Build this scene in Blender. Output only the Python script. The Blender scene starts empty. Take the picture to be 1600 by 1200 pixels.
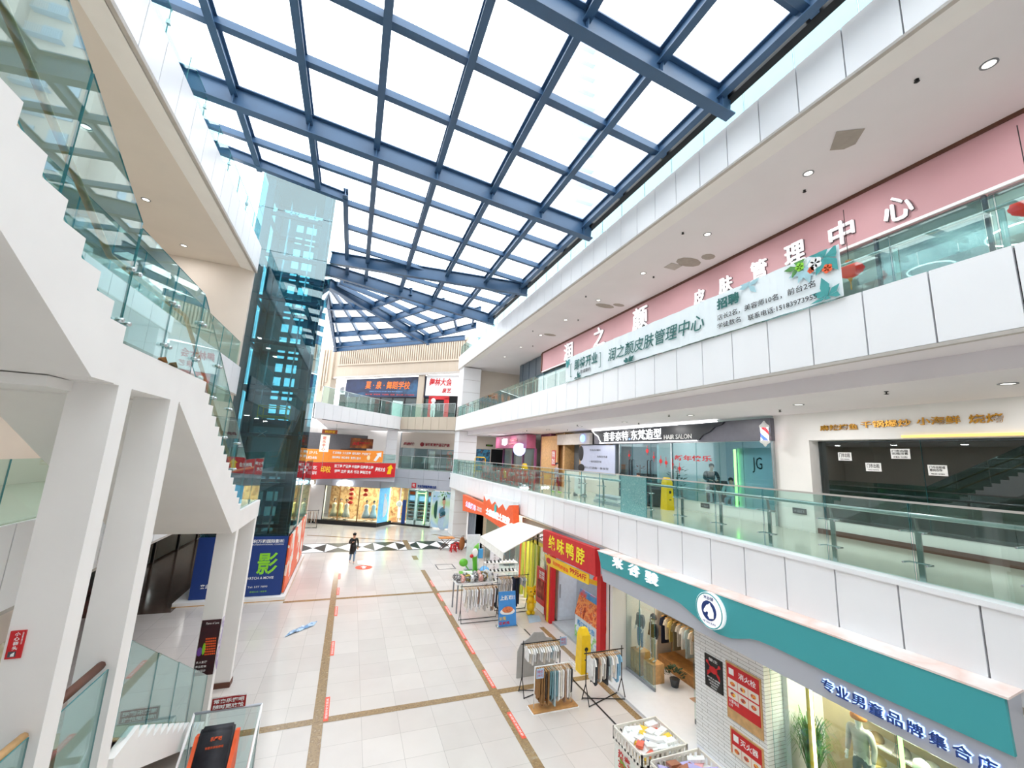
import bpy, bmesh, math, random
from mathutils import Vector, Matrix
random.seed(7)
SC = bpy.context.scene
COL = SC.collection
PI = math.pi

# ---------------------------------------------------------------- camera
cam = bpy.data.cameras.new('camera')
cam.sensor_fit = 'HORIZONTAL'
cam.sensor_width = 36.0
cam.lens = 36.0 * 636.22 / 1600
cam.clip_start = 0.05
cam.clip_end = 400
camo = bpy.data.objects.new('camera', cam)
COL.objects.link(camo)
yaw, pit, rol = math.radians(20.7476), math.radians(10.2136), math.radians(2.9155)
fw = Vector((math.sin(yaw)*math.cos(pit), math.cos(yaw)*math.cos(pit), math.sin(pit)))
rt = Vector((math.cos(yaw), -math.sin(yaw), 0))
up = rt.cross(fw)
r2 = rt*math.cos(rol) + up*math.sin(rol)
u2 = -rt*math.sin(rol) + up*math.cos(rol)
mw = Matrix((r2, u2, -fw)).transposed().to_4x4()
mw.translation = Vector((0, 0, 6.2))
camo.matrix_world = mw
SC.camera = camo

# ---------------------------------------------------------------- world, exposure
world = bpy.data.worlds.new('sky')
SC.world = world
world.use_nodes = True
bg = world.node_tree.nodes['Background']
bg.inputs['Color'].default_value = (0.96, 0.98, 1.0, 1)
bg.inputs['Strength'].default_value = 2.3
SC.view_settings.view_transform = 'Standard'
SC.view_settings.look = 'None'
SC.view_settings.gamma = 1.0
SC.view_settings.exposure = 0.92
SC.cycles.use_denoising = True
SC.cycles.max_bounces = 8
SC.cycles.diffuse_bounces = 5
SC.cycles.glossy_bounces = 4
SC.cycles.transmission_bounces = 4
SC.cycles.transparent_max_bounces = 24
SC.cycles.caustics_reflective = False
SC.cycles.caustics_refractive = False
SC.cycles.sample_clamp_indirect = 6.0

# ---------------------------------------------------------------- helpers
def lin(c):
    return tuple(((v/255)/12.92 if v/255 <= 0.04045 else ((v/255+0.055)/1.055)**2.4) for v in c)

def mat(name, rgb, rough=0.5, metal=0.0, spec=0.5, noise=0.06, scale=6.0, emit=0.0, ecol=None):
    m = bpy.data.materials.new(name)
    m.use_nodes = True
    nt = m.node_tree
    b = nt.nodes['Principled BSDF']
    c = lin(rgb)
    b.inputs['Roughness'].default_value = rough
    b.inputs['Metallic'].default_value = metal
    b.inputs['Specular IOR Level'].default_value = spec
    if noise > 0:
        tc = nt.nodes.new('ShaderNodeTexCoord')
        n = nt.nodes.new('ShaderNodeTexNoise')
        n.inputs['Scale'].default_value = scale
        n.inputs['Detail'].default_value = 3
        r = nt.nodes.new('ShaderNodeValToRGB')
        r.color_ramp.elements[0].position = 0.3
        r.color_ramp.elements[1].position = 0.7
        r.color_ramp.elements[0].color = tuple(max(0, v*(1-noise)) for v in c) + (1,)
        r.color_ramp.elements[1].color = tuple(min(1, v*(1+noise)) for v in c) + (1,)
        nt.links.new(tc.outputs['Object'], n.inputs['Vector'])
        nt.links.new(n.outputs['Fac'], r.inputs['Fac'])
        nt.links.new(r.outputs['Color'], b.inputs['Base Color'])
    else:
        b.inputs['Base Color'].default_value = c + (1,)
    if emit > 0:
        b.inputs['Emission Color'].default_value = lin(ecol or rgb) + (1,)
        b.inputs['Emission Strength'].default_value = emit
    return m

def glass(name, tint, refl=0.06, edge=0.55, rough=0.01):
    """thin sheet glass: tinted see-through plus mirror reflection growing at grazing angles"""
    m = bpy.data.materials.new(name)
    m.use_nodes = True
    nt = m.node_tree
    nt.nodes.remove(nt.nodes['Principled BSDF'])
    out = nt.nodes['Material Output']
    t = nt.nodes.new('ShaderNodeBsdfTransparent')
    t.inputs['Color'].default_value = lin(tint) + (1,)
    g = nt.nodes.new('ShaderNodeBsdfGlossy')
    g.inputs['Roughness'].default_value = rough
    g.inputs['Color'].default_value = (0.9, 0.97, 0.97, 1)
    lw = nt.nodes.new('ShaderNodeLayerWeight')
    lw.inputs['Blend'].default_value = 0.5
    p = nt.nodes.new('ShaderNodeMath'); p.operation = 'POWER'; p.inputs[1].default_value = 4.0
    k = nt.nodes.new('ShaderNodeMath'); k.operation = 'MULTIPLY_ADD'
    k.inputs[1].default_value = edge; k.inputs[2].default_value = refl
    mx = nt.nodes.new('ShaderNodeMixShader')
    nt.links.new(lw.outputs['Facing'], p.inputs[0])
    nt.links.new(p.outputs[0], k.inputs[0])
    nt.links.new(k.outputs[0], mx.inputs['Fac'])
    nt.links.new(t.outputs[0], mx.inputs[1])
    nt.links.new(g.outputs[0], mx.inputs[2])
    nt.links.new(mx.outputs[0], out.inputs['Surface'])
    return m

def ramp_mat(name, cols, scale=4.0, rough=0.6, kind='noise', detail=4):
    """patchy printed surface of several colours"""
    m = bpy.data.materials.new(name)
    m.use_nodes = True
    nt = m.node_tree
    b = nt.nodes['Principled BSDF']
    b.inputs['Roughness'].default_value = rough
    tc = nt.nodes.new('ShaderNodeTexCoord')
    n = nt.nodes.new('ShaderNodeTexVoronoi' if kind == 'cells' else 'ShaderNodeTexNoise')
    n.inputs['Scale'].default_value = scale
    if kind != 'cells':
        n.inputs['Detail'].default_value = detail
    r = nt.nodes.new('ShaderNodeValToRGB')
    r.color_ramp.interpolation = 'CONSTANT' if kind == 'cells' else 'LINEAR'
    e = r.color_ramp.elements
    k = len(cols)
    lo, hi = (0.0, 1.0) if kind == 'cells' else (0.3, 0.7)
    for i, c in enumerate(cols):
        q = lo + (hi-lo)*i/(k if kind == 'cells' else max(1, k-1))
        if i < 2:
            e[i].position = q
            e[i].color = lin(c) + (1,)
        else:
            x = e.new(q)
            x.color = lin(c) + (1,)
    nt.links.new(tc.outputs['Object'], n.inputs['Vector'])
    if kind == 'cells':
        sp = nt.nodes.new('ShaderNodeSeparateColor')
        nt.links.new(n.outputs['Color'], sp.inputs[0])
        nt.links.new(sp.outputs[0], r.inputs['Fac'])
    else:
        nt.links.new(n.outputs['Fac'], r.inputs['Fac'])
    nt.links.new(r.outputs['Color'], b.inputs['Base Color'])
    return m

class MB:
    """collects faces; build() links them as ONE mesh object"""
    def __init__(s):
        s.v = []; s.f = []; s.m = []; s.sm = []
    def add(s, vs, fs, mi=0, smooth=False):
        o = len(s.v)
        s.v += [tuple(p) for p in vs]
        for f in fs:
            s.f.append([o+i for i in f]); s.m.append(mi); s.sm.append(smooth)
        return s
    def quad(s, *p, mi=0):
        return s.add(p, [list(range(len(p)))], mi)
    def box(s, x0, x1, y0, y1, z0, z1, mi=0):
        vs = [(x, y, z) for z in (z0, z1) for y in (y0, y1) for x in (x0, x1)]
        return s.add(vs, [[0, 2, 3, 1], [4, 5, 7, 6], [0, 1, 5, 4], [2, 6, 7, 3], [0, 4, 6, 2], [1, 3, 7, 5]], mi)
    def hexa(s, c8, mi=0):
        return s.add(c8, [[3, 2, 1, 0], [4, 5, 6, 7], [0, 1, 5, 4], [1, 2, 6, 5], [2, 3, 7, 6], [3, 0, 4, 7]], mi)
    def prism(s, pts, vec, mi=0, side=None):
        n = len(pts); v = Vector(vec)
        a = [Vector(p) for p in pts]
        s.add(a + [p+v for p in a], [list(range(n-1, -1, -1)), list(range(n, 2*n))], mi)
        o = len(s.v) - 2*n
        for i in range(n):
            j = (i+1) % n
            s.f.append([o+i, o+j, o+n+j, o+n+i]); s.m.append(mi if side is None else side); s.sm.append(False)
        return s
    def slab(s, p, q, z0, z1, t, mi=0):
        """upright board from p to q (xy), thickness t centred"""
        p = Vector(p[:2]); q = Vector(q[:2]); d = (q-p).normalized(); n = Vector((-d.y, d.x))*t/2
        c = [p-n, q-n, q+n, p+n]
        return s.hexa([(a.x, a.y, z0) for a in c] + [(a.x, a.y, z1) for a in c], mi)
    def bar(s, p, q, w, h, mi=0, upv=(0, 0, 1)):
        p = Vector(p); q = Vector(q); d = (q-p).normalized(); u = Vector(upv)
        r = d.cross(u)
        if r.length < 1e-4:
            r = d.cross(Vector((1, 0, 0)))
        r.normalize(); u = r.cross(d)
        c = [p-r*w/2-u*h/2, p+r*w/2-u*h/2, p+r*w/2+u*h/2, p-r*w/2+u*h/2]
        return s.hexa(c + [a+(q-p) for a in c], mi)
    def path(s, pts, r, n=8, mi=0, cap=True):
        P = [Vector(p) for p in pts]; o = len(s.v); k = len(P)
        R = r if isinstance(r, (list, tuple)) else [r]*k
        ref = None
        for i, p in enumerate(P):
            d = (P[min(i+1, k-1)] - P[max(i-1, 0)]).normalized()
            if ref is None or abs(d.dot(ref)) > 0.98:
                ref = Vector((0, 0, 1)) if abs(d.z) < 0.9 else Vector((1, 0, 0))
            a = d.cross(ref).normalized(); b = a.cross(d)
            for j in range(n):
                t = 2*PI*j/n
                s.v.append(tuple(p + (a*math.cos(t)+b*math.sin(t))*R[i]))
        for i in range(k-1):
            for j in range(n):
                j2 = (j+1) % n
                s.f.append([o+i*n+j, o+i*n+j2, o+(i+1)*n+j2, o+(i+1)*n+j]); s.m.append(mi); s.sm.append(True)
        if cap:
            s.f.append([o+j for j in range(n-1, -1, -1)]); s.m.append(mi); s.sm.append(False)
            s.f.append([o+(k-1)*n+j for j in range(n)]); s.m.append(mi); s.sm.append(False)
        return s
    def lathe(s, c, prof, n=16, mi=0, axis='z', sx=1.0, sy=1.0):
        o = len(s.v); k = len(prof)
        for r, z in prof:
            for j in range(n):
                t = 2*PI*j/n; a, b = r*math.cos(t)*sx, r*math.sin(t)*sy
                p = (a, b, z) if axis == 'z' else ((z, a, b) if axis == 'x' else (a, z, b))
                s.v.append((c[0]+p[0], c[1]+p[1], c[2]+p[2]))
        for i in range(k-1):
            for j in range(n):
                j2 = (j+1) % n
                s.f.append([o+i*n+j, o+i*n+j2, o+(i+1)*n+j2, o+(i+1)*n+j]); s.m.append(mi); s.sm.append(True)
        s.f.append([o+j for j in range(n-1, -1, -1)]); s.m.append(mi); s.sm.append(False)
        s.f.append([o+(k-1)*n+j for j in range(n)]); s.m.append(mi); s.sm.append(False)
        return s
    def ball(s, c, rx, ry=None, rz=None, n=14, k=9, mi=0):
        ry = ry or rx; rz = rz or rx
        pr = [(max(0.02, math.sin(PI*i/k)), -math.cos(PI*i/k)) for i in range(k+1)]
        o = len(s.v)
        for r, z in pr:
            for j in range(n):
                t = 2*PI*j/n
                s.v.append((c[0]+rx*r*math.cos(t), c[1]+ry*r*math.sin(t), c[2]+rz*z))
        for i in range(k):
            for j in range(n):
                j2 = (j+1) % n
                s.f.append([o+i*n+j, o+i*n+j2, o+(i+1)*n+j2, o+(i+1)*n+j]); s.m.append(mi); s.sm.append(True)
        return s
    def ring(s, c, r, t, n=24, mi=0, axis='z', h=None):
        pts = []
        for j in range(n+1):
            a = 2*PI*j/n
            p = (r*math.cos(a), r*math.sin(a))
            pts.append((c[0]+p[0], c[1]+p[1], c[2]) if axis == 'z' else ((c[0], c[1]+p[0], c[2]+p[1]) if axis == 'x' else (c[0]+p[0], c[1], c[2]+p[1])))
        return s.path(pts, t, 6, mi, cap=False)
    def build(s, name, mats, parent=None, bev=0.0, **tags):
        me = bpy.data.meshes.new(name)
        off = Vector((0, 0, 0)); p = parent
        while p is not None:
            off += p.location; p = p.parent
        me.from_pydata([(a-off.x, b-off.y, c-off.z) for a, b, c in s.v], [], s.f)
        if not isinstance(mats, (list, tuple)):
            mats = [mats]
        for m in mats:
            me.materials.append(m)
        for i, pl in enumerate(me.polygons):
            pl.material_index = s.m[i]; pl.use_smooth = s.sm[i]
        if bev:
            bm = bmesh.new(); bm.from_mesh(me); bmesh.ops.recalc_face_normals(bm, faces=bm.faces)
            bmesh.ops.bevel(bm, geom=bm.edges[:], offset=bev, segments=3, affect='EDGES', clamp_overlap=True)
            for f_ in bm.faces: f_.smooth = True
            bm.to_mesh(me); bm.free()
        me.update()
        o = bpy.data.objects.new(name, me)
        COL.objects.link(o)
        if parent is not None:
            o.parent = parent
        for k, v in tags.items():
            o[k] = v
        return o

def thing(name, label, cat, loc=(0, 0, 0), group=None, kind=None):
    o = bpy.data.objects.new(name, None)
    o.empty_display_size = 0.1
    COL.objects.link(o)
    o.location = loc
    if label: o['label'] = label
    if cat: o['category'] = cat
    if group: o['group'] = group
    if kind: o['kind'] = kind
    return o

def tag(o, label, cat, group=None, kind=None):
    o['label'] = label; o['category'] = cat
    if group: o['group'] = group
    if kind: o['kind'] = kind
    return o

def dup(root, dx=(0, 0, 0), label=None, group=None):
    c = root.copy(); COL.objects.link(c)
    c.location = Vector(root.location) + Vector(dx)
    if label: c['label'] = label
    if group: c['group'] = group
    for ch in list(root.children):
        d = ch.copy(); COL.objects.link(d); d.parent = c
        for g in ch.children:
            e = g.copy(); COL.objects.link(e); e.parent = d
    return c

EAST = (0, -1, 0)     # writing direction on faces that look towards -x (right hand shops)
SOUTH = (1, 0, 0)     # on faces that look towards the viewer (-y)
WESTW = (0, 1, 0)     # on faces that look towards +x

def text(s, org, xd, w, h, m, parent, name='lettering', bold=0.0, depth=0.01, upd=(0, 0, 1), label=None, res=2, shear=0.0, keep=False):
    cu = bpy.data.curves.new('t', 'FONT')
    cu.body = s
    cu.size = 1.0
    cu.resolution_u = res
    cu.extrude = 0.5
    cu.offset = bold
    cu.shear = shear
    cu.space_line = 1.05
    o = bpy.data.objects.new('t', cu)
    COL.objects.link(o)
    bpy.context.view_layer.update()
    dg = bpy.context.evaluated_depsgraph_get()
    me = bpy.data.meshes.new_from_object(o.evaluated_get(dg))
    COL.objects.unlink(o)
    bpy.data.objects.remove(o)
    bpy.data.curves.remove(cu)
    xs = [v.co.x for v in me.vertices]; ys = [v.co.y for v in me.vertices]
    x0, x1, y0, y1 = min(xs), max(xs), min(ys), max(ys)
    sx = w/(x1-x0); sy = h/(y1-y0)
    ox = 0.0
    if keep:
        k = min(sx, sy); ox = (w-(x1-x0)*k)/2; sx = sy = k
    X = Vector(xd).normalized(); U = Vector(upd).normalized(); N = X.cross(U); O = Vector(org)
    off = Vector((0, 0, 0)); p = parent
    while p is not None:
        off += p.location; p = p.parent
    for v in me.vertices:
        c = v.co
        v.co = O + X*(ox+(c.x-x0)*sx) + U*((c.y-y0)*sy) + N*((c.z+0.5)*depth) - off
    me.materials.clear()
    me.materials.append(m)
    ob = bpy.data.objects.new(name, me)
    COL.objects.link(ob)
    if parent is not None: ob.parent = parent
    if label: ob['label'] = label
    return ob

def struct(mb, name, mats, parent=None):
    o = mb.build(name, mats, parent)
    if parent is None: o['kind'] = 'structure'
    return o

# ---------------------------------------------------------------- materials
M = {}
M['white'] = mat('white_panel', (243, 244, 247), 0.35, noise=0.015, scale=1.0)
M['plaster'] = mat('white_plaster', (240, 238, 236), 0.7, noise=0.02, scale=1.5)
M['ceil'] = mat('ceiling_paint', (232, 228, 232), 0.8, noise=0.02, scale=0.8)
M['cream'] = mat('cream_paint', (222, 212, 202), 0.8, noise=0.03, scale=0.8)
M['patch'] = mat('bare_ceiling_patch', (168, 160, 152), 0.9)
M['joint'] = mat('dark_joint', (40, 44, 48), 0.6)
M['ledge'] = mat('edge_trim', (186, 180, 174), 0.6)
M['dark'] = mat('near_black', (22, 24, 27), 0.4)
M['black'] = mat('black_metal', (26, 26, 28), 0.4, metal=0.3)
M['char'] = mat('charcoal', (70, 72, 78), 0.5)
M['grey'] = mat('mid_grey', (140, 144, 150), 0.5)
M['silver'] = mat('silver_grey_panel', (186, 190, 200), 0.35, metal=0.1, noise=0.03, scale=1)
M['steel'] = mat('brushed_steel', (190, 198, 200), 0.25, metal=0.9)
M['blue_steel'] = mat('painted_blue_grey_steel', (64, 96, 130), 0.4, noise=0.05, scale=2)
M['teal'] = mat('teal_board', (64, 164, 170), 0.55, noise=0.02, scale=1)
M['red'] = mat('red_board', (205, 32, 38), 0.45)
M['orange'] = mat('orange_board', (245, 98, 45), 0.5)
M['yellow'] = mat('yellow_plastic', (248, 205, 20), 0.35)
M['gold'] = mat('gold_letter', (206, 150, 52), 0.35, metal=0.4)
M['pink'] = mat('rose_wall', (194, 150, 156), 0.6, noise=0.03, scale=1)
M['brown'] = mat('brown_trim', (96, 58, 44), 0.6)
M['navy'] = mat('navy_print', (24, 58, 128), 0.45, noise=0.03)
M['lime'] = mat('lime_print', (140, 214, 50), 0.5)
M['paper'] = mat('white_paper', (244, 244, 244), 0.7, noise=0.01)
M['ink'] = mat('black_ink', (20, 20, 24), 0.6, noise=0)
M['wood'] = mat('pale_wood', (206, 164, 112), 0.5, noise=0.15, scale=9)
M['oak'] = mat('oak_wood', (190, 140, 84), 0.5, noise=0.18, scale=7)
M['beige'] = mat('beige_stone', (184, 170, 153), 0.6, noise=0.03, scale=1)
M['gla'] = glass('balustrade_glass', (230, 244, 240), 0.07, 0.45)
M['gla_clear'] = glass('shop_glass', (236, 246, 246), 0.05, 0.4)
M['gla_roof'] = glass('roof_glass', (248, 252, 253), 0.03, 0.3)
M['gla_lift'] = glass('lift_glass', (182, 218, 225), 0.10, 0.5)
M['gla_top'] = glass('tinted_parapet_glass', (200, 222, 225), 0.08, 0.4)
M['gla_dark'] = glass('dark_shop_glass', (120, 150, 152), 0.10, 0.5)
M['gla_salon'] = glass('salon_glass', (214, 234, 238), 0.06, 0.4)
M['redprint'] = ramp_mat('red_teal_print', [(190, 60, 56), (214, 120, 110), (120, 150, 140), (170, 50, 60)], 3)
M['gla_edge'] = mat('glass_edge', (70, 140, 146), 0.2, noise=0.0)
M['lit_white'] = mat('lit_white_letter', (250, 252, 255), 0.4, noise=0, emit=2.2)
M['lit_blue'] = mat('lit_blue_halo', (120, 160, 255), 0.4, noise=0, emit=1.6)
M['lit_strip'] = mat('white_light_strip', (255, 255, 255), 0.4, noise=0, emit=5)
M['lit_warm'] = mat('warm_light_strip', (255, 226, 160), 0.4, noise=0, emit=3)
M['lit_green'] = mat('green_light_strip', (170, 255, 120), 0.4, noise=0, emit=2.5)
M['skin'] = mat('skin', (214, 166, 138), 0.55)
M['hair'] = mat('black_hair', (22, 20, 20), 0.5)
M['denim'] = mat('faded_denim', (120, 148, 176), 0.8, noise=0.15)
M['leaf'] = mat('green_leaf', (84, 146, 72), 0.5, noise=0.25)
M['darkleaf'] = mat('dark_leaf', (30, 64, 40), 0.5, noise=0.25)
M['green'] = mat('green_plastic', (96, 182, 50), 0.35)
M['skyblue'] = mat('sky_blue_plastic', (70, 160, 220), 0.35)
# ================================================================ THE SETTING
def floor_material():
    m = bpy.data.materials.new('polished_floor_tiles')
    m.use_nodes = True
    nt = m.node_tree
    b = nt.nodes['Principled BSDF']
    b.inputs['Roughness'].default_value = 0.16
    b.inputs['Specular IOR Level'].default_value = 0.45
    tc = nt.nodes.new('ShaderNodeTexCoord')
    sp = nt.nodes.new('ShaderNodeSeparateXYZ')
    nt.links.new(tc.outputs['Object'], sp.inputs[0])
    def mth(op, a, bv=None):
        n = nt.nodes.new('ShaderNodeMath'); n.operation = op
        for i, q in enumerate((a, bv)):
            if q is None: continue
            if isinstance(q, (int, float)): n.inputs[i].default_value = q
            else: nt.links.new(q, n.inputs[i])
        return n.outputs[0]
    def line(c, o, s, w):
        f = mth('FRACT', mth('DIVIDE', mth('SUBTRACT', c, o), s))
        d = mth('MINIMUM', f, mth('SUBTRACT', 1.0, f))
        return mth('LESS_THAN', d, w/s)
    def cell(c, o, s):
        return mth('FLOOR', mth('DIVIDE', mth('SUBTRACT', c, o), s))
    g = mth('MAXIMUM', line(sp.outputs[0], 0.085, 0.817, 0.004), line(sp.outputs[1], 11.30, 0.835, 0.004))
    cb = nt.nodes.new('ShaderNodeCombineXYZ')
    nt.links.new(cell(sp.outputs[0], 0.085, 0.817), cb.inputs[0])
    nt.links.new(cell(sp.outputs[1], 11.30, 0.835), cb.inputs[1])
    wn = nt.nodes.new('ShaderNodeTexWhiteNoise')
    nt.links.new(cb.outputs[0], wn.inputs['Vector'])
    ns = nt.nodes.new('ShaderNodeTexNoise'); ns.inputs['Scale'].default_value = 1.6; ns.inputs['Detail'].default_value = 4
    nt.links.new(tc.outputs['Object'], ns.inputs['Vector'])
    mixf = mth('ADD', mth('MULTIPLY', wn.outputs['Value'], 0.45), mth('MULTIPLY', ns.outputs['Fac'], 0.55))
    r = nt.nodes.new('ShaderNodeValToRGB')
    r.color_ramp.elements[0].position = 0.15; r.color_ramp.elements[1].position = 0.85
    r.color_ramp.elements[0].color = lin((202, 194, 189)) + (1,)
    r.color_ramp.elements[1].color = lin((215, 208, 203)) + (1,)
    nt.links.new(mixf, r.inputs['Fac'])
    mx = nt.nodes.new('ShaderNodeMix'); mx.data_type = 'RGBA'
    nt.links.new(g, mx.inputs['Factor'])
    nt.links.new(r.outputs['Color'], mx.inputs['A'])
    mx.inputs['B'].default_value = lin((172, 166, 160)) + (1,)
    nt.links.new(mx.outputs['Result'], b.inputs['Base Color'])
    return m
M['floor'] = floor_material()
M['strip'] = ramp_mat('gold_brown_marble', [(116, 92, 62), (160, 132, 92), (136, 110, 78), (182, 158, 118)], 9, 0.2)
M['darkfloor'] = ramp_mat('brown_marble_floor', [(60, 48, 42), (92, 74, 64), (78, 62, 54)], 1.5, 0.12)
M['upfloor'] = mat('gallery_floor_tile', (212, 208, 196), 0.14, noise=0.03, scale=1)

f = MB()
f.quad((-16, -6, 0), (20, -6, 0), (20, 48, 0), (-16, 48, 0), mi=0)
h = 0.003
def flat(pts, mi, z=h):
    f.add([(x, y, z) for x, y in pts], [list(range(len(pts)))], mi)
def frect(x0, x1, y0, y1, mi, z=h):
    flat([(x0, y0), (x1, y0), (x1, y1), (x0, y1)], mi, z)
frect(-0.15, 0.08, -6, 26.4, 1); frect(4.16, 4.39, -6, 23.4, 1)
for ys in (11.30, 19.63):
    frect(-5.2 if ys < 15 else -1.9, -0.15, ys, ys+0.22, 1); frect(0.08, 4.16, ys, ys+0.22, 1)
    frect(4.39, 7.45, ys, ys+0.22, 1)
frect(7.26, 7.45, 2, 11.3, 1); frect(7.26, 7.45, 11.52, 15, 1)
frect(4.1, 4.4, 25.6, 26.6, 1); frect(4.05, 4.4, 28.3, 31.2, 1, 0.006)
flat([(-2.3, 33.6), (4.0, 31.0), (4.0, 31.2), (-2.3, 33.85)], 1)
flat([(6.4, 33.2), (9.0, 30.6), (9.4, 30.6), (6.8, 33.2)], 1)
frect(-2.4, 9.2, 30.62, 30.74, 2); frect(-2.4, 9.2, 28.16, 28.28, 2)
for k in range(8):
    x0 = -2.3+1.45*k; x1 = x0+1.45; y0, y1 = 28.3, 30.6; cx, cy = x0+0.72, 29.45
    if k % 2:
        flat([(x0, y0), (x1, y0), (cx, cy)], 2); flat([(x0, y1), (cx, cy), (x1, y1)], 2)
        flat([(x0, y0), (cx, cy), (x0, y1)], 3); flat([(x1, y0), (x1, y1), (cx, cy)], 3)
    else:
        flat([(x0, y0), (cx, cy), (x0, y1)], 2); flat([(x1, y0), (x1, y1), (cx, cy)], 2)
        flat([(x0, y0), (x1, y0), (cx, cy)], 3); flat([(x0, y1), (cx, cy), (x1, y1)], 3)
flat([(-16, 19.55), (-5.5, 19.45), (-5.5, 20.0), (-5.2, 20.0), (-5.6, 40), (-16, 40)], 4)
frect(6.63, 6.68, 8.2, 15.0, 2)
struct(f, 'floor', [M['floor'], M['strip'], M['dark'], M['paper'], M['darkfloor']])

# ---- right hand galleries ------------------------------------------------
XF = 7.78
YE = 33.8
def fascia(x, sgn, y0, y1, z0, z1, off, name, step=0.86):
    """row of white cladding panels with dark joints, outer face at x looking towards -sgn"""
    m = MB()
    a, b = sorted((x+sgn*0.05, x+sgn*0.09))
    m.box(a, b, y0, y1, z0+0.02, z1-0.02, 1)
    k0 = math.ceil((y0-off)/step)
    ys = [y0] + [off+step*k for k in range(k0, k0+80) if y0+0.02 < off+step*k < y1-0.02] + [y1]
    for p, q in zip(ys, ys[1:]):
        a, b = sorted((x, x+sgn*0.06))
        m.box(a, b, p+0.012, q-0.012, z0, z1, 0)
    return struct(m, name, [M['white'], M['joint']])
fascia(XF, 1, -2.5, YE, 3.58, 4.62, 6.52, 'trim_1')
fascia(XF, 1, -2.5, YE, 8.16, 9.27, 3.99, 'trim_2')
fascia(XF, 1, -2.5, YE, 13.45, 14.55, 5.59, 'trim_3')
m = MB(); m.box(XF-0.03, XF+0.30, -2.5, YE+0.02, 4.625, 4.70, 0)
struct(m, 'trim_4', M['white'])
m = MB()
m.box(XF+0.0, XF+0.09, -2.5, YE, 8.10, 8.155, 0); m.box(XF+0.0, XF+0.09, -2.5, YE, 13.39, 13.445, 0)
m.box(XF+0.0, XF+0.09, -2.5, YE, 3.52, 3.575, 0)
struct(m, 'trim_5', M['ledge'])
m = MB()   # second storey slab; its underside is the shops' ceiling
m.box(XF+0.1, 16, -2.5, YE, 3.55, 4.55, 1)
m.box(XF+0.1, 16, -2.5, YE, 4.55, 4.65, 0)
struct(m, 'floor_upper_1', [M['upfloor'], M['plaster']])
m = MB()
m.box(8.62, 16, -2.5, 36, 7.80, 9.12, 0)
m.box(XF+0.1, 8.62, -2.5, YE, 8.12, 9.12, 0)
m.box(XF+0.1, 16, -2.5, YE, 9.12, 9.22, 1)
struct(m, 'ceiling_upper_1', [M['ceil'], M['upfloor']])
m = MB()
m.box(8.42, 16, -2.5, 36, 13.47, 14.3, 0)
m.quad((XF+0.1, -2.5, 13.40), (XF+0.1, YE, 13.40), (8.42, YE, 13.47), (8.42, -2.5, 13.47), mi=1)
m.box(XF+0.1, 8.42, -2.5, YE, 13.48, 14.3, 1)
struct(m, 'ceiling_upper_2', [M['ceil'], M['plaster']])
# walls behind the right hand galleries
XW = 11.55
m = MB()
m.box(XW, 12.4, 7.5, 8.48, 4.65, 7.8, 0)
m.box(XW, 12.0, -2.5, 7.5, 7.06, 7.8, 0)
m.box(XW+0.12, 12.0, -2.5, 7.5, 4.65, 5.0, 0); m.box(XW+0.08, XW+0.12, -2.5, 7.5, 4.65, 4.78, 2)
m.box(XW-0.02, XW+0.1, 8.48, 12.6, 4.65, 5.02, 0)
m.box(XW, 11.8, 16.0, 19.4, 4.65, 5.7, 1)
m.box(XW, 11.8, 19.4, 19.6, 4.65, 7.1, 3); m.box(XW, 11.8, 16.9, 17.1, 5.7, 7.1, 3)
m.box(XW, 12.2, 21.3, 21.5, 4.65, 7.8, 3); m.box(XW, 12.2, 23.1, 23.4, 4.65, 7.8, 4)
m.box(XW+0.3, 12.2, 21.5, 23.1, 4.65, 7.8, 3)
m.box(XW+0.02, 11.8, 19.6, 21.3, 4.65, 5.6, 1); m.box(12.2, 12.3, 16, 21.5, 4.65, 7.8, 5)
m.box(XW+0.2, 12.2, 23.4, 25.0, 4.65, 7.8, 4)
m.box(16.0, 16.2, -2.5, 36, 4.65, 7.8, 0)
m.box(XW, 16, 13.4, 13.5, 4.65, 7.8, 0)
struct(m, 'wall_right', [M['plaster'], M['cream'], M['brown'], M['wood'], mat('plum_wall', (150, 88, 116), 0.6), mat('slate_room_back', (110, 118, 126), 0.6)])
m = MB()   # end wall of the right hand galleries
m.box(9.4, 16, 33.2, 33.6, 4.65, 7.8, 0); m.box(9.4, 16, 33.2, 33.6, 9.22, 13.47, 0)
m.box(9.4, 16, 33.9, 34.2, 0, 3.55, 0)
struct(m, 'wall_far_right', [M['cream']])
m = MB()
m.box(11.6, 11.9, -2.5, 25.0, 12.1, 13.38, 0)
m.box(11.57, 11.6, -2.5, 25.0, 13.38, 13.47, 1)
m.box(11.56, 11.6, -2.5, 25.0, 12.04, 12.11, 2)
m.box(11.55, 11.62, 24.9, 25.06, 12.04, 13.38, 1)
m.box(11.7, 11.9, 13.5, 25.0, 9.22, 12.04, 0)
m.box(11.9, 15.6, 8.6, 8.7, 9.22, 12.04, 0)
m.box(15.6, 15.8, -2.5, 25, 9.22, 12.1, 3)
m.box(8.62, 8.8, -2.5, YE, 14.3, 16.2, 4)  # added wall, keeps bright sky from washing out the tinted glass
struct(m, 'wall_right_upper', [M['pink'], M['brown'], M['white'], mat('salon_back_wall', (150, 166, 168), 0.6), mat('added_sky_backing', (206, 220, 224), 0.5)])
m = MB()
for k in range(7):
    m.box(11.75+0.02*(k % 2), 11.8+0.02*(k % 2), 25.1+0.62*k, 25.68+0.62*k, 9.22, 13.4, 0)
struct(m, 'wall_right_dark', [mat('dark_slate_panel', (62, 74, 84), 0.5)])
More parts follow.
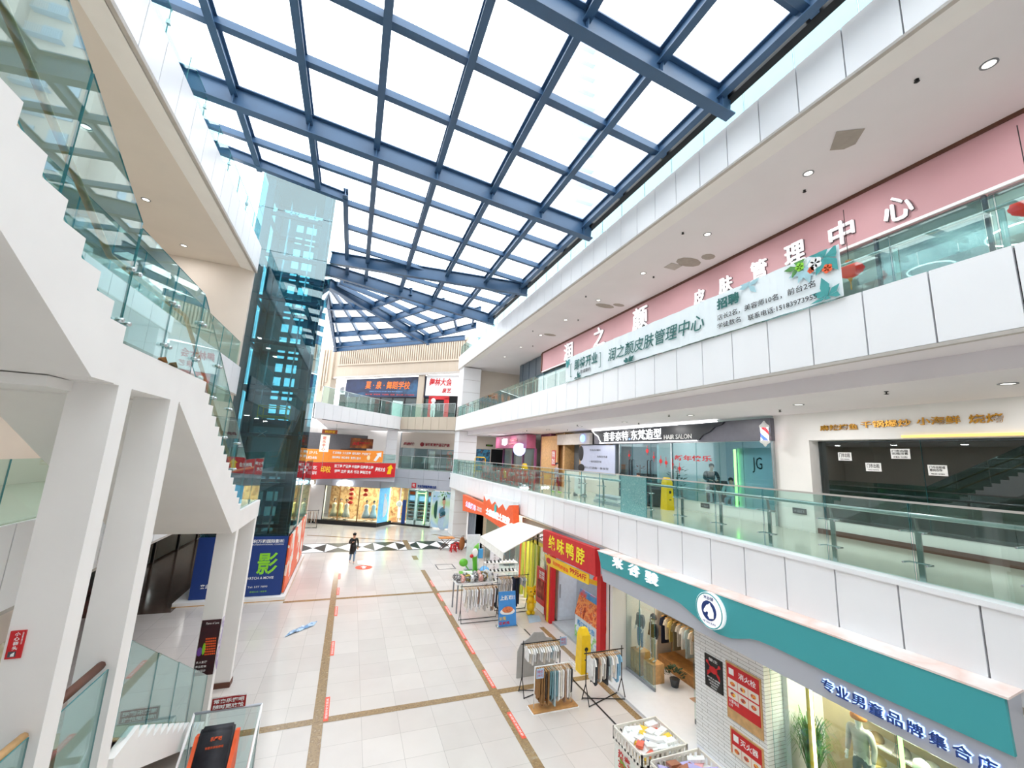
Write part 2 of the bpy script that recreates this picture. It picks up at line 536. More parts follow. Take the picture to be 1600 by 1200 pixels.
# tiled square column where the right hand galleries end
t = thing('column', 'white tiled square column at the far end of the right hand galleries', 'column', (8.7, 33.0, 0), kind='structure')
for z0, z1 in ((0, 3.55), (4.65, 8.1), (9.22, 13.4)):
    m = MB(); n = 4; dz = (z1-z0)/n
    m.box(7.99, 9.41, 32.44, 33.86, z0, z1, 1)
    for k in range(n):
        m.box(7.95, 9.45, 32.4, 33.9, z0+dz*k+0.012, z0+dz*(k+1)-0.012, 0)
    m.build('shaft', [M['white'], M['ledge']], t)

# ---- left hand galleries -------------------------------------------------
XL = -4.6
YL = 19.3
fascia(XL, -1, -2.5, YL, 3.56, 4.84, 8.71, 'trim_6')
fascia(XL, -1, -2.5, YL, 8.16, 9.27, 8.71, 'trim_7')
fascia(XL, -1, -2.5, YL, 13.50, 14.60, 8.71, 'trim_8')
m = MB()
m.box(XL-0.09, XL, -2.5, YL, 13.40, 13.49, 0); m.box(XL-0.09, XL, -2.5, YL, 8.10, 8.155, 0)
m.box(XL-0.09, XL, -2.5, YL, 3.50, 3.555, 0)
struct(m, 'trim_9', M['ledge'])
m = MB()
m.box(-14, XL-0.1, -2.5, 40, 3.52, 4.55, 0); m.box(-14, XL-0.1, -2.5, YL, 4.55, 4.65, 1)
struct(m, 'floor_upper_2', [M['ceil'], M['upfloor']])
m = MB()
m.box(-14, XL-0.1, -2.5, YL, 8.12, 9.12, 0); m.box(-14, XL-0.1, -2.5, YL, 9.12, 9.22, 1)
struct(m, 'ceiling_upper_3', [M['ceil'], M['upfloor']])
m = MB()
m.box(-14, -5.2, -2.5, YL, 13.5, 14.3, 0)
m.quad((XL-0.1, -2.5, 13.40), (-5.2, -2.5, 13.5), (-5.2, YL, 13.5), (XL-0.1, YL, 13.40), mi=1)
m.box(-5.2, XL-0.1, -2.5, YL, 13.51, 14.3, 1)
struct(m, 'ceiling_upper_4', [M['cream'], M['plaster']])
m = MB()
m.box(-9.6, -9.4, -2.5, 20, 4.65, 8.12, 0); m.box(-9.6, -9.4, -2.5, 20, 9.22, 13.5, 0)
m.box(-9.6, XL-.1, YL-0.1, YL+0.1, 4.65, 8.12, 0)
m.box(-9.6, XL-.1, YL-0.1, YL+0.1, 9.22, 13.52, 0)
m.box(-9.6, XL-.1, YL+.0, YL+0.1, 8.1, 9.22, 0)
m.box(-14, XL-.1, YL+.0, YL+0.1, 13.5, 14.5, 0)
m.box(-9.4, -9.2, -2.5, 36, 0, 3.52, 1)
struct(m, 'wall_left', [M['cream'], mat('dark_shop_wall', (40, 42, 46), 0.25)])

# ---- far end ---------------------------------------------------------------
FB0, FB1 = Vector((-2.3, 42.3)), Vector((8.3, 35.2))     # beige building front
FG0, FG1 = Vector((-2.5, 39.1)), Vector((2.55, 36.6))    # left shop front
FH0, FH1 = Vector((3.8, 38.0)), Vector((9.5, 34.0))      # right shop front
def along(a, b, s):
    """point s metres from a towards b"""
    return a + (b-a).normalized()*s
def facing(a, b):
    d = (b-a).normalized()
    return (d.x, d.y, 0)
def outw(a, b):
    d = (b-a).normalized()
    return Vector((d.y, -d.x))
dB, dG, dH = facing(FB0, FB1), facing(FG0, FG1), facing(FH0, FH1)
nB, nG, nH = outw(FB0, FB1), outw(FG0, FG1), outw(FH0, FH1)
m = MB()
a = along(FB0, FB1, -2.2); b = along(FB0, FB1, 13.4)
c = a - nB*0.5; d = b - nB*0.5
def slope_wall(mb, s0, s1, z00, z01, z10, z11, t0, t1, mi):
    """wall piece on the beige front between s0..s1, bottom z00->z01, top z10->z11, proud t0..t1"""
    p = along(FB0, FB1, s0); q = along(FB0, FB1, s1)
    v = [(p+nB*t0, z00), (q+nB*t0, z01), (q+nB*t1, z01), (p+nB*t1, z00), (p+nB*t0, z10), (q+nB*t0, z11), (q+nB*t1, z11), (p+nB*t1, z10)]
    mb.hexa([(w.x, w.y, z) for w, z in v], mi)
slope_wall(m, -0.2, 13.4, 12.85, 13.5, 15.7, 16.8, -0.4, 0, 0)
slope_wall(m, 0.2, 13.2, 15.55, 16.5, 15.75, 16.78, 0, 0.12, 0)
slope_wall(m, 0.2, 13.2, 14.05, 14.6, 14.2, 14.75, 0, 0.12, 0)
slope_wall(m, 0.0, 13.4, 12.80, 13.4, 12.98, 13.6, 0, 0.15, 1)
slope_wall(m, 0.25, 13.15, 14.2, 14.75, 15.55, 16.5, 0, 0.008, 3)  # shade between the ribs put into a darker backing colour
for k in range(58):
    s = 0.3+12.8*k/58; q = s/12.8*0.85
    slope_wall(m, s, s+0.11, 14.2+q*0.6, 14.2+q*0.6, 15.55+q*1.0, 15.55+q*1.0, 0, 0.07, 0)
for k in range(18):
    s = 0.3+12.8*k/18; q = s/12.8*0.62
    slope_wall(m, s, s+0.015, 13.0+q, 13.0+q, 14.05+q*0.9, 14.05+q*0.9, 0, 0.004, 1)
slope_wall(m, -1.6, -0.2, 9.2, 9.2, 15.9, 15.9, -0.6, 0.25, 0)
for k in range(3):
    slope_wall(m, -1.3+0.28*k, -1.15+0.28*k, 11.6+0.4*k, 11.6+0.4*k, 15.6, 15.6, 0.25, 0.38, 0)
slope_wall(m, 8.78, 9.35, 9.2, 9.2, 13.2, 13.3, -0.3, 0.02, 0)
slope_wall(m, -0.2, 13.4, 9.2, 9.2, 13.1, 13.6, -3.2, -3.0, 2)
struct(m, 'wall_far', [M['beige'], M['ledge'], M['dark'], mat('darkened_rib_backing', (140, 124, 108), .7)])
m = MB()    # third storey slab at the far end: white curved-looking run and beige run
P3 = [(-2.6, 30.3), (0.1, 33.6), (3.8, 37.6), (7.75, 33.2)]
for (p, q), mi in zip(zip(P3, P3[1:]), (0, 0, 2)):
    p = Vector(p); q = Vector(q); L = (q-p).length; n = max(1, round(L/0.86)); dd = (q-p)/n
    nn = Vector((dd.y, -dd.x)).normalized()
    for k in range(n):
        a0 = p+dd*k+dd.normalized()*0.012; a1 = p+dd*(k+1)-dd.normalized()*0.012
        m.slab(a0-nn*0.03, a1-nn*0.03, 8.16, 9.27, 0.06, mi)
    m.slab(p-nn*0.1, q-nn*0.1, 8.12, 9.22, 0.08, 1)
slab3 = [(-2.5, 30.5), (0.1, 33.8), (3.8, 37.8), (7.7, 33.5), (9.4, 34.4), (9.4, 38), (-2.5, 46)]
m.prism([(x, y, 8.12) for x, y in slab3], (0, 0, 1.08), 3)
struct(m, 'trim_10', [M['white'], M['joint'], M['beige'], M['plaster']])
m = MB()    # second storey slab and grey bulkhead over the far shops
for (p, q, dn) in ((FG0, FG1, nG), (FG1, FH0, Vector((0.75, -0.66))), (FH0, FH1, nH)):
    L = (q-p).length; n = max(1, round(L/1.3)); dd = (q-p)/n
    for k in range(n):
        a0 = p+dd*k+dd.normalized()*0.008; a1 = p+dd*(k+1)-dd.normalized()*0.008
        m.slab(a0, a1, 3.98, 4.72, 0.12, 0); m.slab(a0, a1, 3.12, 3.96, 0.12, 0)
    m.slab(p-dn*0.06, q-dn*0.06, 3.1, 4.66, 0.1, 1)
slab2 = [(-2.5, 39.3), (2.55, 36.8), (3.8, 38.2), (9.5, 34.2), (9.5, 44), (-6, 46)]
m.prism([(x, y, 3.6) for x, y in slab2], (0, 0, 1.05), 2)
struct(m, 'trim_11', [M['silver'], M['joint'], M['plaster']])
m = MB()
for p, q, z0, z1, mi in (((-8, 46), (12, 42), 0, 3.6, 0), ((-8, 46), (4.5, 42.6), 4.65, 8.12, 0), ((4.5, 41.6), (10.5, 36.6), 6.6, 8.12, 1),
                         ((4.5, 42.6), (10.5, 37.6), 4.65, 8.12, 2), ((-9.5, 36), (-2.5, 46), 0, 8.12, 0)):
    m.slab(p, q, z0, z1, 0.2, mi)
struct(m, 'wall_back', [M['plaster'], M['cream'], mat('grey_blue_shop_back', (120, 132, 140), 0.5)])
t = thing('column', 'white tiled column standing on the second storey right of the orange banner', 'column', (3.3, 38.9, 4.65), kind='structure')
m = MB()
for k in range(4):
    m.box(2.85, 3.75, 38.45, 39.35, 4.65+0.86*k+0.01, 4.65+0.86*(k+1)-0.01, 0)
m.build('shaft', M['white'], t)

# ---- skylight -----------------------------------------------------------------
def zr(x): return 16.0 - 0.0947*(x+4.09)
def ibeam(mb, p, q, w, h, t=0.03, mi=0):
    """I section hanging below the line p-q"""
    p = Vector(p); q = Vector(q)
    for dz, ww, hh in ((-t/2, w, t), (-h+t/2, w, t), (-h/2, t, h-2*t)):
        mb.bar(p+Vector((0, 0, dz)), q+Vector((0, 0, dz)), ww, hh, mi)
t = thing('window_1', 'blue grey steel skylight frame with clear glass over the whole atrium', 'skylight', (0, 10, 16), kind='structure')
BX = [-6.05, -4.12, -2.2, -0.3, 1.6, 3.48, 5.34, 7.05]
def main_beam(x0, y0, x1, y1):
    m = MB(); p = (x0, y0, zr(x0)-0.02); q = (x1, y1, zr(x1)-0.02)
    ibeam(m, p, q, 0.26, 0.62, 0.035)
    for bx in BX:
        if x0 < bx < x1:
            y = y0+(y1-y0)*(bx-x0)/(x1-x0)
            m.box(bx-0.015, bx+0.015, y-0.12, y+0.12, zr(bx)-0.6, zr(bx)-0.05)
    m.build('main_beam', M['blue_steel'], t)
main_beam(-7.5, -0.3, 7.4, -0.3)
main_beam(-7.5, 6.0, 7.4, 6.0)
main_beam(-7.5, 12.05, 7.4, 12.05)
main_beam(-2.0, 20.9, 7.4, 18.0)
main_beam(-2.2, 22.5, 7.4, 23.3)
for x in BX:
    y1 = 15.4 if x < -2 else 23.2
    m = MB()
    ibeam(m, (x, -2.5, zr(x)), (x, y1, zr(x)), 0.18, 0.32, 0.03)
    m.build('rafter', M['blue_steel'], t)
m = MB(); ibeam(m, (-1.27, 15.1, zr(-1.27)), (-1.27, 22.6, zr(-1.27)), 0.16, 0.3, 0.03); m.build('rafter', M['blue_steel'], t)
for y in (2.0, 4.0, 8.05, 10.04, 14.05, 15.9, 17.75, 19.6, 21.2):
    x0 = -7.5 if y < 15.5 else -1.27
    m = MB()
    m.bar((x0, y, zr(x0)-0.09), (7.3, y, zr(7.3)-0.09), 0.15, 0.2)
    m.bar((x0, y+0.16, zr(x0)-0.06), (7.3, y+0.16, zr(7.3)-0.06), 0.09, 0.09)
    m.build('purlin', M['blue_steel'], t)
m = MB(); ibeam(m, (-7.5, 14.8, zr(-7.5)), (-1.2, 15.45, zr(-1.2)), 0.2, 0.34, 0.03); m.build('purlin', M['blue_steel'], t)
m = MB(); m.bar((7.42, -2.5, zr(7.3)-0.06), (7.42, 24, zr(7.3)-0.06), 0.2, 0.24); m.build('gutter', M['black'], t)
m = MB()
m.quad((-7.6, -3, zr(-7.6)+0.06), (7.5, -3, zr(7.5)+0.06), (7.5, 15.4, zr(7.5)+0.06), (-7.6, 15.4, zr(-7.6)+0.06))
m.quad((-1.25, 15.4, zr(-1.25)+0.06), (7.5, 15.4, zr(7.5)+0.06), (7.5, 23.4, zr(7.5)+0.06), (-1.25, 23.4, zr(-1.25)+0.06))
m.build('glass_sheet', M['gla_roof'], t)
# far bay with bars running diagonally
t2 = thing('window_2', 'far skylight bay of diagonal blue grey bars', 'skylight', (2, 29, 15.4), kind='structure')
ZF = 15.45
S = [(-1.9, 24.0), (0.1, 26.6), (1.5, 28.4), (3.0, 30.3), (4.35, 32.0)]
Lf = [(-2.4, 24.6), (-2.4, 28.0), (-2.4, 31.0), (-2.4, 35.0), (-2.4, 38.6)]
Rf = [(-1.2, 22.6), (2.2, 22.7), (4.2, 23.3), (6.6, 23.6), (7.2, 26.7)]
m = MB(); ibeam(m, (-2.2, 23.6, ZF), (4.9, 32.7, ZF), 0.26, 0.55, 0.035); m.build('main_beam', M['blue_steel'], t2)
m = MB(); ibeam(m, (7.3, 30.2, ZF), (-2.6, 40.6, ZF), 0.2, 0.4, 0.035); m.build('main_beam', M['blue_steel'], t2)
m = MB(); ibeam(m, (-2.4, 23, ZF), (-2.4, 40.5, ZF), 0.2, 0.4, 0.035); m.build('main_beam', M['blue_steel'], t2)
for s, l, r in list(zip(S, Lf, Rf))[1:]:
    for e in (l, r):
        m = MB(); ibeam(m, s+(ZF,), e+(ZF,), 0.17, 0.42, 0.03); m.build('rafter', M['blue_steel'], t2)
for i in range(1, 5):
    for side in (Lf, Rf):
        for k in range(0, 4):
            fr = 0.12+0.27*k
            p = Vector(S[i-1]).lerp(Vector(side[i-1]), fr); q = Vector(S[i]).lerp(Vector(side[i]), fr)
            if (q-p).length < 0.3: continue
            m = MB(); m.bar((p.x, p.y, ZF-0.14), (q.x, q.y, ZF-0.14), 0.13, 0.28); m.build('purlin', M['blue_steel'], t2)
m = MB(); m.add([(-2.4, 22.6, ZF+0.05), (7.4, 23.4, ZF+0.05), (7.4, 30.3, ZF+0.05), (-2.4, 40.5, ZF+0.05)], [[0, 1, 2, 3]])
m.build('glass_sheet', M['gla_roof'], t2)
# pale tower block seen through the skylight
M['tower'] = mat('pale_tower_render', (208, 197, 196), 0.9, noise=0.01)
M['towerwin'] = mat('tower_window', (166, 186, 212), 0.3)
t = thing('tower_block', 'pale high rise apartment tower rising beyond the skylight', 'building', (38, 62, 0))
m = MB()
m.box(27, 50, 55, 75, 0, 95); m.box(24.5, 27, 57, 66, 0, 95); m.box(34, 40, 53.5, 55, 0, 95)
m.build('wall', M['tower'], t)
m = MB()
for k in range(10, 30):
    z = 3.1*k
    for x in (28.2, 31.0, 42.5, 46):
        m.box(x, x+1.6, 54.85, 55.0, z, z+1.5)
    m.box(35.2, 38.6, 53.3, 53.5, z, z+1.7)
    for y in (57.9, 61, 63.5):
        m.box(24.35, 24.5, y, y+1.5, z, z+1.5)
m.build('window', M['towerwin'], t)
m = MB()
for k in range(10, 30):
    z = 3.1*k-0.4
    m.box(30.4, 33.6, 54.1, 54.9, z, z+0.12)
    for j in range(17): m.box(30.4+0.19*j, 30.44+0.19*j, 54.1, 54.14, z, z+1.0)
    m.box(30.4, 33.6, 54.1, 54.14, z+1.0, z+1.06)
m.build('balcony', M['towerwin'], t)
# outer walls that close the building off
m = MB()
m.box(-16, 20, -3.2, -3.0, 0, 15.2, 0)
m.box(-14.2, -14, -3, 46, 3.5, 15.0, 0)
m.box(16, 16.2, -3, 46, 0, 15.0, 0)
struct(m, 'wall_near', [M['plaster']])
m = MB()
m.box(-5.15, -4.95, -2.5, YL, 14.3, 14.5, 0)
struct(m, 'trim_12', [M['plaster']])

# ---------------------------------------------------------------- balustrades
def glass_board(m, p, q, z0, z1, z2=None, z3=None, t=0.014):
    """upright glass from p (z0..z1) to q (z2..z3); faces glass, rim green"""
    if z2 is None: z2, z3 = z0, z1
    p = Vector(p[:2]); q = Vector(q[:2]); d = (q-p).normalized(); n = Vector((-d.y, d.x))*t/2
    v = [(p-n, z0), (q-n, z2), (q+n, z2), (p+n, z0), (p-n, z1), (q-n, z3), (q+n, z3), (p+n, z1)]
    v = [(a.x, a.y, z) for a, z in v]
    m.add(v, [[0, 1, 5, 4], [2, 3, 7, 6]], 0)
    m.add(v, [[3, 2, 1, 0], [4, 5, 6, 7], [1, 2, 6, 5], [3, 0, 4, 7]], 1)
    return m
GE = lambda: [M['gla'], M['gla_edge']]

M['crackle'] = None
def crackle():
    m = bpy.data.materials.new('crazed_safety_glass'); m.use_nodes = True
    nt = m.node_tree; b = nt.nodes['Principled BSDF']; out = nt.nodes['Material Output']
    tc = nt.nodes.new('ShaderNodeTexCoord'); v = nt.nodes.new('ShaderNodeTexVoronoi')
    v.feature = 'DISTANCE_TO_EDGE'; v.inputs['Scale'].default_value = 26
    r = nt.nodes.new('ShaderNodeValToRGB')
    r.color_ramp.elements[0].position = 0.0; r.color_ramp.elements[1].position = 0.12
    r.color_ramp.elements[0].color = lin((196, 232, 228)) + (1,); r.color_ramp.elements[1].color = lin((110, 176, 176)) + (1,)
    nt.links.new(tc.outputs['Object'], v.inputs['Vector']); nt.links.new(v.outputs['Distance'], r.inputs['Fac'])
    nt.links.new(r.outputs['Color'], b.inputs['Base Color'])
    t = nt.nodes.new('ShaderNodeBsdfTransparent'); t.inputs['Color'].default_value = lin((170, 220, 216)) + (1,)
    mx = nt.nodes.new('ShaderNodeMixShader'); mx.inputs['Fac'].default_value = 0.6
    nt.links.new(t.outputs[0], mx.inputs[1]); nt.links.new(b.outputs[0], mx.inputs[2]); nt.links.new(mx.outputs[0], out.inputs['Surface'])
    return m
M['crackle'] = crackle()

t = thing('glass_balustrade', 'second storey glass balustrade with steel posts, in front of the hair salon', 'railing', (7.95, 15, 4.7))
PY = [3.77-1.19*3+1.19*k for k in range(29)]
for k, (a, b) in enumerate(zip(PY, PY[1:])):
    m = glass_board(MB(), (7.93, a+0.01), (7.93, b-0.01), 4.72, 5.82)
    crz = 10.2 < (a+b)/2 < 11.4
    o = m.build('glass_panel', [M['crackle'] if crz else M['gla'], M['gla_edge']], t)
    if crz: o['label'] = 'shattered frosted looking glass panel'
for a in PY:
    m = MB()
    m.box(8.08, 8.11, a-0.035, a+0.035, 4.70, 5.42)
    m.bar((8.095, a, 5.40), (8.06, a, 5.62), 0.02, 0.05)
    po = m.build('post', M['steel'], t)
    for z in (4.95, 5.40):
        m = MB(); m.path([(7.91, a-0.14, z), (8.085, a-0.14, z), (8.085, a+0.14, z), (7.91, a+0.14, z)], 0.014, 6)
        m.build('glass_clip', M['steel'], po)
m = MB(); m.path([(8.06, PY[0], 5.64), (8.06, PY[-1], 5.64)], 0.035, 10); m.build('handrail', M['steel'], t)
m = MB(); m.box(7.915, 7.945, PY[0], PY[-1], 5.82, 5.85); m.build('cap_rail', M['ledge'], t)

t = thing('glass_balustrade', 'right hand third storey glass balustrade below the rose coloured sign wall', 'railing', (7.9, 15, 9.3))
for k in range(29):
    a = -1.2+1.2*k
    glass_board(MB(), (7.92, a+0.01), (7.92, a+1.19), 9.2, 10.13).build('glass_panel', GE(), t)
m = MB(); m.path([(8.04, -1.2, 9.98), (8.04, 33.6, 9.98)], 0.03, 8); m.build('handrail', M['steel'], t)
m = MB()
for k in range(30):
    a = -1.2+1.2*k
    m.box(8.06, 8.09, a-0.03, a+0.03, 9.22, 9.95)
m.build('post', M['steel'], t, kind='stuff')

t = thing('glass_balustrade', 'right hand top storey glass balustrade directly under the skylight edge', 'railing', (7.95, 15, 14.5))
for k in range(29):
    a = -1.2+1.2*k
    glass_board(MB(), (7.86, a+0.01), (7.86, a+1.19), 14.3, 15.40).build('glass_panel', [M['gla_top'], M['gla_edge']], t)
    if k % 2 == 0:
        MB().box(8.1, 8.34, a+0.1, a+1.3, 14.55, 14.62).build('shelf_bracket', M['gla_edge'], t)
t = thing('glass_balustrade', 'left hand top storey glass balustrade above the white cladding', 'railing', (-4.7, 9, 14.6))
for k in range(18):
    a = -2.2+1.19*k
    glass_board(MB(), (-4.74, a+0.01), (-4.74, a+1.18), 14.4, 15.5).build('glass_panel', [M['gla_top'], M['gla_edge']], t)
    if k % 2 == 0:
        m = MB(); m.box(-4.78, -4.70, a-0.02, a+0.06, 14.62, 14.72); m.box(-4.78, -4.70, a-0.02, a+0.06, 15.1, 15.2)
        m.build('clip', M['steel'], t)
t = thing('glass_balustrade', 'left hand second storey glass balustrade partly hidden behind the staircase columns', 'railing', (-4.7, 9, 4.8))
for k in range(18):
    a = -2.2+1.19*k
    glass_board(MB(), (-4.74, a+0.01), (-4.74, a+1.18), 4.6, 5.8).build('glass_panel', GE(), t)
t = thing('glass_balustrade', 'left hand third storey glass balustrade behind the upper stair flight', 'railing', (-4.7, 9, 9.3))
for k in range(18):
    a = -2.2+1.19*k
    glass_board(MB(), (-4.74, a+0.01), (-4.74, a+1.18), 9.2, 10.3).build('glass_panel', GE(), t)

def rail_line(name, label, pts, z0, z1, step, capm):
    t = thing(name, label, 'railing', (pts[0][0], pts[0][1], z0))
    for p, q in zip(pts, pts[1:]):
        p = Vector(p); q = Vector(q); L = (q-p).length; n = max(1, round(L/step)); dd = (q-p)/n; e = dd.normalized()*0.01
        for k in range(n):
            glass_board(MB(), p+dd*k+e, p+dd*(k+1)-e, z0, z1).build('glass_panel', GE(), t)
    m = MB(); m.path([(a, b, z1+0.02) for a, b in pts], 0.025, 8); m.build('handrail', capm, t)
    m = MB()
    for p, q in zip(pts, pts[1:]):
        p = Vector(p); q = Vector(q); L = (q-p).length; n = max(1, round(L/step)); dd = (q-p)/n
        for k in range(n+1):
            a = p+dd*k
            m.path([(a.x, a.y, z0-0.05), (a.x, a.y, z1)], 0.02, 6)
    m.build('post', M['steel'], t, kind='stuff')
    return t
rail_line('glass_balustrade', 'far third storey glass balustrade below the dark blue dance school billboard', [(-2.3, 30.8), (0.1, 33.85), (3.75, 37.75), (7.7, 33.45)], 9.2, 10.4, 1.2, M['steel'])
p = FH0+nH*0.0; q = FH1
rail_line('glass_balustrade', 'far second storey glass balustrade above the grey bulkhead, right of the orange banner', [tuple(along(FH0, FH1, 0.2)-nH*0.1), tuple(along(FH0, FH1, 5.2)-nH*0.1)], 4.66, 5.85, 1.2, M['steel'])

# ---------------------------------------------------------------- staircase
XS = -2.28
WS = 2.05
st = thing('staircase', 'white staircase on slim white columns climbing the left side of the atrium', 'staircase', (XS, 9, 0))
M['tread'] = mat('stair_tread_stone', (184, 160, 122), 0.5, noise=0.15)
def flight(y0, z0, y1, z1, n, low, name='flight'):
    """stepped side from (y0,z0) up to (y1,z1); low = list of lower edge points from top end to bottom end"""
    m = MB(); dy = (y1-y0)/n; dz = (z1-z0)/n
    pr = [(XS, y0, z0)]
    for k in range(n):
        pr.append((XS, y0+dy*k, z0+dz*(k+1))); pr.append((XS, y0+dy*(k+1), z0+dz*(k+1)))
    pr += [(XS, y, z) for y, z in low]
    m.prism(pr, (-WS, 0, 0), 0)
    for k in range(n):
        ya, yb = y0+dy*k, y0+dy*(k+1)
        m.box(XS-WS, XS-0.12, min(ya, yb)-0.0, max(ya, yb)+0.03, z0+dz*(k+1), z0+dz*(k+1)+0.02, 1)
        m.box(XS-WS, XS-0.10, min(ya, ya)-0.005, ya+0.005, z0+dz*k, z0+dz*(k+1), 1)
    return m.build(name, [M['plaster'], M['tread']], st)
flight(11.54, 4.65, 7.49, 7.14, 15, [(6.88, 7.14), (6.88, 6.70), (11.13, 4.22), (11.54, 4.22)])
flight(5.17, 7.14, 1.6, 9.22, 12, [(1.0, 9.22), (1.0, 8.93), (4.79, 6.73), (5.17, 6.73)])
flight(11.75, 0.0, 7.35, 2.35, 14, [(7.0, 2.35), (7.0, 1.95), (7.35, 1.95), (11.3, 0.0)])
m = MB(); m.box(XS-WS, XS, 5.17, 6.88, 6.72, 7.14, 0)
m.box(XS-WS, XS-0.35, 4.9, 5.3, 6.62, 6.72, 0)
m.build('landing', [M['plaster']], st)
m = MB(); m.box(XL-0.1, XS, 11.54, 13.85, 4.20, 4.65, 0); m.build('landing', [M['plaster']], st)
m = MB(); m.box(XS-WS-0.2, XS-0.12, 5.2, 7.35, 1.95, 2.35, 0); m.build('landing', [M['plaster']], st)
for y0, y1, zt in ((5.27, 5.53, 6.72), (6.55, 6.83, 6.72), (11.5, 11.72, 4.2), (13.5, 13.72, 4.2)):
    m = MB(); m.box(-2.66, XS+0.002, y0, y1, 0, zt); m.build('column', M['plaster'], st)
MB().box(-2.70, XS+0.02, 13.46, 13.76, 0, 0.12).build('skirting', M['brown'], st)
def stair_glass(y0, zb0, zt0, y1, zb1, zt1):
    glass_board(MB(), (XS-0.06, y0), (XS-0.06, y1), zb0, zt0, zb1, zt1).build('glass_panel', [M['gla_stair'], M['gla_edge']], st)
M['gla_stair'] = glass('stair_balustrade_glass', (218, 238, 237), 0.09, 0.5)
def run_glass(y0, y1, n, bot, top):
    for k in range(n):
        a = y0+(y1-y0)*k/n; b = y0+(y1-y0)*(k+1)/n
        e = 0.008 if y1 > y0 else -0.008
        stair_glass(a+e, bot(a), top(a), b-e, bot(b), top(b))
run_glass(5.17, 1.6, 3, lambda y: 7.25-0.60*(y-5.17)-0.0, lambda y: 8.46-0.588*(y-5.17))
run_glass(5.18, 7.22, 2, lambda y: 7.15, lambda y: 8.41)
run_glass(7.24, 11.6, 4, lambda y: 7.26-0.60*(y-7.3), lambda y: 8.40-0.428*(y-7.22) if y < 7.3 else 8.37-0.59*(y-7.3))
run_glass(11.6, 13.8, 2, lambda y: 4.66, lambda y: 5.83)
run_glass(11.3, 7.0, 4, lambda y: 0.18-0.558*(y-11.3), lambda y: 1.31-0.553*(y-11.27))
run_glass(5.55, 6.52, 1, lambda y: 2.36, lambda y: 3.56)
run_glass(3.6, 5.24, 1, lambda y: 2.36, lambda y: 3.60)
for x in (XS-0.28, XS-WS+0.1):
    m = MB()
    m.path([(x, 1.7, 10.1), (x, 5.2, 8.05), (x, 7.3, 8.05), (x, 11.6, 5.55), (x, 13.8, 5.55)], 0.03, 8)
    m.build('handrail', M['wood'], st)
m = MB(); m.path([(XS-0.1, 3.6, 3.66), (XS-0.1, 5.25, 3.60)], 0.035, 8); m.build('handrail', M['wood'], st)
m = MB(); m.path([(XS-0.14, 5.56, 3.60), (XS-0.14, 6.53, 3.60)], 0.045, 8); m.build('handrail', M['brown'], st)
for y, zb, zt in ((5.17, 7.16, 8.43), (6.22, 7.16, 8.38), (7.24, 7.2, 8.37), (8.33, 6.75, 7.75), (9.42, 6.1, 7.1), (10.5, 5.45, 6.47)):
    for z in (zb+0.2, zb+0.75):
        for e in (-0.07, 0.07):
            m = MB(); m.lathe((XS-0.02, y+e, z), [(0.02, -0.05), (0.028, 0.0), (0.02, 0.02)], 8, axis='x'); m.build('glass_clip', M['steel'], st)

# ---------------------------------------------------------------- lift tower
lt = thing('lift_tower', 'tall glass lift tower with dark steel frame left of centre', 'lift', (-3.66, 21.8, 0))
M['lsteel'] = mat('dark_teal_steel', (58, 76, 88), 0.4, metal=0.2)
x0, x1, y0, y1, zt = -5.23, -2.1, 20.3, 23.2, 18.8
zs = [0.2, 2.5, 4.6, 6.68, 8.76, 10.83, 12.9, 14.97, 17.05, zt]
for a, b in zip(zs, zs[1:]):
    for p, q in (((x0, y0), ((x0+x1)/2, y0)), (((x0+x1)/2, y0), (x1, y0)), ((x1, y0), (x1, y1)), ((x0, y1), (x0, y0)), ((x1, y1), (x0, y1))):
        m = glass_board(MB(), p, q, a+0.01, b-0.01); m.build('glass_panel', [M['gla_lift'], M['gla_edge']], lt)
for cx, cy in ((x0+0.35, y0+0.3), (x1-0.3, y0+0.3), (x0+0.35, y1-0.2), (x1-0.3, y1-0.2)):
    MB().box(cx-0.15, cx+0.15, cy-0.15, cy+0.15, 0.15, zt-0.1).build('frame_post', M['lsteel'], lt)
for z in zs[1:]:
    m = MB()
    for ya in (y0+0.3, y1-0.2):
        m.box(x0+0.3, x1-0.3, ya-0.07, ya+0.07, z-0.15, z+0.0)
    for xa in (x0+0.35, x1-0.3):
        m.box(xa-0.07, xa+0.07, y0+0.3, y1-0.2, z-0.15, z)
    m.build('frame_ring', M['lsteel'], lt)
    m = MB()
    for cx in ((x0+x1)/2, x1-0.02, x0+0.05):
        for sx in (-1, 1):
            for sz in (-1, 1):
                ex = cx+0.16*sx
                if ex > x1-0.01: ex = x1-0.05
                m.path([(cx if cx < x1-0.1 else x1-0.1, y0+0.12, z), (ex, y0+0.03, z+0.13*sz)], 0.016, 6)
        m.lathe((cx if cx < x1-0.1 else x1-0.1, y0+0.14, z), [(0.03, -0.05), (0.03, 0.05)], 8, axis='y')
    m.build('spider_fitting', M['steel'], lt)
M['shaftwall'] = mat('lift_shaft_wall', (120, 144, 150), 0.6, noise=0.1, scale=1)
m = MB()
m.box(x0+0.1, x0+1.15, y1-0.1, y1+0.1, 0.2, zt-0.3); m.box(x1-1.0, x1-0.75, y1-0.1, y1+0.1, 0.2, zt-0.3)
for k in range(26):
    z = 0.5+0.7*k
    m.box(x0+1.0, x1-0.3, y1-0.06, y1+0.06, z, z+0.26)
m.box(x0+1.5, x0+1.65, y1-0.1, y1, 0.2, zt-0.3)
m.build('shaft_wall', M['shaftwall'], lt)
for xa in (x0+1.1, x1-0.95):
    m = MB(); m.box(xa-0.03, xa+0.03, y0+1.2, y0+1.3, 0.2, zt-0.4); m.build('guide_rail', M['steel'], lt)
m = MB()
m.box(x0+1.0, x1-0.8, y0+0.9, y0+2.2, 7.0, 7.35, 0)
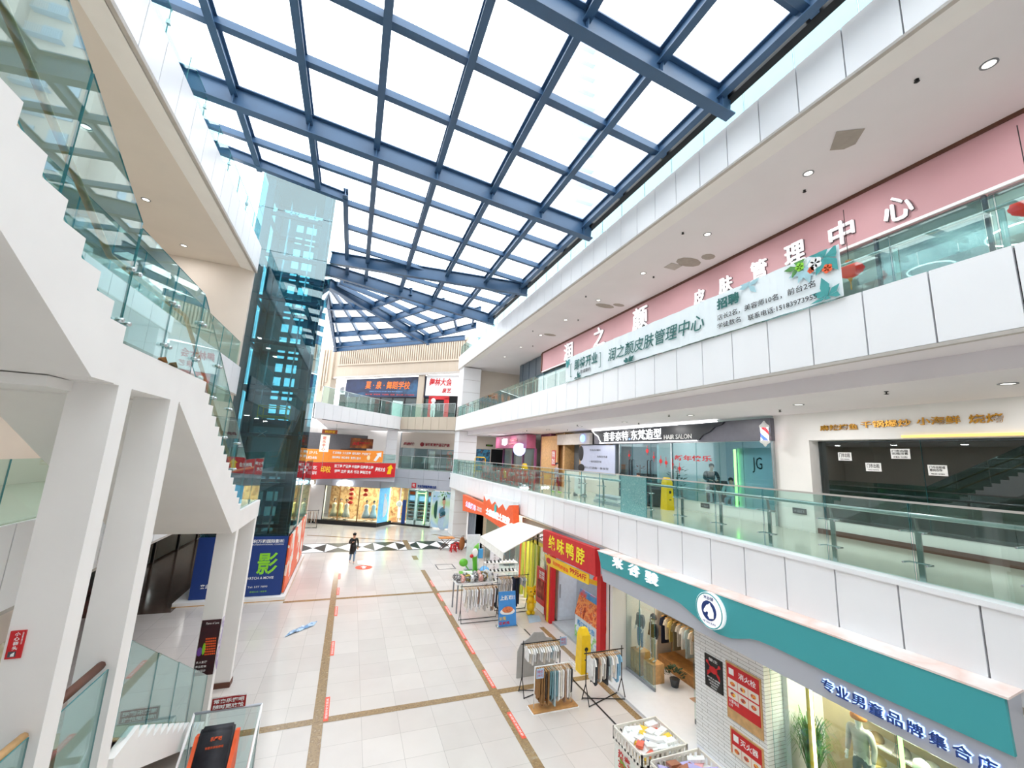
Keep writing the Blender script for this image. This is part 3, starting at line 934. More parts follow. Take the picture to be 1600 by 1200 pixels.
m.box(x0+1.05, x1-0.85, y0+0.95, y0+2.15, 5.0, 7.0, 1)
m.build('lift_car', [M['lsteel'], mat('lift_car_panel', (150, 168, 172), 0.3, metal=0.6)], lt)
m = MB()
for za in (7.5, 7.95):
    m.path([(x0+1.1, y0+0.95, za), (x1-0.9, y0+0.95, za), (x1-0.9, y0+2.1, za), (x0+1.1, y0+2.1, za), (x0+1.1, y0+0.95, za)], 0.025, 6)
for px_, py_ in ((x0+1.1, y0+0.95), (x1-0.9, y0+0.95), (x1-0.9, y0+2.1), (x0+1.1, y0+2.1)):
    m.path([(px_, py_, 7.3), (px_, py_, 7.97)], 0.025, 6)
m.build('guard_rail', M['yellow'], lt, label='yellow guard rail on the lift car roof')
m = MB(); m.box(x0+0.05, x1-0.05, y0+0.05, y1, zt-0.12, zt); m.build('roof', M['lsteel'], lt)
m = MB(); m.box(-5.65, -1.88, 19.95, 27.4, 0, 0.15, 0); m.box(-5.66, -1.87, 19.94, 27.41, 0.0, 0.03, 1)
struct(m, 'floor_lift_plinth', [M['plaster'], M['wood']])
t = thing('hoarding', 'orange printed hoarding running along the right side of the lift base', 'hoarding', (-2.05, 23.6, 0.15))
M['orprint'] = ramp_mat('orange_white_print', [(245, 92, 50), (246, 110, 66), (250, 214, 196), (244, 100, 56), (252, 240, 232)], 1.6, 0.5, 'cells')
MB().box(-2.06, -2.0, 20.32, 27.0, 0.15, 2.4).build('board', M['orprint'], t)
text('爱\n电\n影', (-1.998, 21.0, 0.5), WESTW, 1.4, 1.7, M['paper'], t, bold=0.02, keep=True)
m = MB(); m.box(-2.07, -1.97, 20.3, 27.05, 0.15, 0.2); m.build('base_rail', M['steel'], t)
m = MB(); glass_board(m, (-2.04, 23.25), (-2.04, 27.0), 2.4, 5.5); m.build('glass_panel', [M['gla_lift'], M['gla_edge']], t)

t = thing('billboard', 'navy blue cinema billboard with lime green characters on the lift base', 'billboard', (-3.66, 20.22, 0.15))
MB().box(-5.23, -2.08, 20.19, 20.25, 0.16, 2.46).build('board', M['navy'], t)
yb = 20.188
text('电', (-4.62, yb, 1.0), SOUTH, 0.75, 0.8, M['lime'], t, bold=0.02, depth=0.004)
text('影', (-3.08, yb, 0.98), SOUTH, 0.74, 0.84, M['lime'], t, bold=0.02, depth=0.004)
text('利万和国际影城', (-3.35, yb, 2.2), SOUTH, 1.14, 0.15, M['paper'], t, bold=0.02, depth=0.004)
text('INTERNATIONAL CINEMA', (-3.35, yb, 2.12), SOUTH, 1.14, 0.05, M['paper'], t, depth=0.004)
text('TIME TO', (-4.62, yb, 1.86), SOUTH, 0.5, 0.10, M['paper'], t, bold=0.01, depth=0.004)
text('WATCH A MOVIE', (-3.42, yb, 0.80), SOUTH, 1.0, 0.10, M['paper'], t, bold=0.01, depth=0.004)
text('来此', (-4.92, yb, 0.55), SOUTH, 0.34, 0.16, M['paper'], t, bold=0.015, depth=0.004)
text('Tel: 577 7890', (-3.3, yb, 0.48), SOUTH, 0.7, 0.07, M['paper'], t, depth=0.004)
text('影城公众 / 微信号', (-3.2, yb, 0.30), SOUTH, 0.6, 0.06, M['lime'], t, depth=0.004)
# ---------------------------------------------------------------- people
def skin_mesh(verts, edges, radii, root=0, sub=1):
    me = bpy.data.meshes.new('s')
    me.from_pydata([tuple(v) for v in verts], edges, [])
    o = bpy.data.objects.new('s', me); COL.objects.link(o)
    md = o.modifiers.new('skin', 'SKIN'); md.use_smooth_shade = True
    for i, sv in enumerate(me.skin_vertices[0].data):
        r = radii[i]
        sv.radius = r if isinstance(r, tuple) else (r, r)
        sv.use_root = (i == root)
    o.modifiers.new('sub', 'SUBSURF').levels = sub
    bpy.context.view_layer.update()
    dg = bpy.context.evaluated_depsgraph_get()
    out = bpy.data.meshes.new_from_object(o.evaluated_get(dg))
    COL.objects.unlink(o); bpy.data.objects.remove(o); bpy.data.meshes.remove(me)
    for p in out.polygons: p.use_smooth = True
    return out

def put_mesh(me, name, m, parent, rot, scale):
    R = Matrix.Rotation(rot, 3, 'Z')
    for v in me.vertices: v.co = R @ (v.co*scale)
    me.materials.clear(); me.materials.append(m)
    o = bpy.data.objects.new(name, me); COL.objects.link(o); o.parent = parent
    return o

def chain(pts, rad, base=None):
    return pts, rad

def person(label, loc, heading, J, top, legs, shoes, height=1.66, coat=None, hair=None, cap=None, group=None):
    """J: joint positions for a 1.66 m figure, x right, y forward, z up"""
    t = thing('person', label, 'person', loc, group)
    s = height/1.66
    D = dict(pel=(0, 0, .86), wai=(0, 0, 1.02), che=(0, .0, 1.22), nek=(0, .01, 1.40), hed=(0, .02, 1.50), crn=(0, .02, 1.60),
             sl=(-.17, 0, 1.35), sr=(.17, 0, 1.35), el=(-.22, -.02, 1.08), er=(.22, -.02, 1.08), wl=(-.22, .06, .86), wr=(.22, .06, .86),
             hl=(-.09, 0, .84), hr=(.09, 0, .84), kl=(-.10, .02, .46), kr=(.10, .02, .46), al=(-.10, -.01, .08), ar=(.10, -.01, .08))
    D.update(J)
    V = {k: Vector(v) for k, v in D.items()}
    for sd in 'lr':
        d = (V['w'+sd]-V['e'+sd]).normalized()
        V['p'+sd] = V['w'+sd]+d*0.075
        fwd = Vector((0, .1, 0))
        V['t'+sd] = V['a'+sd]+Vector((0, .15, -.045))
    # the body: one continuous surface
    names = ['pel', 'wai', 'che', 'nek', 'hed', 'crn', 'sl', 'el', 'wl', 'pl', 'sr', 'er', 'wr', 'pr', 'hl', 'kl', 'al', 'tl', 'hr', 'kr', 'ar', 'tr']
    rad = [(.13, .10), (.115, .085), (.13, .09), .05, (.072, .088), (.06, .07), .05, .036, .024, (.03, .018), .05, .036, .024, (.03, .018), .075, .05, .034, .03, .075, .05, .034, .03]
    ix = {n: i for i, n in enumerate(names)}
    E = [('pel', 'wai'), ('wai', 'che'), ('che', 'nek'), ('nek', 'hed'), ('hed', 'crn'), ('che', 'sl'), ('sl', 'el'), ('el', 'wl'), ('wl', 'pl'),
         ('che', 'sr'), ('sr', 'er'), ('er', 'wr'), ('wr', 'pr'), ('pel', 'hl'), ('hl', 'kl'), ('kl', 'al'), ('al', 'tl'), ('pel', 'hr'), ('hr', 'kr'), ('kr', 'ar'), ('ar', 'tr')]
    vs = [V[n] for n in names]; es = [(ix[a], ix[b]) for a, b in E]
    for sd, sg in (('l', -1), ('r', 1)):
        d = (V['p'+sd]-V['w'+sd]).normalized()
        side = d.cross(Vector((0, 0, 1))); side = side.normalized() if side.length > .1 else Vector((1, 0, 0))
        bend = Vector((0, .5, -.6)) if abs(d.z) > .6 else Vector((0, 0, -.7))
        for k, L in enumerate((.062, .075, .08, .07)):
            b = V['p'+sd]+side*(.011*(k-1.5)*1.3)
            i0 = len(vs); vs += [b+d*L*.5, b+d*L*.8+bend*L*.35]; rad += [.009, .007]
            es += [(ix['p'+sd], i0), (i0, i0+1)]
        b = V['w'+sd]+d*.03; i0 = len(vs); vs += [b+side*(.03*sg)+d*.02, b+side*(.04*sg)+d*.05]; rad += [.010, .008]
        es += [(ix['w'+sd], i0), (i0, i0+1)]
    me = skin_mesh(vs, es, rad)
    put_mesh(me, 'body', M['skin'], t, heading, s)
    H = V['hed']+Vector((0, 0, .045))
    f = MB()
    for e in (-1, 1):
        f.ball(H+Vector((e*.031, .083, .0)), .011, .008, .008, 8, 6, 1)
        f.ball(H+Vector((e*.078, .0, -.01)), .012, .022, .032, 8, 6, 0)
    f.ball(H+Vector((0, .095, -.03)), .012, .018, .024, 8, 6, 0)
    f.ball(H+Vector((0, .078, -.068)), .024, .012, .007, 8, 6, 2)
    def child(mb, name, mats):
        R = Matrix.Rotation(heading, 3, 'Z')
        mb.v = [tuple(R @ (Vector(p)*s) + Vector(loc)) for p in mb.v]
        return mb.build(name, mats, t)
    child(f, 'face', [M['skin'], M['ink'], mat('lips', (176, 100, 92), .5, noise=0)])
    f = MB()
    f.ball(H+Vector((0, -.012, .035)), .088, .100, .082, 14, 9)
    if hair == 'long':
        f.ball(H+Vector((0, -.05, -.06)), .085, .06, .14, 12, 8)
    f.v = [p if not (p[1] > H.y+.035 and p[2] < H.z+.055) else (p[0]*.9, H.y+.035+.2*(p[1]-H.y-.035), max(p[2], H.z+.045)) for p in f.v]
    child(f, 'hair', M['hair'])
    if cap:
        f = MB(); f.lathe(H+Vector((0, 0, .05)), [(.098, 0), (.105, .03), (.085, .075), (.03, .1), (.005, .103)], 16)
        f.prism([H+Vector((-.07, .07, .045)), H+Vector((.07, .07, .045)), H+Vector((.05, .17, .035)), H+Vector((-.05, .17, .035))], (0, 0, .012))
        child(f, 'cap', cap)
    # clothes
    hem = V['pel']+Vector((0, 0, -.04))
    vs = [V['pel'], V['wai'], V['che'], V['nek']+Vector((0, 0, -.02)), V['sl'], V['el'], V['wl'], V['sr'], V['er'], V['wr']]
    rd = [(.155, .12), (.15, .115), (.15, .11), .065, .07, .056, .04, .07, .056, .04]
    es = [(0, 1), (1, 2), (2, 3), (2, 4), (4, 5), (5, 6), (2, 7), (7, 8), (8, 9)]
    put_mesh(skin_mesh(vs, es, rd, 1), 'coat' if coat else 'jumper', top, t, heading, s)
    if coat:
        kz = coat
        f = MB()
        f.lathe((V['pel'].x, V['pel'].y, 0), [(.155, 1.02), (.165, .9), (.18, .75), (.19, kz), (.182, kz), (.15, .95)], 18, sx=1.0, sy=.78)
        child(f, 'coat_skirt', top)
    vs = [V['pel']+Vector((0, 0, .06)), V['pel'], V['hl'], V['kl'], V['al']+Vector((0, 0, .02)), V['hr'], V['kr'], V['ar']+Vector((0, 0, .02))]
    rd = [(.13, .1), (.135, .105), .09, .066, .052, .09, .066, .052]
    put_mesh(skin_mesh(vs, [(0, 1), (1, 2), (2, 3), (3, 4), (1, 5), (5, 6), (6, 7)], rd, 0), 'trousers', legs, t, heading, s)
    for sd in 'lr':
        a = V['a'+sd]; f = MB()
        f.ball(a+Vector((0, .05, -.045)), .046, .125, .036, 12, 7)
        f.ball(a+Vector((0, -.01, -.015)), .044, .055, .05, 10, 6)
        f.v = [(p[0], p[1], max(p[2], a.z-.078)) for p in f.v]
        child(f, 'shoe', shoes)
    return t

M['lit_sign'] = mat('soft_lit_letter', (250, 252, 255), 0.4, noise=0, emit=.8)
# ---------------------------------------------------------------- gallery downlights (unlit fittings, glow and fill light added) and ceiling fittings
M['lampglass'] = mat('downlight_lens', (255, 250, 240), 0.4, noise=0, emit=1.2)
def downlight(x, y, z, label, watts=30, r=0.09, lit=True, group=None):
    t = thing('ceiling_downlight', label, 'downlight', (x, y, z), group)
    m = MB(); m.lathe((x, y, z-0.012), [(r+.03, 0.012), (r+.03, 0.0), (r, 0.0), (r, 0.01)], 16); m.build('trim_ring', M['grey'], t)
    m = MB(); m.lathe((x, y, z-0.004), [(r, 0.0), (r, 0.003)], 16); m.build('lens', M['lampglass'] if lit else M['grey'], t)
    if watts:
        L = bpy.data.lights.new('downlight', 'AREA'); L.shape = 'DISK'; L.size = 0.3; L.energy = watts; L.color = (1.0, .98, .97); L.spread = PI  # in the galleries, fill light added at an unlit fitting
        o = bpy.data.objects.new('downlight_fill_lamp', L); COL.objects.link(o); o.parent = t
        o.location = (0, 0, -0.03)
    return t
for k in range(9):
    y = 3.2+3.4*k
    downlight(9.9, y, 7.80, 'round ceiling downlight above the second storey walkway outside the salon and restaurant', 26, group='second storey walkway downlights')
for k in range(9):
    y = 2.74+3.1*k
    downlight(9.75, y, 13.47, 'round ceiling downlight above the third storey walkway outside the rose wall', 34, group='third storey walkway downlights')
for k in range(6):
    downlight(-6.8, 2.5+3.1*k, 13.5, 'round ceiling downlight over the left hand third storey walkway', 17, group='left third storey downlights')
for k in range(6):
    downlight(-6.8, 2.5+3.1*k, 8.12, 'round ceiling downlight over the left hand second storey walkway', 18, group='left second storey downlights')
def small_fit(x, y, z, label, group):
    m = MB(); m.lathe((x, y, z-.06), [(.02, 0), (.045, .012), (.012, .02), (.012, .045), (.035, .05), (.035, .06)], 10)
    return tag(m.build('sprinkler', M['black'], None), label, 'sprinkler', group)
for k in range(8):
    small_fit(9.0+1.3*(k % 2), 3.4+2.9*k, 13.47, 'small dark sprinkler head on the ceiling above the rose sign wall', 'third storey sprinklers')
for k in range(7):
    small_fit(9.4+1.1*(k % 2), 4.6+2.9*k, 7.80, 'small dark sprinkler head on the ceiling above the hair salon walkway', 'second storey sprinklers')
m = MB(); m.add([(x, y, 13.462) for x, y in ((9.42, 5.15), (8.98, 4.75), (9.42, 4.45), (9.72, 4.8), (9.66, 5.0))], [[0, 1, 2, 3, 4]])
tag(m.build('ceiling_patch', M['patch'], None), 'large grey peeled patch in the ceiling above the rose wall', 'patch')
for k, (x, y, a, b) in enumerate(((10.6, 10.6, .5, .3), (10.9, 10.0, .25, .2), (10.4, 15.6, .5, .22), (10.9, 15.2, .3, .16), (10.2, 21, .4, .2))):
    m = MB(); m.lathe((x, y, 13.462), [(1, 0), (1, .006)], 10, sx=a, sy=b)
    tag(m.build('ceiling_hole', M['patch'], None), 'grey bare oval where paint has come off the third storey ceiling', 'patch', 'bare ovals in the third storey ceiling')
m = MB(); m.box(10.1, 10.6, 10.9, 11.3, 13.455, 13.468); tag(m.build('ceiling_hatch', M['ledge'], None), 'square access hatch in the ceiling near the character for face', 'hatch')

# ---------------------------------------------------------------- third storey right: rose wall letters, banner, shop front
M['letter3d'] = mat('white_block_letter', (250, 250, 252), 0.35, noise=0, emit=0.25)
ORD = 'first,second,third,fourth,fifth,sixth,seventh,eighth,ninth and last'.split(',')
for ch, y, z, hh in zip('润之颜皮肤管理中心', (21.13, 17.82, 14.49, 11.06, 9.89, 8.63, 7.48, 6.23, 5.01), (12.68, 12.72, 12.73, 12.5, 12.52, 12.55, 12.55, 12.55, 12.54),
                        (1.05, 1.05, 1.05, .55, .58, .6, .63, .66, .62)):
    w = hh*.9 if hh < 1 else 1.0
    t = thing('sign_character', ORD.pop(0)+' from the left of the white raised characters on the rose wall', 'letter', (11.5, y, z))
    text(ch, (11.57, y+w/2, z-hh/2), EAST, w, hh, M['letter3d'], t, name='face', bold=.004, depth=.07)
    text(ch, (11.595, y+w/2+.01, z-hh/2-.01), EAST, w+.02, hh+.02, M['char'], t, name='back_edge', bold=.02, depth=.02)
M['bannercloth'] = mat('white_banner_cloth', (238, 246, 250), 0.7, noise=.02, scale=2)
M['deepgreen'] = mat('deep_green_print', (28, 104, 100), 0.6, noise=0)
t = thing('banner', 'long white opening banner with green characters hung along the third storey balustrade', 'banner', (7.7, 9.2, 9.26))
m = MB(); n = 60
for k in range(n):
    ya, yb2 = 4.22+10.08*k/n, 4.22+10.08*(k+1)/n
    wa, wb = .012*math.sin(k*1.7)+.008*math.sin(k*.6), .012*math.sin((k+1)*1.7)+.008*math.sin((k+1)*.6)
    m.add([(7.71+wa, ya, 9.27), (7.71+wb, yb2, 9.27), (7.71+wb, yb2, 10.25), (7.71+wa, ya, 10.25)], [[3, 2, 1, 0]], 0, True)
m.build('cloth', M['bannercloth'], t)
xb = 7.68
text('即将开业', (xb, 13.55, 9.62), EAST, 1.6, .42, M['deepgreen'], t, bold=.015, depth=.004)
text('敬请期待', (xb, 13.1, 9.42), EAST, .72, .14, M['char'], t, depth=.004)
for y in (13.85, 11.75):
    m = MB(); q = -.1 if y > 13 else .1
    m.box(xb-.002, xb+.002, y-.012, y+.012, 9.42, 9.95); m.box(xb-.002, xb+.002, min(y, y+q), max(y, y+q), 9.93, 9.95); m.box(xb-.002, xb+.002, min(y, y+q), max(y, y+q), 9.42, 9.44)
    m.build('bracket_print', M['deepgreen'], t)
text('润之颜皮肤管理中心', (xb, 11.3, 9.52), EAST, 4.05, .42, M['deepgreen'], t, bold=.004, depth=.004, shear=.15)
text('招聘', (xb, 6.85, 9.86), EAST, .6, .27, M['deepgreen'], t, bold=.03, depth=.004)
text('店长2名，美容师10名，前台2名', (xb, 6.85, 9.60), EAST, 2.2, .14, M['ink'], t, depth=.004)
text('学徒数名', (xb, 6.86, 9.40), EAST, .62, .13, M['ink'], t, depth=.004)
text('联系电话:15183973955', (xb, 6.06, 9.36), EAST, 1.42, .13, M['ink'], t, depth=.004)
def leafy(cy, cz, n, L, colm, seed, sub=None):
    random.seed(seed); m = MB()
    for k in range(n):
        a = random.uniform(0, 2*PI); l = L*random.uniform(.6, 1); w = l*.22
        d = Vector((0, math.cos(a), math.sin(a))); p = Vector((0, -d.z, d.y)); c = Vector((xb-.001-.0008*k, cy, cz))
        m.add([c, c+d*l*.5+p*w, c+d*l, c+d*l*.5-p*w], [[0, 1, 2, 3]])
    m.v = [(x, max(4.25, min(14.26, y)), max(9.285, min(10.235, z))) for x, y, z in m.v]
    return m.build('printed_leaves', colm, t)
M['p_teal'] = mat('teal_leaf_print', (70, 160, 160), .7, noise=.1); M['p_pale'] = mat('pale_leaf_print', (170, 210, 220), .7, noise=.1)
leafy(4.45, 10.1, 9, .45, M['p_teal'], 1); leafy(4.8, 10.05, 8, .35, M['p_pale'], 2); leafy(4.95, 10.12, 7, .28, M['leaf'], 3)
leafy(4.45, 9.35, 8, .4, M['p_teal'], 4); leafy(14.1, 10.1, 7, .3, M['p_teal'], 5); leafy(13.3, 9.3, 7, .3, M['deepgreen'], 6); leafy(10.2, 9.3, 8, .34, M['deepgreen'], 7); leafy(6.0, 10.15, 7, .35, M['p_pale'], 8)
m = MB()
for cy, cz, r, mi in ((4.42, 9.86, .07, 0), (4.62, 10.05, .1, 1), (4.9, 10.1, .07, 2), (4.7, 9.95, .05, 0)):
    for k in range(5):
        a = 2*PI*k/5; m.lathe((xb-.008, cy+r*.7*math.cos(a), cz+r*.7*math.sin(a)), [(r*.6, -.002), (r*.6, .002)], 10, mi, axis='x')
m.build('printed_flowers', [M['orange'], M['paper'], M['lime']], t)
# third storey shop front behind the balustrade
t = thing('storefront', 'third storey glass shop front with rippled panels under the rose wall', 'shop front', (11.65, 8, 9.22))
def ripple():
    m = bpy.data.materials.new('rippled_glass'); m.use_nodes = True; nt = m.node_tree
    nt.nodes.remove(nt.nodes['Principled BSDF']); out = nt.nodes['Material Output']
    tr = nt.nodes.new('ShaderNodeBsdfTransparent'); tr.inputs['Color'].default_value = lin((196, 212, 212)) + (1,)
    g = nt.nodes.new('ShaderNodeBsdfGlossy'); g.inputs['Roughness'].default_value = .12; g.inputs['Color'].default_value = (.62, .74, .74, 1)
    tc = nt.nodes.new('ShaderNodeTexCoord'); mp = nt.nodes.new('ShaderNodeMapping'); mp.inputs['Scale'].default_value = (1, 1, 2.4)
    n = nt.nodes.new('ShaderNodeTexNoise'); n.inputs['Scale'].default_value = 9; b = nt.nodes.new('ShaderNodeBump'); b.inputs['Strength'].default_value = .8
    mx = nt.nodes.new('ShaderNodeMixShader'); mx.inputs['Fac'].default_value = .45
    nt.links.new(tc.outputs['Object'], mp.inputs[0]); nt.links.new(mp.outputs[0], n.inputs['Vector']); nt.links.new(n.outputs['Fac'], b.inputs['Height'])
    nt.links.new(b.outputs[0], g.inputs['Normal']); nt.links.new(tr.outputs[0], mx.inputs[1]); nt.links.new(g.outputs[0], mx.inputs[2]); nt.links.new(mx.outputs[0], out.inputs['Surface'])
    return m
M['ripple'] = ripple()
for a, b, mt in ((3.72, 5.55, 'ripple'), (5.57, 6.5, 'gla_clear'), (1.4, 3.6, 'gla_clear'), (-1.5, 1.38, 'ripple'), (6.55, 8.6, 'ripple')):
    glass_board(MB(), (11.66, a), (11.66, b), 9.24, 12.03).build('glass_panel', [M[mt], M['gla_edge']], t)
for y in (3.66, 5.56, 6.52, 1.39):
    MB().box(11.6, 11.68, y-.03, y+.03, 9.22, 12.03).build('mullion', M['char'], t)
for y in (3.3, 2.95):
    m = MB(); m.path([(11.6, y, 9.9), (11.56, y, 9.95), (11.56, y, 10.7), (11.6, y, 10.75)], .022, 8); m.build('door_handle', M['black'], t)
glass_board(MB(), (11.68, 13.6), (11.68, 24.9), 9.24, 12.03).build('glass_panel', [M['gla_dark'], M['gla_edge']], t)
M['lantern'] = mat('red_lantern_silk', (226, 58, 40), .6, noise=.08, emit=.12)
for y, lab in ((2.95, 'red paper lantern hanging at the shop door with steel handles, third storey'), (5.95, 'red paper lantern hanging beside the end of the white banner')):
    t = thing('lantern', lab, 'lantern', (11.2, y, 12.0))
    m = MB(); m.path([(11.2, y, 12.95), (11.2, y, 11.5)], .008, 5); m.build('cord', M['ink'], t)
    m = MB(); prof = []
    for k in range(13): prof.append((.05+.24*math.sin(PI*k/12)*(1+.05*(-1)**k), -.22+.44*k/12))
    m.lathe((11.2, y, 11.28), prof, 16); m.build('body', M['lantern'], t)
    m = MB(); m.lathe((11.2, y, 10.98), [(.03, 0), (.04, .03), (.05, .09)], 10); m.path([(11.2, y, 11.0), (11.2, y, 10.75)], .015, 6); m.build('tassel', M['gold'], t)
    m = MB(); m.lathe((11.2, y, 11.5), [(.07, 0), (.07, .03)], 12); m.build('cap', M['gold'], t)
for x, y, z, r in ((12.6, 5.0, 11.2, .42), (12.9, 4.3, 10.95, .33), (13.2, 3.6, 11.6, .62), (12.8, 2.6, 11.4, .5), (12.9, 6.1, 11.0, .3)):
    t = thing('ring_lamp', 'white ring shaped pendant lamp glowing inside the rippled glass shop', 'lamp', (x, y, z), 'ring lamps in the third storey shop')
    m = MB(); m.ring((x, y, z), r, .016, 32); m.build('ring', M['lit_strip'], t)
    m = MB()
    for k in range(3):
        a = 2*PI*k/3; m.path([(x+r*math.cos(a), y+r*math.sin(a), z), (x, y, 12.0)], .004, 4)
    m.build('cable', M['grey'], t, kind='stuff')
L = bpy.data.lights.new('ring', 'AREA'); L.energy = 35; L.size = 1.6; o = bpy.data.objects.new('shop_fill_light', L); COL.objects.link(o); o.location = (13.4, 4.2, 12.0)  # unseen area light added as fill inside this shop
m = MB(); m.box(11.9, 16, -2.5, 13.4, 12.04, 12.1); struct(m, 'ceiling_shop_1', M['plaster'])

# ---------------------------------------------------------------- second storey right: hair salon
t = thing('shop_sign', 'dark grey hair salon fascia sign with white lit characters and light strips', 'sign', (11.4, 13, 7.1))
m = MB()
m.box(11.38, 11.54, 8.45, 17.9, 7.07, 7.73, 0)
m.build('fascia_board', mat('mid_grey_fascia', (98, 98, 108), .4), t)
pts = [(17.95, 7.70), (17.7, 7.55), (17.45, 7.45), (17.3, 7.25), (17.2, 7.15), (11.1, 7.13), (10.9, 7.3), (10.6, 7.4), (10.4, 7.55), (10.1, 7.62), (10.0, 7.71)]
m = MB(); m.prism([(11.37, y, z) for y, z in pts], (-.05, 0, 0)); m.build('black_panel', mat('black_sign_panel', (44, 48, 54), .3), t)
m = MB(); m.bar((11.33, 18.0, 7.74), (11.33, 10.3, 7.74), .05, .03); m.bar((11.33, 17.3, 7.11), (11.33, 11.2, 7.11), .05, .025)
for p, q in zip(pts[:4], pts[1:5]): m.bar((11.31, p[0], p[1]), (11.31, q[0], q[1]), .015, .015)
m.build('light_strip', M['lit_strip'], t)
text('音非奈特', (11.315, 16.95, 7.2), EAST, 1.9, .42, M['lit_sign'], t, bold=.006, depth=.015)
text('东梵造型', (11.315, 14.85, 7.2), EAST, 1.9, .44, M['lit_sign'], t, bold=.006, depth=.015)
m = MB(); m.ball((11.3, 14.95, 7.25), .03, .035, .035); m.build('lettering_dot', M['lit_blue'], t)
text('HAIR SALON', (11.315, 12.8, 7.19), EAST, 1.4, .17, M['paper'], t, depth=.02)
t = thing('shop_sign', 'beige bulkhead with a round blue glowing lamp left of the salon sign', 'sign', (11.4, 20, 7.1))
MB().box(11.36, 11.54, 18.3, 21.9, 7.07, 7.66).build('bulkhead', mat('beige_bulkhead', (206, 200, 194), .6), t)
m = MB(); m.ball((11.3, 18.9, 7.38), .1, .2, .2); m.build('lamp', M['lit_blue'], t)
t = thing('salon_storefront', 'hair salon glass front with new year stickers and black door handles', 'shop front', (11.5, 12, 4.65))
segs = [8.5, 9.5, 10.4, 11.4, 12.6, 13.8, 15.0, 15.9]
for a, b in zip(segs, segs[1:]):
    glass_board(MB(), (11.5, a+.008), (11.5, b-.008), 5.02 if b < 12.7 else 4.68, 7.05).build('glass_panel', [M['gla_salon'] if 'gla_salon' in M else M['gla_clear'], M['gla_edge']], t)
text('新年快乐', (11.48, 12.45, 6.4), EAST, 1.75, .2, M['red'], t, name='sticker', bold=.02, depth=.004)
m = MB()
for y, z, r in ((13.6, 6.5, .06), (13.2, 6.35, .09), (12.9, 6.3, .08), (15.2, 6.55, .07), (14.0, 6.75, .09), (12.55, 6.25, .06), (12.2, 6.1, .08)):
    m.lathe((11.475, y, z), [(r, 0), (r, .004)], 8, axis='x'); m.box(11.474, 11.478, y-.01, y+.01, z-.18, z+.22)
m.build('sticker', M['red'], t, label='red round new year stickers with tassels')
for y in (15.05, 13.85):
    for d in (-.1, .1):
        m = MB(); m.path([(11.5, y+d, 5.6), (11.44, y+d, 5.62), (11.44, y+d, 6.35), (11.5, y+d, 6.37)], .02, 8); m.build('door_handle', M['black'], t)
for y in (12.6, 15.9, 8.5):
    MB().box(11.46, 11.54, y-.03, y+.03, 4.66, 7.06).build('mullion', M['steel'], t)
t = thing('reception_counter', 'dark reception counter with small gold characters inside the salon', 'counter', (12.2, 14.4, 4.66))
text('东梵造型', (11.9, 14.9, 5.55), EAST, .8, .1, M['gold'], t, bold=.01, depth=.01)
MB().box(11.92, 12.5, 13.75, 15.1, 4.66, 5.8).build('body', M['dark'], t)
t = thing('salon_poster', 'pale blue grey poster panel with small text left of the salon doors', 'poster', (11.5, 17.9, 5.7))
MB().box(11.5, 11.54, 16.3, 19.4, 5.62, 7.03).build('board', mat('pale_blue_grey_print', (186, 194, 218), .5, noise=.03), t)
for s_, y, z, w in (('专业设计顾问', 18.5, 6.72, 1.0), ('为您设计形象', 17.8, 6.4, .9), ('一站式美发沙龙', 18.5, 6.15, 1.1), ('用心打造每一款发型', 19.0, 5.83, 2.2)):
    text(s_, (11.497, y, z), EAST, w, .11, M['char'], t, depth=.003)
m = MB(); m.ball((11.49, 19.35, 6.6), .005, .25, .4); m.ball((11.49, 19.3, 5.85), .005, .35, .2); m.build('printed_figure', M['hair'], t)
t = thing('barber_pole', 'red white and blue barber pole lamp at the right end of the salon sign', 'lamp', (11.15, 8.47, 7.05))
m = MB(); m.lathe((11.15, 8.47, 7.0), [(.02, -.12), (.06, -.05), (.13, 0), (.13, .05), (.1, .06)], 16); m.build('bottom_cap', M['paper'], t)
m = MB(); m.lathe((11.15, 8.47, 7.42), [(.1, 0), (.13, .01), (.13, .06), (.05, .14), (.02, .2)], 16); m.build('top_cap', M['paper'], t)
m = MB(); n = 20
for k in range(12):
    for j in range(n):
        a0, a1 = 2*PI*j/n, 2*PI*(j+1)/n; z0 = 7.06+.03*k
        m.add([(11.15+.1*math.cos(a), 8.47+.1*math.sin(a), z) for a, z in ((a0, z0), (a1, z0), (a1, z0+.03), (a0, z0+.03))], [[0, 1, 2, 3]], (j+k) % n//5 % 4 if True else 0)
m.build('cylinder', [mat('pole_red', (225, 50, 60), .3, noise=0, emit=1), M['lit_white'], mat('pole_blue', (70, 100, 230), .3, noise=0, emit=1.2), M['lit_white']], t)
m = MB(); m.box(11.2, 11.4, 8.45, 8.49, 7.2, 7.3); m.build('bracket', M['grey'], t)
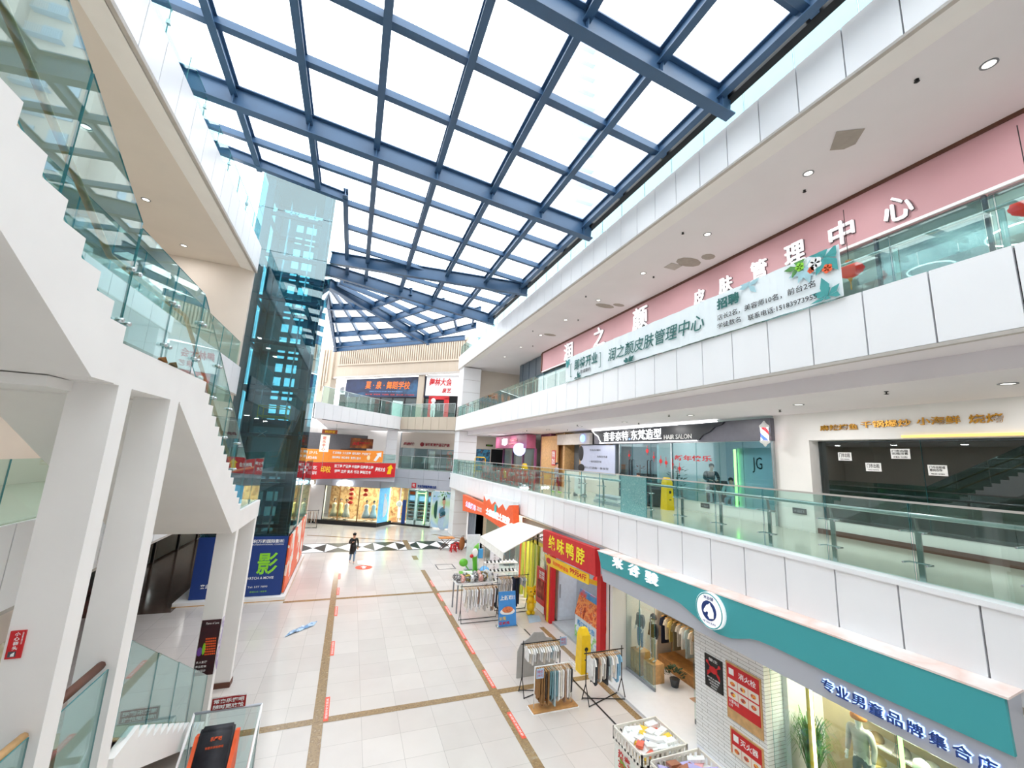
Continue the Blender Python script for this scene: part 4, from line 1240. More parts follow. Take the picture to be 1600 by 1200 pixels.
# inside the salon
MB_ = MB()
MB_.box(15.2, 15.4, 8.5, 21, 4.65, 7.8, 0); MB_.box(11.56, 15.4, 8.42, 8.5, 4.65, 7.8, 0); MB_.box(11.8, 15.4, 16.9, 17, 4.65, 7.8, 0)
struct(MB_, 'wall_salon', [mat('salon_wall_white', (196, 206, 212), .6)])
t = thing('mirror_unit', 'bright salon partition with a white light tube and a small monogram', 'mirror', (12.2, 9.6, 4.65))
MB().box(12.2, 12.24, 8.9, 10.3, 4.67, 6.9).build('panel', mat('pale_mirror_panel', (222, 234, 240), .4, noise=.02), t)
MB().box(12.1, 12.16, 10.32, 10.37, 4.9, 6.85).build('light_tube', M['lit_green'], t)
text('JG', (12.19, 9.75, 6.1), EAST, .35, .5, M['ink'], t, name='monogram', depth=.004)
for y, z, h_, lab in ((13.2, 4.66, 1.5, 'bushy green potted plant behind the salon glass'), (15.5, 4.66, 1.5, 'slim red flowering plant just inside the salon door')):
    t = thing('potted_plant', lab, 'plant', (12.3, y, z))
    m = MB(); m.lathe((12.3, y, z), [(.14, 0), (.2, .35), (.22, .38), (.19, .38), (.17, .3)], 14); m.build('pot', M['paper'], t)
    random.seed(int(y*10)); m = MB()
    for k in range(90):
        a = random.uniform(0, 2*PI); r = random.uniform(.05, .36); zz = z+.5+random.uniform(0, h_-.5)
        c = Vector((12.3+r*math.cos(a), y+r*math.sin(a), zz)); d = Vector((math.cos(a), math.sin(a), random.uniform(-.3, .6)))*.16; q = d.cross(Vector((0, 0, 1))).normalized()*.05
        m.add([c, c+d*.5+q, c+d, c+d*.5-q], [[0, 1, 2, 3]])
    m.build('foliage', M['darkleaf'] if y < 14 else ramp_mat('red_green_leaf', [(40, 80, 48), (190, 50, 50)], 8), t)
    m = MB(); m.path([(12.3, y, z+.3), (12.3, y, z+h_)], .02, 6); m.build('stem', M['brown'], t)
person('hairdresser in a black jumper leaning over a seated customer in the salon', (12.45, 11.7, 4.66), 2.6,
       dict(che=(0, .06, 1.2), nek=(0, .13, 1.37), hed=(0, .17, 1.46), crn=(0, .2, 1.55), sl=(-.17, .07, 1.32), sr=(.17, .07, 1.32), el=(-.24, .14, 1.08), er=(.24, .14, 1.08), wl=(-.12, .36, 1.05), wr=(.12, .36, 1.05)),
       M['black'], M['char'], M['black'], 1.74)
person('salon customer lying back in a chair under a pale cape', (12.5, 10.9, 4.66), 2.2,
       dict(pel=(0, .1, .52), wai=(0, .0, .64), che=(0, -.12, .82), nek=(0, -.22, .98), hed=(0, -.26, 1.07), crn=(0, -.3, 1.16), sl=(-.17, -.15, .94), sr=(.17, -.15, .94), el=(-.24, .0, .74), er=(.24, .0, .74), wl=(-.2, .22, .68), wr=(.2, .22, .68),
            hl=(-.09, .12, .5), hr=(.09, .12, .5), kl=(-.1, .5, .5), kr=(.1, .5, .5), al=(-.1, .58, .1), ar=(.1, .58, .1)),
       mat('pale_cape', (190, 206, 218), .7), M['denim'], M['paper'], 1.66)
t = thing('salon_chair', 'black reclining salon chair under the customer', 'chair', (12.5, 10.9, 4.66))
m = MB(); m.box(12.25, 12.75, 10.55, 11.1, 5.0, 5.1); m.build('seat', M['black'], t)
m = MB(); m.hexa([(12.22, 11.0, 5.1), (12.78, 11.0, 5.1), (12.78, 11.1, 5.1), (12.22, 11.1, 5.1), (12.22, 11.28, 5.75), (12.78, 11.28, 5.75), (12.78, 11.38, 5.75), (12.22, 11.38, 5.75)]); m.build('backrest', M['black'], t)
m = MB(); m.lathe((12.5, 10.85, 4.66), [(.28, 0), (.28, .03), (.05, .05), (.05, .34)], 16); m.build('pedestal', M['steel'], t)
for k in range(3):
    L = bpy.data.lights.new('salon', 'AREA'); L.energy = 15; L.size = .6; L.color = (.95, .98, 1); o = bpy.data.objects.new('salon_fill_light', L); COL.objects.link(o); o.location = (13.2, 9.8+2.4*k, 7.74)  # unseen area lights added to brighten the salon
# yellow cautionary pillars
def caution_pillar(x, y, z, h_, label, w=.34, dots=True):
    t = thing('caution_pillar', label, 'pillar stand', (x, y, z))
    m = MB(); a = w/2
    m.hexa([(x-a, y-a, z), (x+a, y-a, z), (x+a, y+a, z), (x-a, y+a, z), (x-a*.8, y-a*.8, z+h_*.86), (x+a*.8, y-a*.8, z+h_*.86), (x+a*.8, y+a*.8, z+h_*.86), (x-a*.8, y+a*.8, z+h_*.86)])
    m.hexa([(x-a*.8, y-a*.8, z+h_*.86), (x+a*.8, y-a*.8, z+h_*.86), (x+a*.8, y+a*.8, z+h_*.86), (x-a*.8, y+a*.8, z+h_*.86), (x-a*.5, y-a*.3, z+h_), (x+a*.5, y-a*.3, z+h_), (x+a*.5, y+a*.5, z+h_), (x-a*.5, y+a*.5, z+h_)])
    m.build('body', M['yellow'], t)
    m = MB()
    m.lathe((x, y-a*.95, z+h_*.55), [(a*.32, 0), (a*.32, .01)], 14, axis='y')
    m.box(x-a*.3, x+a*.3, y-a*.93, y-a*.88, z+h_*.3, z+h_*.33)
    m.build('printed_mark', M['ink'], t)
    return t
caution_pillar(10.7, 12.0, 4.65, 1.12, 'yellow pillar stand on the second storey walkway outside the salon window', .33)
caution_pillar(9.5, 22.3, 4.65, 1.25, 'yellow pillar stand on the second storey walkway near the plum coloured shop', .33)
# to-let restaurant
t = thing('restaurant_storefront', 'dark empty restaurant window on the second storey right of the salon', 'shop front', (11.9, 3, 5))
for a, b in ((-2.4, 1.0), (1.0, 3.1), (3.1, 5.3), (5.3, 7.48)):
    glass_board(MB(), (11.9, a+.006), (11.9, b-.006), 5.0, 7.05).build('glass_panel', [M['gla_dark'], M['gla_edge']], t)
m = MB(); m.box(14.2, 14.4, -2.5, 7.5, 4.65, 7.8, 0); m.box(11.95, 14.4, 7.42, 7.5, 4.66, 7.05, 0)
struct(m, 'wall_restaurant', [mat('dark_slate_room', (48, 58, 62), .6)])
GL = ['leftmost word', 'second word from the left', 'three character third word', 'rightmost two character word']
for gs, y, w, z, h_ in (('麻辣烤鱼', 7.16, .87, 7.30, .15), ('千锅爆炒', 6.22, .97, 7.33, .16), ('小海鲜', 5.15, .70, 7.34, .17), ('烧烤', 4.33, .48, 7.33, .18)):
    t = thing('sign_lettering', GL.pop(0)+' of gold raised characters above the empty restaurant window', 'sign', (11.5, y, z))
    text(gs, (11.53, y, z), EAST, w, h_, M['gold'], t, bold=.012, depth=.03)
m = MB(); m.box(11.5, 11.54, 1.2, 5.45, 7.08, 7.13); tag(m.build('light_bar', mat('yellow_sign_edge', (250, 214, 120), .4, emit=.5), None), 'yellow strip along the lower edge of the restaurant bulkhead', 'strip')
for k, (ya, yb_, za, zb, s1, s2) in enumerate(((7.0, 6.69, 6.55, 6.76, '门市出租', '电话13989898'), (6.4, 6.08, 6.31, 6.51, '门市出租', '电话13989898'), (5.86, 5.5, 6.62, 6.85, '门市出租\n出租出售', '电话'), (5.22, 4.9, 6.27, 6.5, '门市出租或\n意向合作', '电话15983'))):
    t = thing('paper_notice', ('white to-let notice on the restaurant glass, leftmost', 'white to-let notice on the restaurant glass, second from left and lower', 'white torn sale notice on the restaurant glass, highest one', 'white two line cooperation notice on the restaurant glass, rightmost')[k], 'notice', (11.86, ya, za))
    MB().box(11.875, 11.885, yb_, ya, za, zb).build('sheet', M['paper'], t)
    hh = zb-za
    text(s1, (11.873, ya-.03, za+hh*.4), EAST, (ya-yb_)-.06, hh*.5, M['ink'], t, bold=.01, depth=.002)
    text(s2, (11.873, ya-.05, za+hh*.1), EAST, (ya-yb_)-.1, hh*.15, M['ink'], t, depth=.002)
for y, lab in ((7.88, 'dark emergency exit sign low on the white pier between salon and restaurant'), (11.1, 'dark emergency exit sign on the low wall under the salon window')):
    t = thing('exit_sign', lab, 'sign', (11.5, y, 5.1)); x = XW-.03 if y < 8.4 else XW-.04
    z = 5.08 if y < 8.4 else 4.83
    MB().box(x, XW-.0 if y < 8.4 else XW-.02, y-.18, y+.18, z, z+.15).build('plate', M['char'], t)
    text('←出口', (x-.002, y+.13, z+.04), EAST, .26, .07, M['silver'], t, depth=.003)
# seated person, child and furniture on the walkway
person('child in a grey top and dark red trousers walking on the second storey walkway', (9.3, 17.9, 4.65), -2.4, dict(al=(-.1, .14, .08), ar=(.1, -.14, .1), kl=(-.1, .1, .46), kr=(.1, -.02, .46)),
       mat('grey_print_top', (150, 158, 178), .8, noise=.3, scale=20), mat('dark_red_trousers', (112, 40, 52), .8), mat('lime_shoe', (150, 220, 60), .5), 1.42)
t = thing('sofa', 'dark low sofa on the second storey walkway left of the shattered glass panel', 'sofa', (10.9, 13.6, 4.65))
m = MB(); m.box(10.6, 11.3, 12.8, 14.6, 4.75, 5.05); m.build('seat', M['char'], t)
m = MB(); m.box(11.15, 11.4, 12.8, 14.6, 5.05, 5.5); m.build('backrest', M['char'], t)
for y in (12.75, 14.5):
    MB().box(10.6, 11.4, y, y+.15, 4.7, 5.3).build('armrest', M['char'], t)
for y in (12.9, 14.4):
    for x in (10.65, 11.25):
        MB().box(x, x+.06, y, y+.06, 4.65, 4.75).build('leg', M['black'], t)
person('person in a dark red coat sitting on the walkway sofa with head bowed', (10.95, 13.6, 4.65), 1.57,
       dict(pel=(0, 0, .5), wai=(0, .02, .66), che=(0, .1, .86), nek=(0, .18, 1.02), hed=(0, .25, 1.08), crn=(0, .3, 1.15), sl=(-.17, .1, .97), sr=(.17, .1, .97), el=(-.22, .2, .72), er=(.22, .2, .72), wl=(-.08, .38, .66), wr=(.08, .38, .66),
            hl=(-.09, .04, .48), hr=(.09, .04, .48), kl=(-.11, .46, .5), kr=(.11, .46, .5), al=(-.11, .48, .08), ar=(.11, .48, .08)),
       mat('dark_red_coat', (110, 34, 44), .8), M['black'], M['black'], 1.62)
t = thing('display_board', 'white notice board with a figure two standing on the walkway behind the glass', 'board', (9.6, 16.2, 4.65))
MB().box(9.58, 9.62, 15.75, 16.65, 4.75, 5.55).build('panel', M['paper'], t)
text('2', (9.57, 16.3, 5.2), EAST, .16, .24, M['char'], t, depth=.003); text('活动', (9.57, 16.32, 5.0), EAST, .2, .1, M['char'], t, depth=.003)
for y in (15.8, 16.55): MB().box(9.5, 9.7, y, y+.04, 4.65, 4.8).build('foot', M['grey'], t)
t = thing('flat_box', 'stack of white and grey printed boards lying on the walkway', 'boards', (9.4, 13.4, 4.65))
for k in range(3): MB().box(9.1+.05*k, 9.8, 12.7+.1*k, 14.3, 4.65+.1*k, 4.74+.1*k).build('board', M['paper' if k % 2 else 'silver'], t)
# wood panel wall, red notice, plum shop, round lamp at far end of the walkway
m = MB(); m.box(11.42, 11.5, 21.95, 24.2, 4.65, 7.62); struct(m, 'wall_wood_panel', M['wood'])
t = thing('poster', 'red recruitment poster with white characters on the wood panel wall, second storey', 'poster', (11.4, 22.4, 6.2))
MB().box(11.40, 11.42, 22.15, 22.65, 5.85, 6.75).build('sheet', M['red'], t)
text('招租\n热线', (11.396, 22.6, 5.9), EAST, .4, .8, M['paper'], t, bold=.02, depth=.003)
t = thing('shop_sign', 'plum coloured shop sign with white square letters at the far end of the second storey', 'sign', (10.9, 27, 7))
MB().box(10.55, 11.2, 24.6, 30.8, 6.85, 7.75).build('fascia_board', mat('plum_fascia', (152, 78, 108), .5), t)
text('印', (10.53, 29.2, 7.05), EAST, 1.0, .5, M['lit_white'], t, bold=.06, depth=.05); text('日系轻奢\nLuxurious', (10.53, 27.8, 7.1), EAST, 1.6, .4, mat('dusty_rose_letter', (210, 130, 140), .5, noise=0), t, depth=.02)
t = thing('storefront', 'plum framed glass shop front below the plum sign', 'shop front', (11.2, 27, 4.65))
for k in range(3): glass_board(MB(), (11.2, 24.7+2*k), (11.2, 26.6+2*k), 4.68, 6.84).build('glass_panel', [M['gla_clear'], M['gla_edge']], t)
for k in range(4): MB().box(11.15, 11.3, 24.6+2*k, 24.7+2*k, 4.65, 6.85).build('mullion', mat('plum_frame', (140, 80, 120), .5), t)
t = thing('round_lamp', 'round pale blue disc lamp sign projecting from the plum shop', 'lamp', (10.3, 25.2, 6.8))
m = MB(); m.lathe((10.3, 25.2, 6.75), [(.42, -.06), (.42, .06)], 28, axis='y'); m.build('disc', mat('pale_blue_disc', (176, 190, 250), .4, noise=0, emit=.9), t)
m = MB(); m.path([(10.3, 25.2, 6.75), (10.9, 25.2, 6.9)], .02, 6); m.build('arm', M['grey'], t)
t = thing('poster', 'blue travel poster on the cream end wall of the second storey walkway', 'poster', (10.5, 33.15, 6))
MB().box(9.7, 10.9, 33.14, 33.19, 5.0, 6.75).build('sheet', ramp_mat('blue_photo_print', [(40, 110, 160), (70, 150, 190), (30, 60, 90), (190, 160, 140)], 2.5), t)
MB().box(11.0, 12.2, 33.13, 33.2, 4.65, 6.8).build('dark_doorway', M['dark'], t)
t = thing('exit_sign', 'small dark exit sign on the cream end wall of the second storey', 'sign', (10.9, 33.1, 7.1)); MB().box(10.5, 11.1, 33.12, 33.19, 7.02, 7.18).build('plate', M['dark'], t)
text('EXIT', (10.6, 33.115, 7.06), SOUTH, .4, .08, M['lime'], t, depth=.003)
t = thing('exit_sign', 'small dark exit sign on the cream end wall of the third storey', 'sign', (11, 33.1, 11.3)); MB().box(10.4, 11.0, 33.12, 33.19, 11.2, 11.36).build('plate', M['dark'], t)
text('EXIT', (10.5, 33.115, 11.24), SOUTH, .4, .08, M['lime'], t, depth=.003)
t = thing('step_frame', 'yellow tubular frame standing on the second storey walkway by the far column', 'frame', (8.7, 29.6, 4.65))
m = MB(); m.path([(8.5, 29.3, 4.66), (8.5, 29.3, 6.0), (8.6, 29.3, 6.1), (9.2, 29.3, 6.1), (9.3, 29.3, 6.0), (9.3, 29.3, 4.66)], .035, 8)
for z in (5.1, 5.5): m.path([(8.5, 29.3, z), (9.3, 29.3, z)], .025, 6)
m.build('tube', M['yellow'], t)
t = thing('display_case', 'row of red and green printed display panels behind the far walkway glass', 'display', (8.9, 22, 4.65))
for k in range(9): MB().box(8.6, 8.64, 18.9+1.0*k, 19.8+1.0*k, 4.7, 5.55).build('panel', M['redprint'] if 'redprint' in M else M['red'], t)
# ================================================================ GROUND FLOOR, RIGHT HAND SHOPS
XS1 = 7.42
t = thing('shop_sign', 'long teal shop sign with a wavy lower edge over the boys clothing store', 'sign', (7.5, 7, 3.1))
pt = [(11.38, 3.50), (2.84, 3.73), (2.82, 3.13), (4.75, 3.09), (5.68, 3.10), (6.0, 3.085), (6.18, 3.05), (6.38, 2.97), (6.6, 2.89), (6.9, 2.85), (7.15, 2.87), (7.4, 2.93), (7.7, 3.02), (7.94, 3.09), (8.2, 3.11), (11.16, 3.05)]
m = MB(); m.prism([(XS1, y, z) for y, z in pt], (.05, 0, 0)); m.build('teal_board', M['teal'], t)
m = MB()
m.hexa([(XS1+.05, 2.83, 2.68), (XS1+.05, 11.15, 2.68), (XF-.01, 11.3, 2.68), (XF-.01, 2.83, 2.68), (XS1+.05, 2.83, 3.72), (XS1+.05, 11.38, 3.49), (XF-.01, 11.38, 3.50), (XF-.01, 2.83, 3.74)])
m.build('grey_box', M['silver'], t)
m = MB(); m.hexa([(XS1-.01, 2.8, 3.72), (XS1-.01, 11.4, 3.49), (XF-.005, 11.4, 3.52), (XF-.005, 2.8, 3.76), (XS1-.01, 2.8, 3.745), (XS1-.01, 11.4, 3.515), (XF-.005, 11.4, 3.545), (XF-.005, 2.8, 3.785)])
m.build('top_board', ramp_mat('pale_patchy_board', [(240, 236, 232), (232, 206, 196), (244, 242, 240)], 1.2), t)  # pale board colour with soft pinkish patches
for ch, y, z in zip('米谷骏', (10.55, 9.82, 9.12), (3.26, 3.25, 3.25)): text(ch, (XS1, y, z), EAST, .46, .28, M['letter3d'], t, bold=.012, depth=.06)
for ch, y in zip('专业男童品牌集合店', (4.92, 4.71, 4.49, 4.27, 4.05, 3.83, 3.6, 3.37, 3.15)):
    text(ch, (XS1+.02, y, 2.82), EAST, .17, .15, M['navy'], t, bold=.0, depth=.03)
    text(ch, (XS1+.045, y+.008, 2.812), EAST, .186, .166, mat('halo_light', (170, 205, 255), .4, noise=0, emit=1.3) if ch == '专' else bpy.data.materials['halo_light'], t, name='letter_halo', bold=.028, depth=.008)
lg = thing('round_logo_sign', 'round white disc sign with a horse head emblem on the teal board', 'sign', (7.3, 7.04, 3.26))
m = MB(); m.lathe((7.36, 7.04, 3.26), [(.35, -.04), (.35, .06)], 36, axis='x'); m.build('disc', M['letter3d'], lg)
m = MB(); m.ring((7.32, 7.04, 3.26), .33, .012, 36, axis='x'); m.build('rim', M['teal'], lg)
m = MB(); m.lathe((7.315, 7.04, 3.26), [(.19, -.004), (.19, .004)], 30, axis='x'); m.build('inner_disc', M['navy'], lg)
hp = [(.02, -.15), (.12, -.12), (.13, -.02), (.10, .06), (.05, .12), (.03, .16), (0, .12), (-.05, .1), (-.12, 0), (-.13, -.05), (-.09, -.06), (-.04, -.02), (-.01, -.04), (-.03, -.1)]
m = MB(); m.prism([(7.308, 7.04-a, 3.26+b) for a, b in hp], (.004, 0, 0)); m.build('horse_head', M['letter3d'], lg)
text('米谷骏', (7.312, 7.17, 3.47), EAST, .26, .07, M['navy'], lg, bold=.01, depth=.004); text('MI GU JUN', (7.312, 7.2, 3.0), EAST, .32, .05, M['navy'], lg, depth=.004)
# store front
m = MB()
m.box(8.0, 8.5, 6.4, 8.16, 0, 2.7, 0)
m.box(8.0, 8.7, 11.42, 11.74, 0, 2.75, 1); m.box(7.985, 8.0, 11.55, 11.575, 0, 2.7, 2)
m.box(7.8, 8.6, 2.5, 11.4, 2.66, 3.5, 1)
m.box(8.05, 16, 11.6, 11.7, 0, 3.5, 1); m.box(8.5, 16, 6.3, 6.4, 0, 3.5, 1); m.box(13, 13.2, 2, 11.6, 0, 3.5, 1)
def brick():
    mm = bpy.data.materials.new('white_split_stone'); mm.use_nodes = True; nt = mm.node_tree; b = nt.nodes['Principled BSDF']; b.inputs['Roughness'].default_value = .8
    tc = nt.nodes.new('ShaderNodeTexCoord'); mp = nt.nodes.new('ShaderNodeMapping'); mp.inputs['Rotation'].default_value = (PI/2, 0, PI/2)
    br = nt.nodes.new('ShaderNodeTexBrick'); br.inputs['Scale'].default_value = 1.0; br.inputs['Brick Width'].default_value = .42; br.inputs['Row Height'].default_value = .07; br.inputs['Mortar Size'].default_value = .004; br.offset = .37
    br.inputs['Color1'].default_value = lin((244, 244, 244))+(1,); br.inputs['Color2'].default_value = lin((234, 235, 235))+(1,); br.inputs['Mortar'].default_value = lin((150, 147, 142))+(1,)
    sp = nt.nodes.new('ShaderNodeSeparateXYZ'); cb = nt.nodes.new('ShaderNodeCombineXYZ')
    nt.links.new(tc.outputs['Object'], sp.inputs[0]); nt.links.new(sp.outputs[1], cb.inputs[0]); nt.links.new(sp.outputs[2], cb.inputs[1])
    nt.links.new(cb.outputs[0], br.inputs['Vector']); nt.links.new(br.outputs['Color'], b.inputs['Base Color'])
    bm_ = nt.nodes.new('ShaderNodeBump'); bm_.inputs['Strength'].default_value = .5; bm_.inputs['Distance'].default_value = .02
    nt.links.new(br.outputs['Color'], bm_.inputs['Height']); nt.links.new(bm_.outputs[0], b.inputs['Normal'])
    return mm
struct(m, 'wall_right_shop', [brick(), M['plaster'], M['dark']])
m = MB(); m.box(7.5, 13, 8.17, 11.42, 0, .06, 0); m.box(7.5, 8.0, 6.3, 8.17, 0, .06, 0); m.box(9.2, 13, 6.4, 9.6, .06, .075, 1)
struct(m, 'floor_shop_1', [mat('white_threshold', (226, 228, 234), .2, noise=.02), mat('warm_shop_floor', (190, 150, 124), .25)])
t = thing('glass_door', 'tall clear glass shop window and door leaves of the boys clothing store', 'door', (8.5, 10.5, .06))
for a, b in ((10.78, 11.4), (10.12, 10.76)): glass_board(MB(), (8.5, a), (8.5, b), .08, 2.62).build('glass_panel', [M['gla_clear'], M['gla_edge']], t)
glass_board(MB(), (8.5, 8.72), (9.05, 8.3), .08, 2.62).build('door_leaf', [M['gla_clear'], M['gla_edge']], t)
m = MB(); m.box(8.48, 8.52, 10.12, 11.4, .06, .14); m.slab((8.5, 8.72), (9.05, 8.3), .06, .16, .04); m.build('bottom_rail', M['grey'], t)
m = MB(); m.path([(8.44, 10.18, 1.0), (8.4, 10.18, 1.05), (8.4, 10.18, 1.9), (8.44, 10.18, 1.95)], .018, 8); m.build('door_handle', M['steel'], t)
def lamp(nm, loc, e, size, col=(1, 1, 1)):  # unseen area light, added to light a shop interior
    L = bpy.data.lights.new(nm, 'AREA'); L.energy = e; L.size = size; L.color = col
    o = bpy.data.objects.new(nm, L); COL.objects.link(o); o.location = loc
lamp('shop_fill_light', (10.0, 9.6, 3.4), 42, 1.2, (1, .88, .74)); lamp('window_fill_light', (8.9, 4.4, 3.3), 110, 1.2, (1, .92, .74))
lamp('snack_shop_fill_light', (9.6, 13.6, 3.4), 24, .8); lamp('corner_shop_fill_light', (9.2, 17.5, 3.4), 80, 1.0); lamp('far_corner_shop_fill_light', (9.4, 23, 3.4), 80, 1.0)
def mannequin(label, loc, top, legs, h_=1.25, head=True, hatm=None, heading=PI/2):
    t = person(label, loc, heading, {}, top, legs, M['paper'], h_)
    t.name = 'mannequin'; t['category'] = 'mannequin'
    for c in list(t.children):
        n = c.name.split('.')[0]
        if n == 'body': c.data.materials[0] = M['plaster']
        if n in ('face', 'hair', 'shoe'):
            bpy.data.objects.remove(c)
    if hatm:
        m = MB(); s = h_/1.66; m.lathe((loc[0], loc[1], loc[2]+1.52*s), [(.13*s, 0), (.135*s, .04), (.11*s, .11), (.04*s, .15), (.01, .155)], 14); m.build('cap', hatm, t)
    return t
for k, (x, y, h_) in enumerate(((8.82, 11.14, .62), (8.88, 10.62, .5))):
    t = thing('wooden_crate', ('taller pale wooden plinth crate behind the shop glass', 'shorter pale wooden plinth crate beside the green plant')[k], 'crate', (x, y, .06))
    m = MB(); m.box(x-.2, x+.2, y-.2, y+.2, .06, .06+h_)
    for j in range(3): m.box(x-.21, x-.2, y-.2+.14*j, y-.08+.14*j, .07, .05+h_)
    m.build('box', M['wood'], t)
mannequin('child mannequin in a grey top and light jeans on the taller crate', (8.82, 11.14, .68), mat('grey_top', (104, 110, 114), .8), M['denim'], 1.2)
mannequin('child mannequin in a dark top and beige trousers on the shorter crate', (8.88, 10.62, .56), mat('dark_top', (52, 54, 60), .8), mat('beige_trousers', (196, 186, 170), .8), 1.25, hatm=M['char'])
t = thing('potted_plant', 'small dark bushy plant on the shop floor right of the crates', 'plant', (9.25, 10.2, .06))
random.seed(3); m = MB()
for k in range(110):
    a = random.uniform(0, 2*PI); b = random.uniform(.1, 1.4); r = random.uniform(.14, .28); c = Vector((9.25+r*math.cos(a)*math.sin(b), 10.2+r*math.sin(a)*math.sin(b), .28+r*math.cos(b)))
    d = Vector((math.cos(a), math.sin(a), .4))*.09; q = d.cross(Vector((0, 0, 1))).normalized()*.03; m.add([c, c+d*.5+q, c+d, c+d*.5-q], [[0, 1, 2, 3]])
m.build('foliage', M['darkleaf'], t)
m = MB(); m.lathe((9.25, 10.2, .06), [(.1, 0), (.14, .2), (.12, .2)], 12); m.build('pot', M['char'], t)

# garments -----------------------------------------------------------------
GM = {}
def gmat(rgb):
    if rgb not in GM: GM[rgb] = mat('garment_cloth', rgb, .85, noise=.12, scale=14)
    return GM[rgb]
GN = {(250, 250, 250): 'white', (236, 230, 218): 'cream', (200, 196, 190): 'light grey', (150, 110, 66): 'tan brown', (74, 62, 54): 'dark brown', (110, 150, 160): 'dusty teal', (140, 190, 222): 'light blue', (60, 64, 70): 'charcoal', (170, 140, 120): 'beige pink', (36, 46, 76): 'navy', (176, 198, 206): 'pale blue grey', (128, 120, 96): 'olive', (222, 200, 120): 'straw yellow'}
cache = {}
def garment(x, y, z, rgb, w, h_, kind, label, group, along_y=False, yaw_=0.0, wood=True):
    """one garment on its hanger; hangs from z"""
    key = (rgb, round(w, 2), round(h_, 2), kind, along_y, wood)
    if key not in cache:
        t = thing('garment', label, 'clothes', (x, y, z), group)
        o = Vector((x, y, z)); m = MB()
        if kind == 'top':
            P = [(-.06*w, 0), (-.45*w, -.07), (-.62*w, -.32*h_), (-.46*w, -.36*h_), (-.36*w, -.2*h_), (-.38*w, -h_), (.38*w, -h_), (.36*w, -.2*h_), (.46*w, -.36*h_), (.62*w, -.32*h_), (.45*w, -.07), (.06*w, 0)]
        elif kind == 'trousers':
            P = [(-.4*w, 0), (-.46*w, -h_), (-.08*w, -h_), (0, -.38*h_), (.08*w, -h_), (.46*w, -h_), (.4*w, 0)]
        else:
            P = [(-.08*w, 0), (-.4*w, -.06), (-.42*w, -h_*.9), (-.2*w, -h_), (.2*w, -h_*.93), (.42*w, -h_), (.4*w, -.06), (.08*w, 0)]
        n = 2; th = .018
        dirv = Vector((0, 1, 0)) if not along_y else Vector((1, 0, 0)); nv = Vector((1, 0, 0)) if not along_y else Vector((0, 1, 0))
        m.prism([o+dirv*a+Vector((0, 0, b-.05))-nv*(th+.012*math.sin(b*9+a*5)) for a, b in P], nv*(2*th))
        m.build('cloth', gmat(rgb), t)
        m = MB()
        m.bar(o+dirv*(-.42*w)+Vector((0, 0, -.055)), o+dirv*(.42*w)+Vector((0, 0, -.055)), .014, .03)
        m.path([o+Vector((0, 0, -.04)), o+Vector((0, 0, .0)), o+nv*0.0+dirv*.02+Vector((0, 0, .02))], .005, 5)
        m.build('hanger', M['wood'] if wood else M['grey'], t)
        cache[key] = t
        return t
    return dup(cache[key], Vector((x, y, z))-Vector(cache[key].location), label, group)
def fill_rack(x0, x1, y, z, cols, kind, rackname, hr=(.4, .55), w=.34, jitter=.01):
    n = len(cols)
    for k, c in enumerate(cols):
        x = x0+(x1-x0)*(k+.5)/n
        h_ = round(hr[0]+(hr[1]-hr[0])*((k*37) % 5)/4, 2)
        kd = kind if isinstance(kind, str) else kind[k % len(kind)]
        nm = {'top': 'top', 'trousers': 'pair of trousers', 'set': 'outfit'}[kd]
        garment(x, y, z, c, w, h_, kd, '%s child sized %s hanging on the %s' % (GN[c], nm, rackname), '%s %s clothes on the %s' % (GN[c], nm, rackname))
W_, C_, G_, T_, D_, L_, B_, K_, P_, N_, Q_, O_ = [(250, 250, 250), (236, 230, 218), (200, 196, 190), (150, 110, 66), (74, 62, 54), (110, 150, 160), (140, 190, 222), (60, 64, 70), (170, 140, 120), (36, 46, 76), (176, 198, 206), (128, 120, 96)]
def black_rack(x0, x1, y, h_, label, cross=True, d=.33):
    t = thing('clothes_rack', label, 'clothes rack', ((x0+x1)/2, y, 0))
    m = MB(); m.path([(x0-.06, y, h_-.02), (x1+.06, y, h_-.02)], .014, 8); m.build('top_rail', M['black'], t)
    for x in (x0, x1):
        m = MB(); m.path([(x, y, .42), (x, y, h_+.06)], .014, 8)
        for s in (-1, 1): m.path([(x, y, .46), (x, y+s*d*.55, .0)], .013, 8)
        m.build('end_frame', M['black'], t)
    m = MB()
    if cross:
        m.path([(x0, y-d*.55, .015), (x1, y+d*.55, .015)], .012, 6); m.path([(x0, y+d*.55, .03), (x1, y-d*.55, .03)], .012, 6)
    else:
        m.path([(x0, y-d*.55, .02), (x1, y-d*.55, .02)], .012, 6); m.path([(x0, y+d*.55, .02), (x1, y+d*.55, .02)], .012, 6)
    m.build('base_bar', M['black'], t)
    return t
black_rack(6.40, 7.52, 10.3, 1.20, 'black clothes rack with crossed floor bars beside the shop threshold')
fill_rack(6.48, 7.42, 10.3, 1.17, [W_, W_, K_, P_, C_, W_, G_, K_, Q_, W_, C_, W_, B_, B_], ('set', 'top'), 'black cross legged rack', (.48, .72))
black_rack(4.92, 6.05, 11.1, 1.26, 'black clothes rack of white tops behind the wooden based rack')
fill_rack(5.0, 5.98, 11.1, 1.23, [W_, C_, W_, W_, G_, W_, W_, C_, W_, W_, Q_, W_, W_, G_], 'top', 'black rack of white tops', (.34, .44))
t = thing('clothes_rack', 'white framed clothes rack standing on a wooden base board', 'clothes rack', (5.5, 10.38, 0))
m = MB(); m.box(4.88, 6.12, 10.2, 10.56, .02, .05, 0); m.build('base_board', M['oak'], t)
m = MB(); m.box(4.86, 6.14, 10.18, 10.58, 0, .02); m.build('base_rim', M['paper'], t)
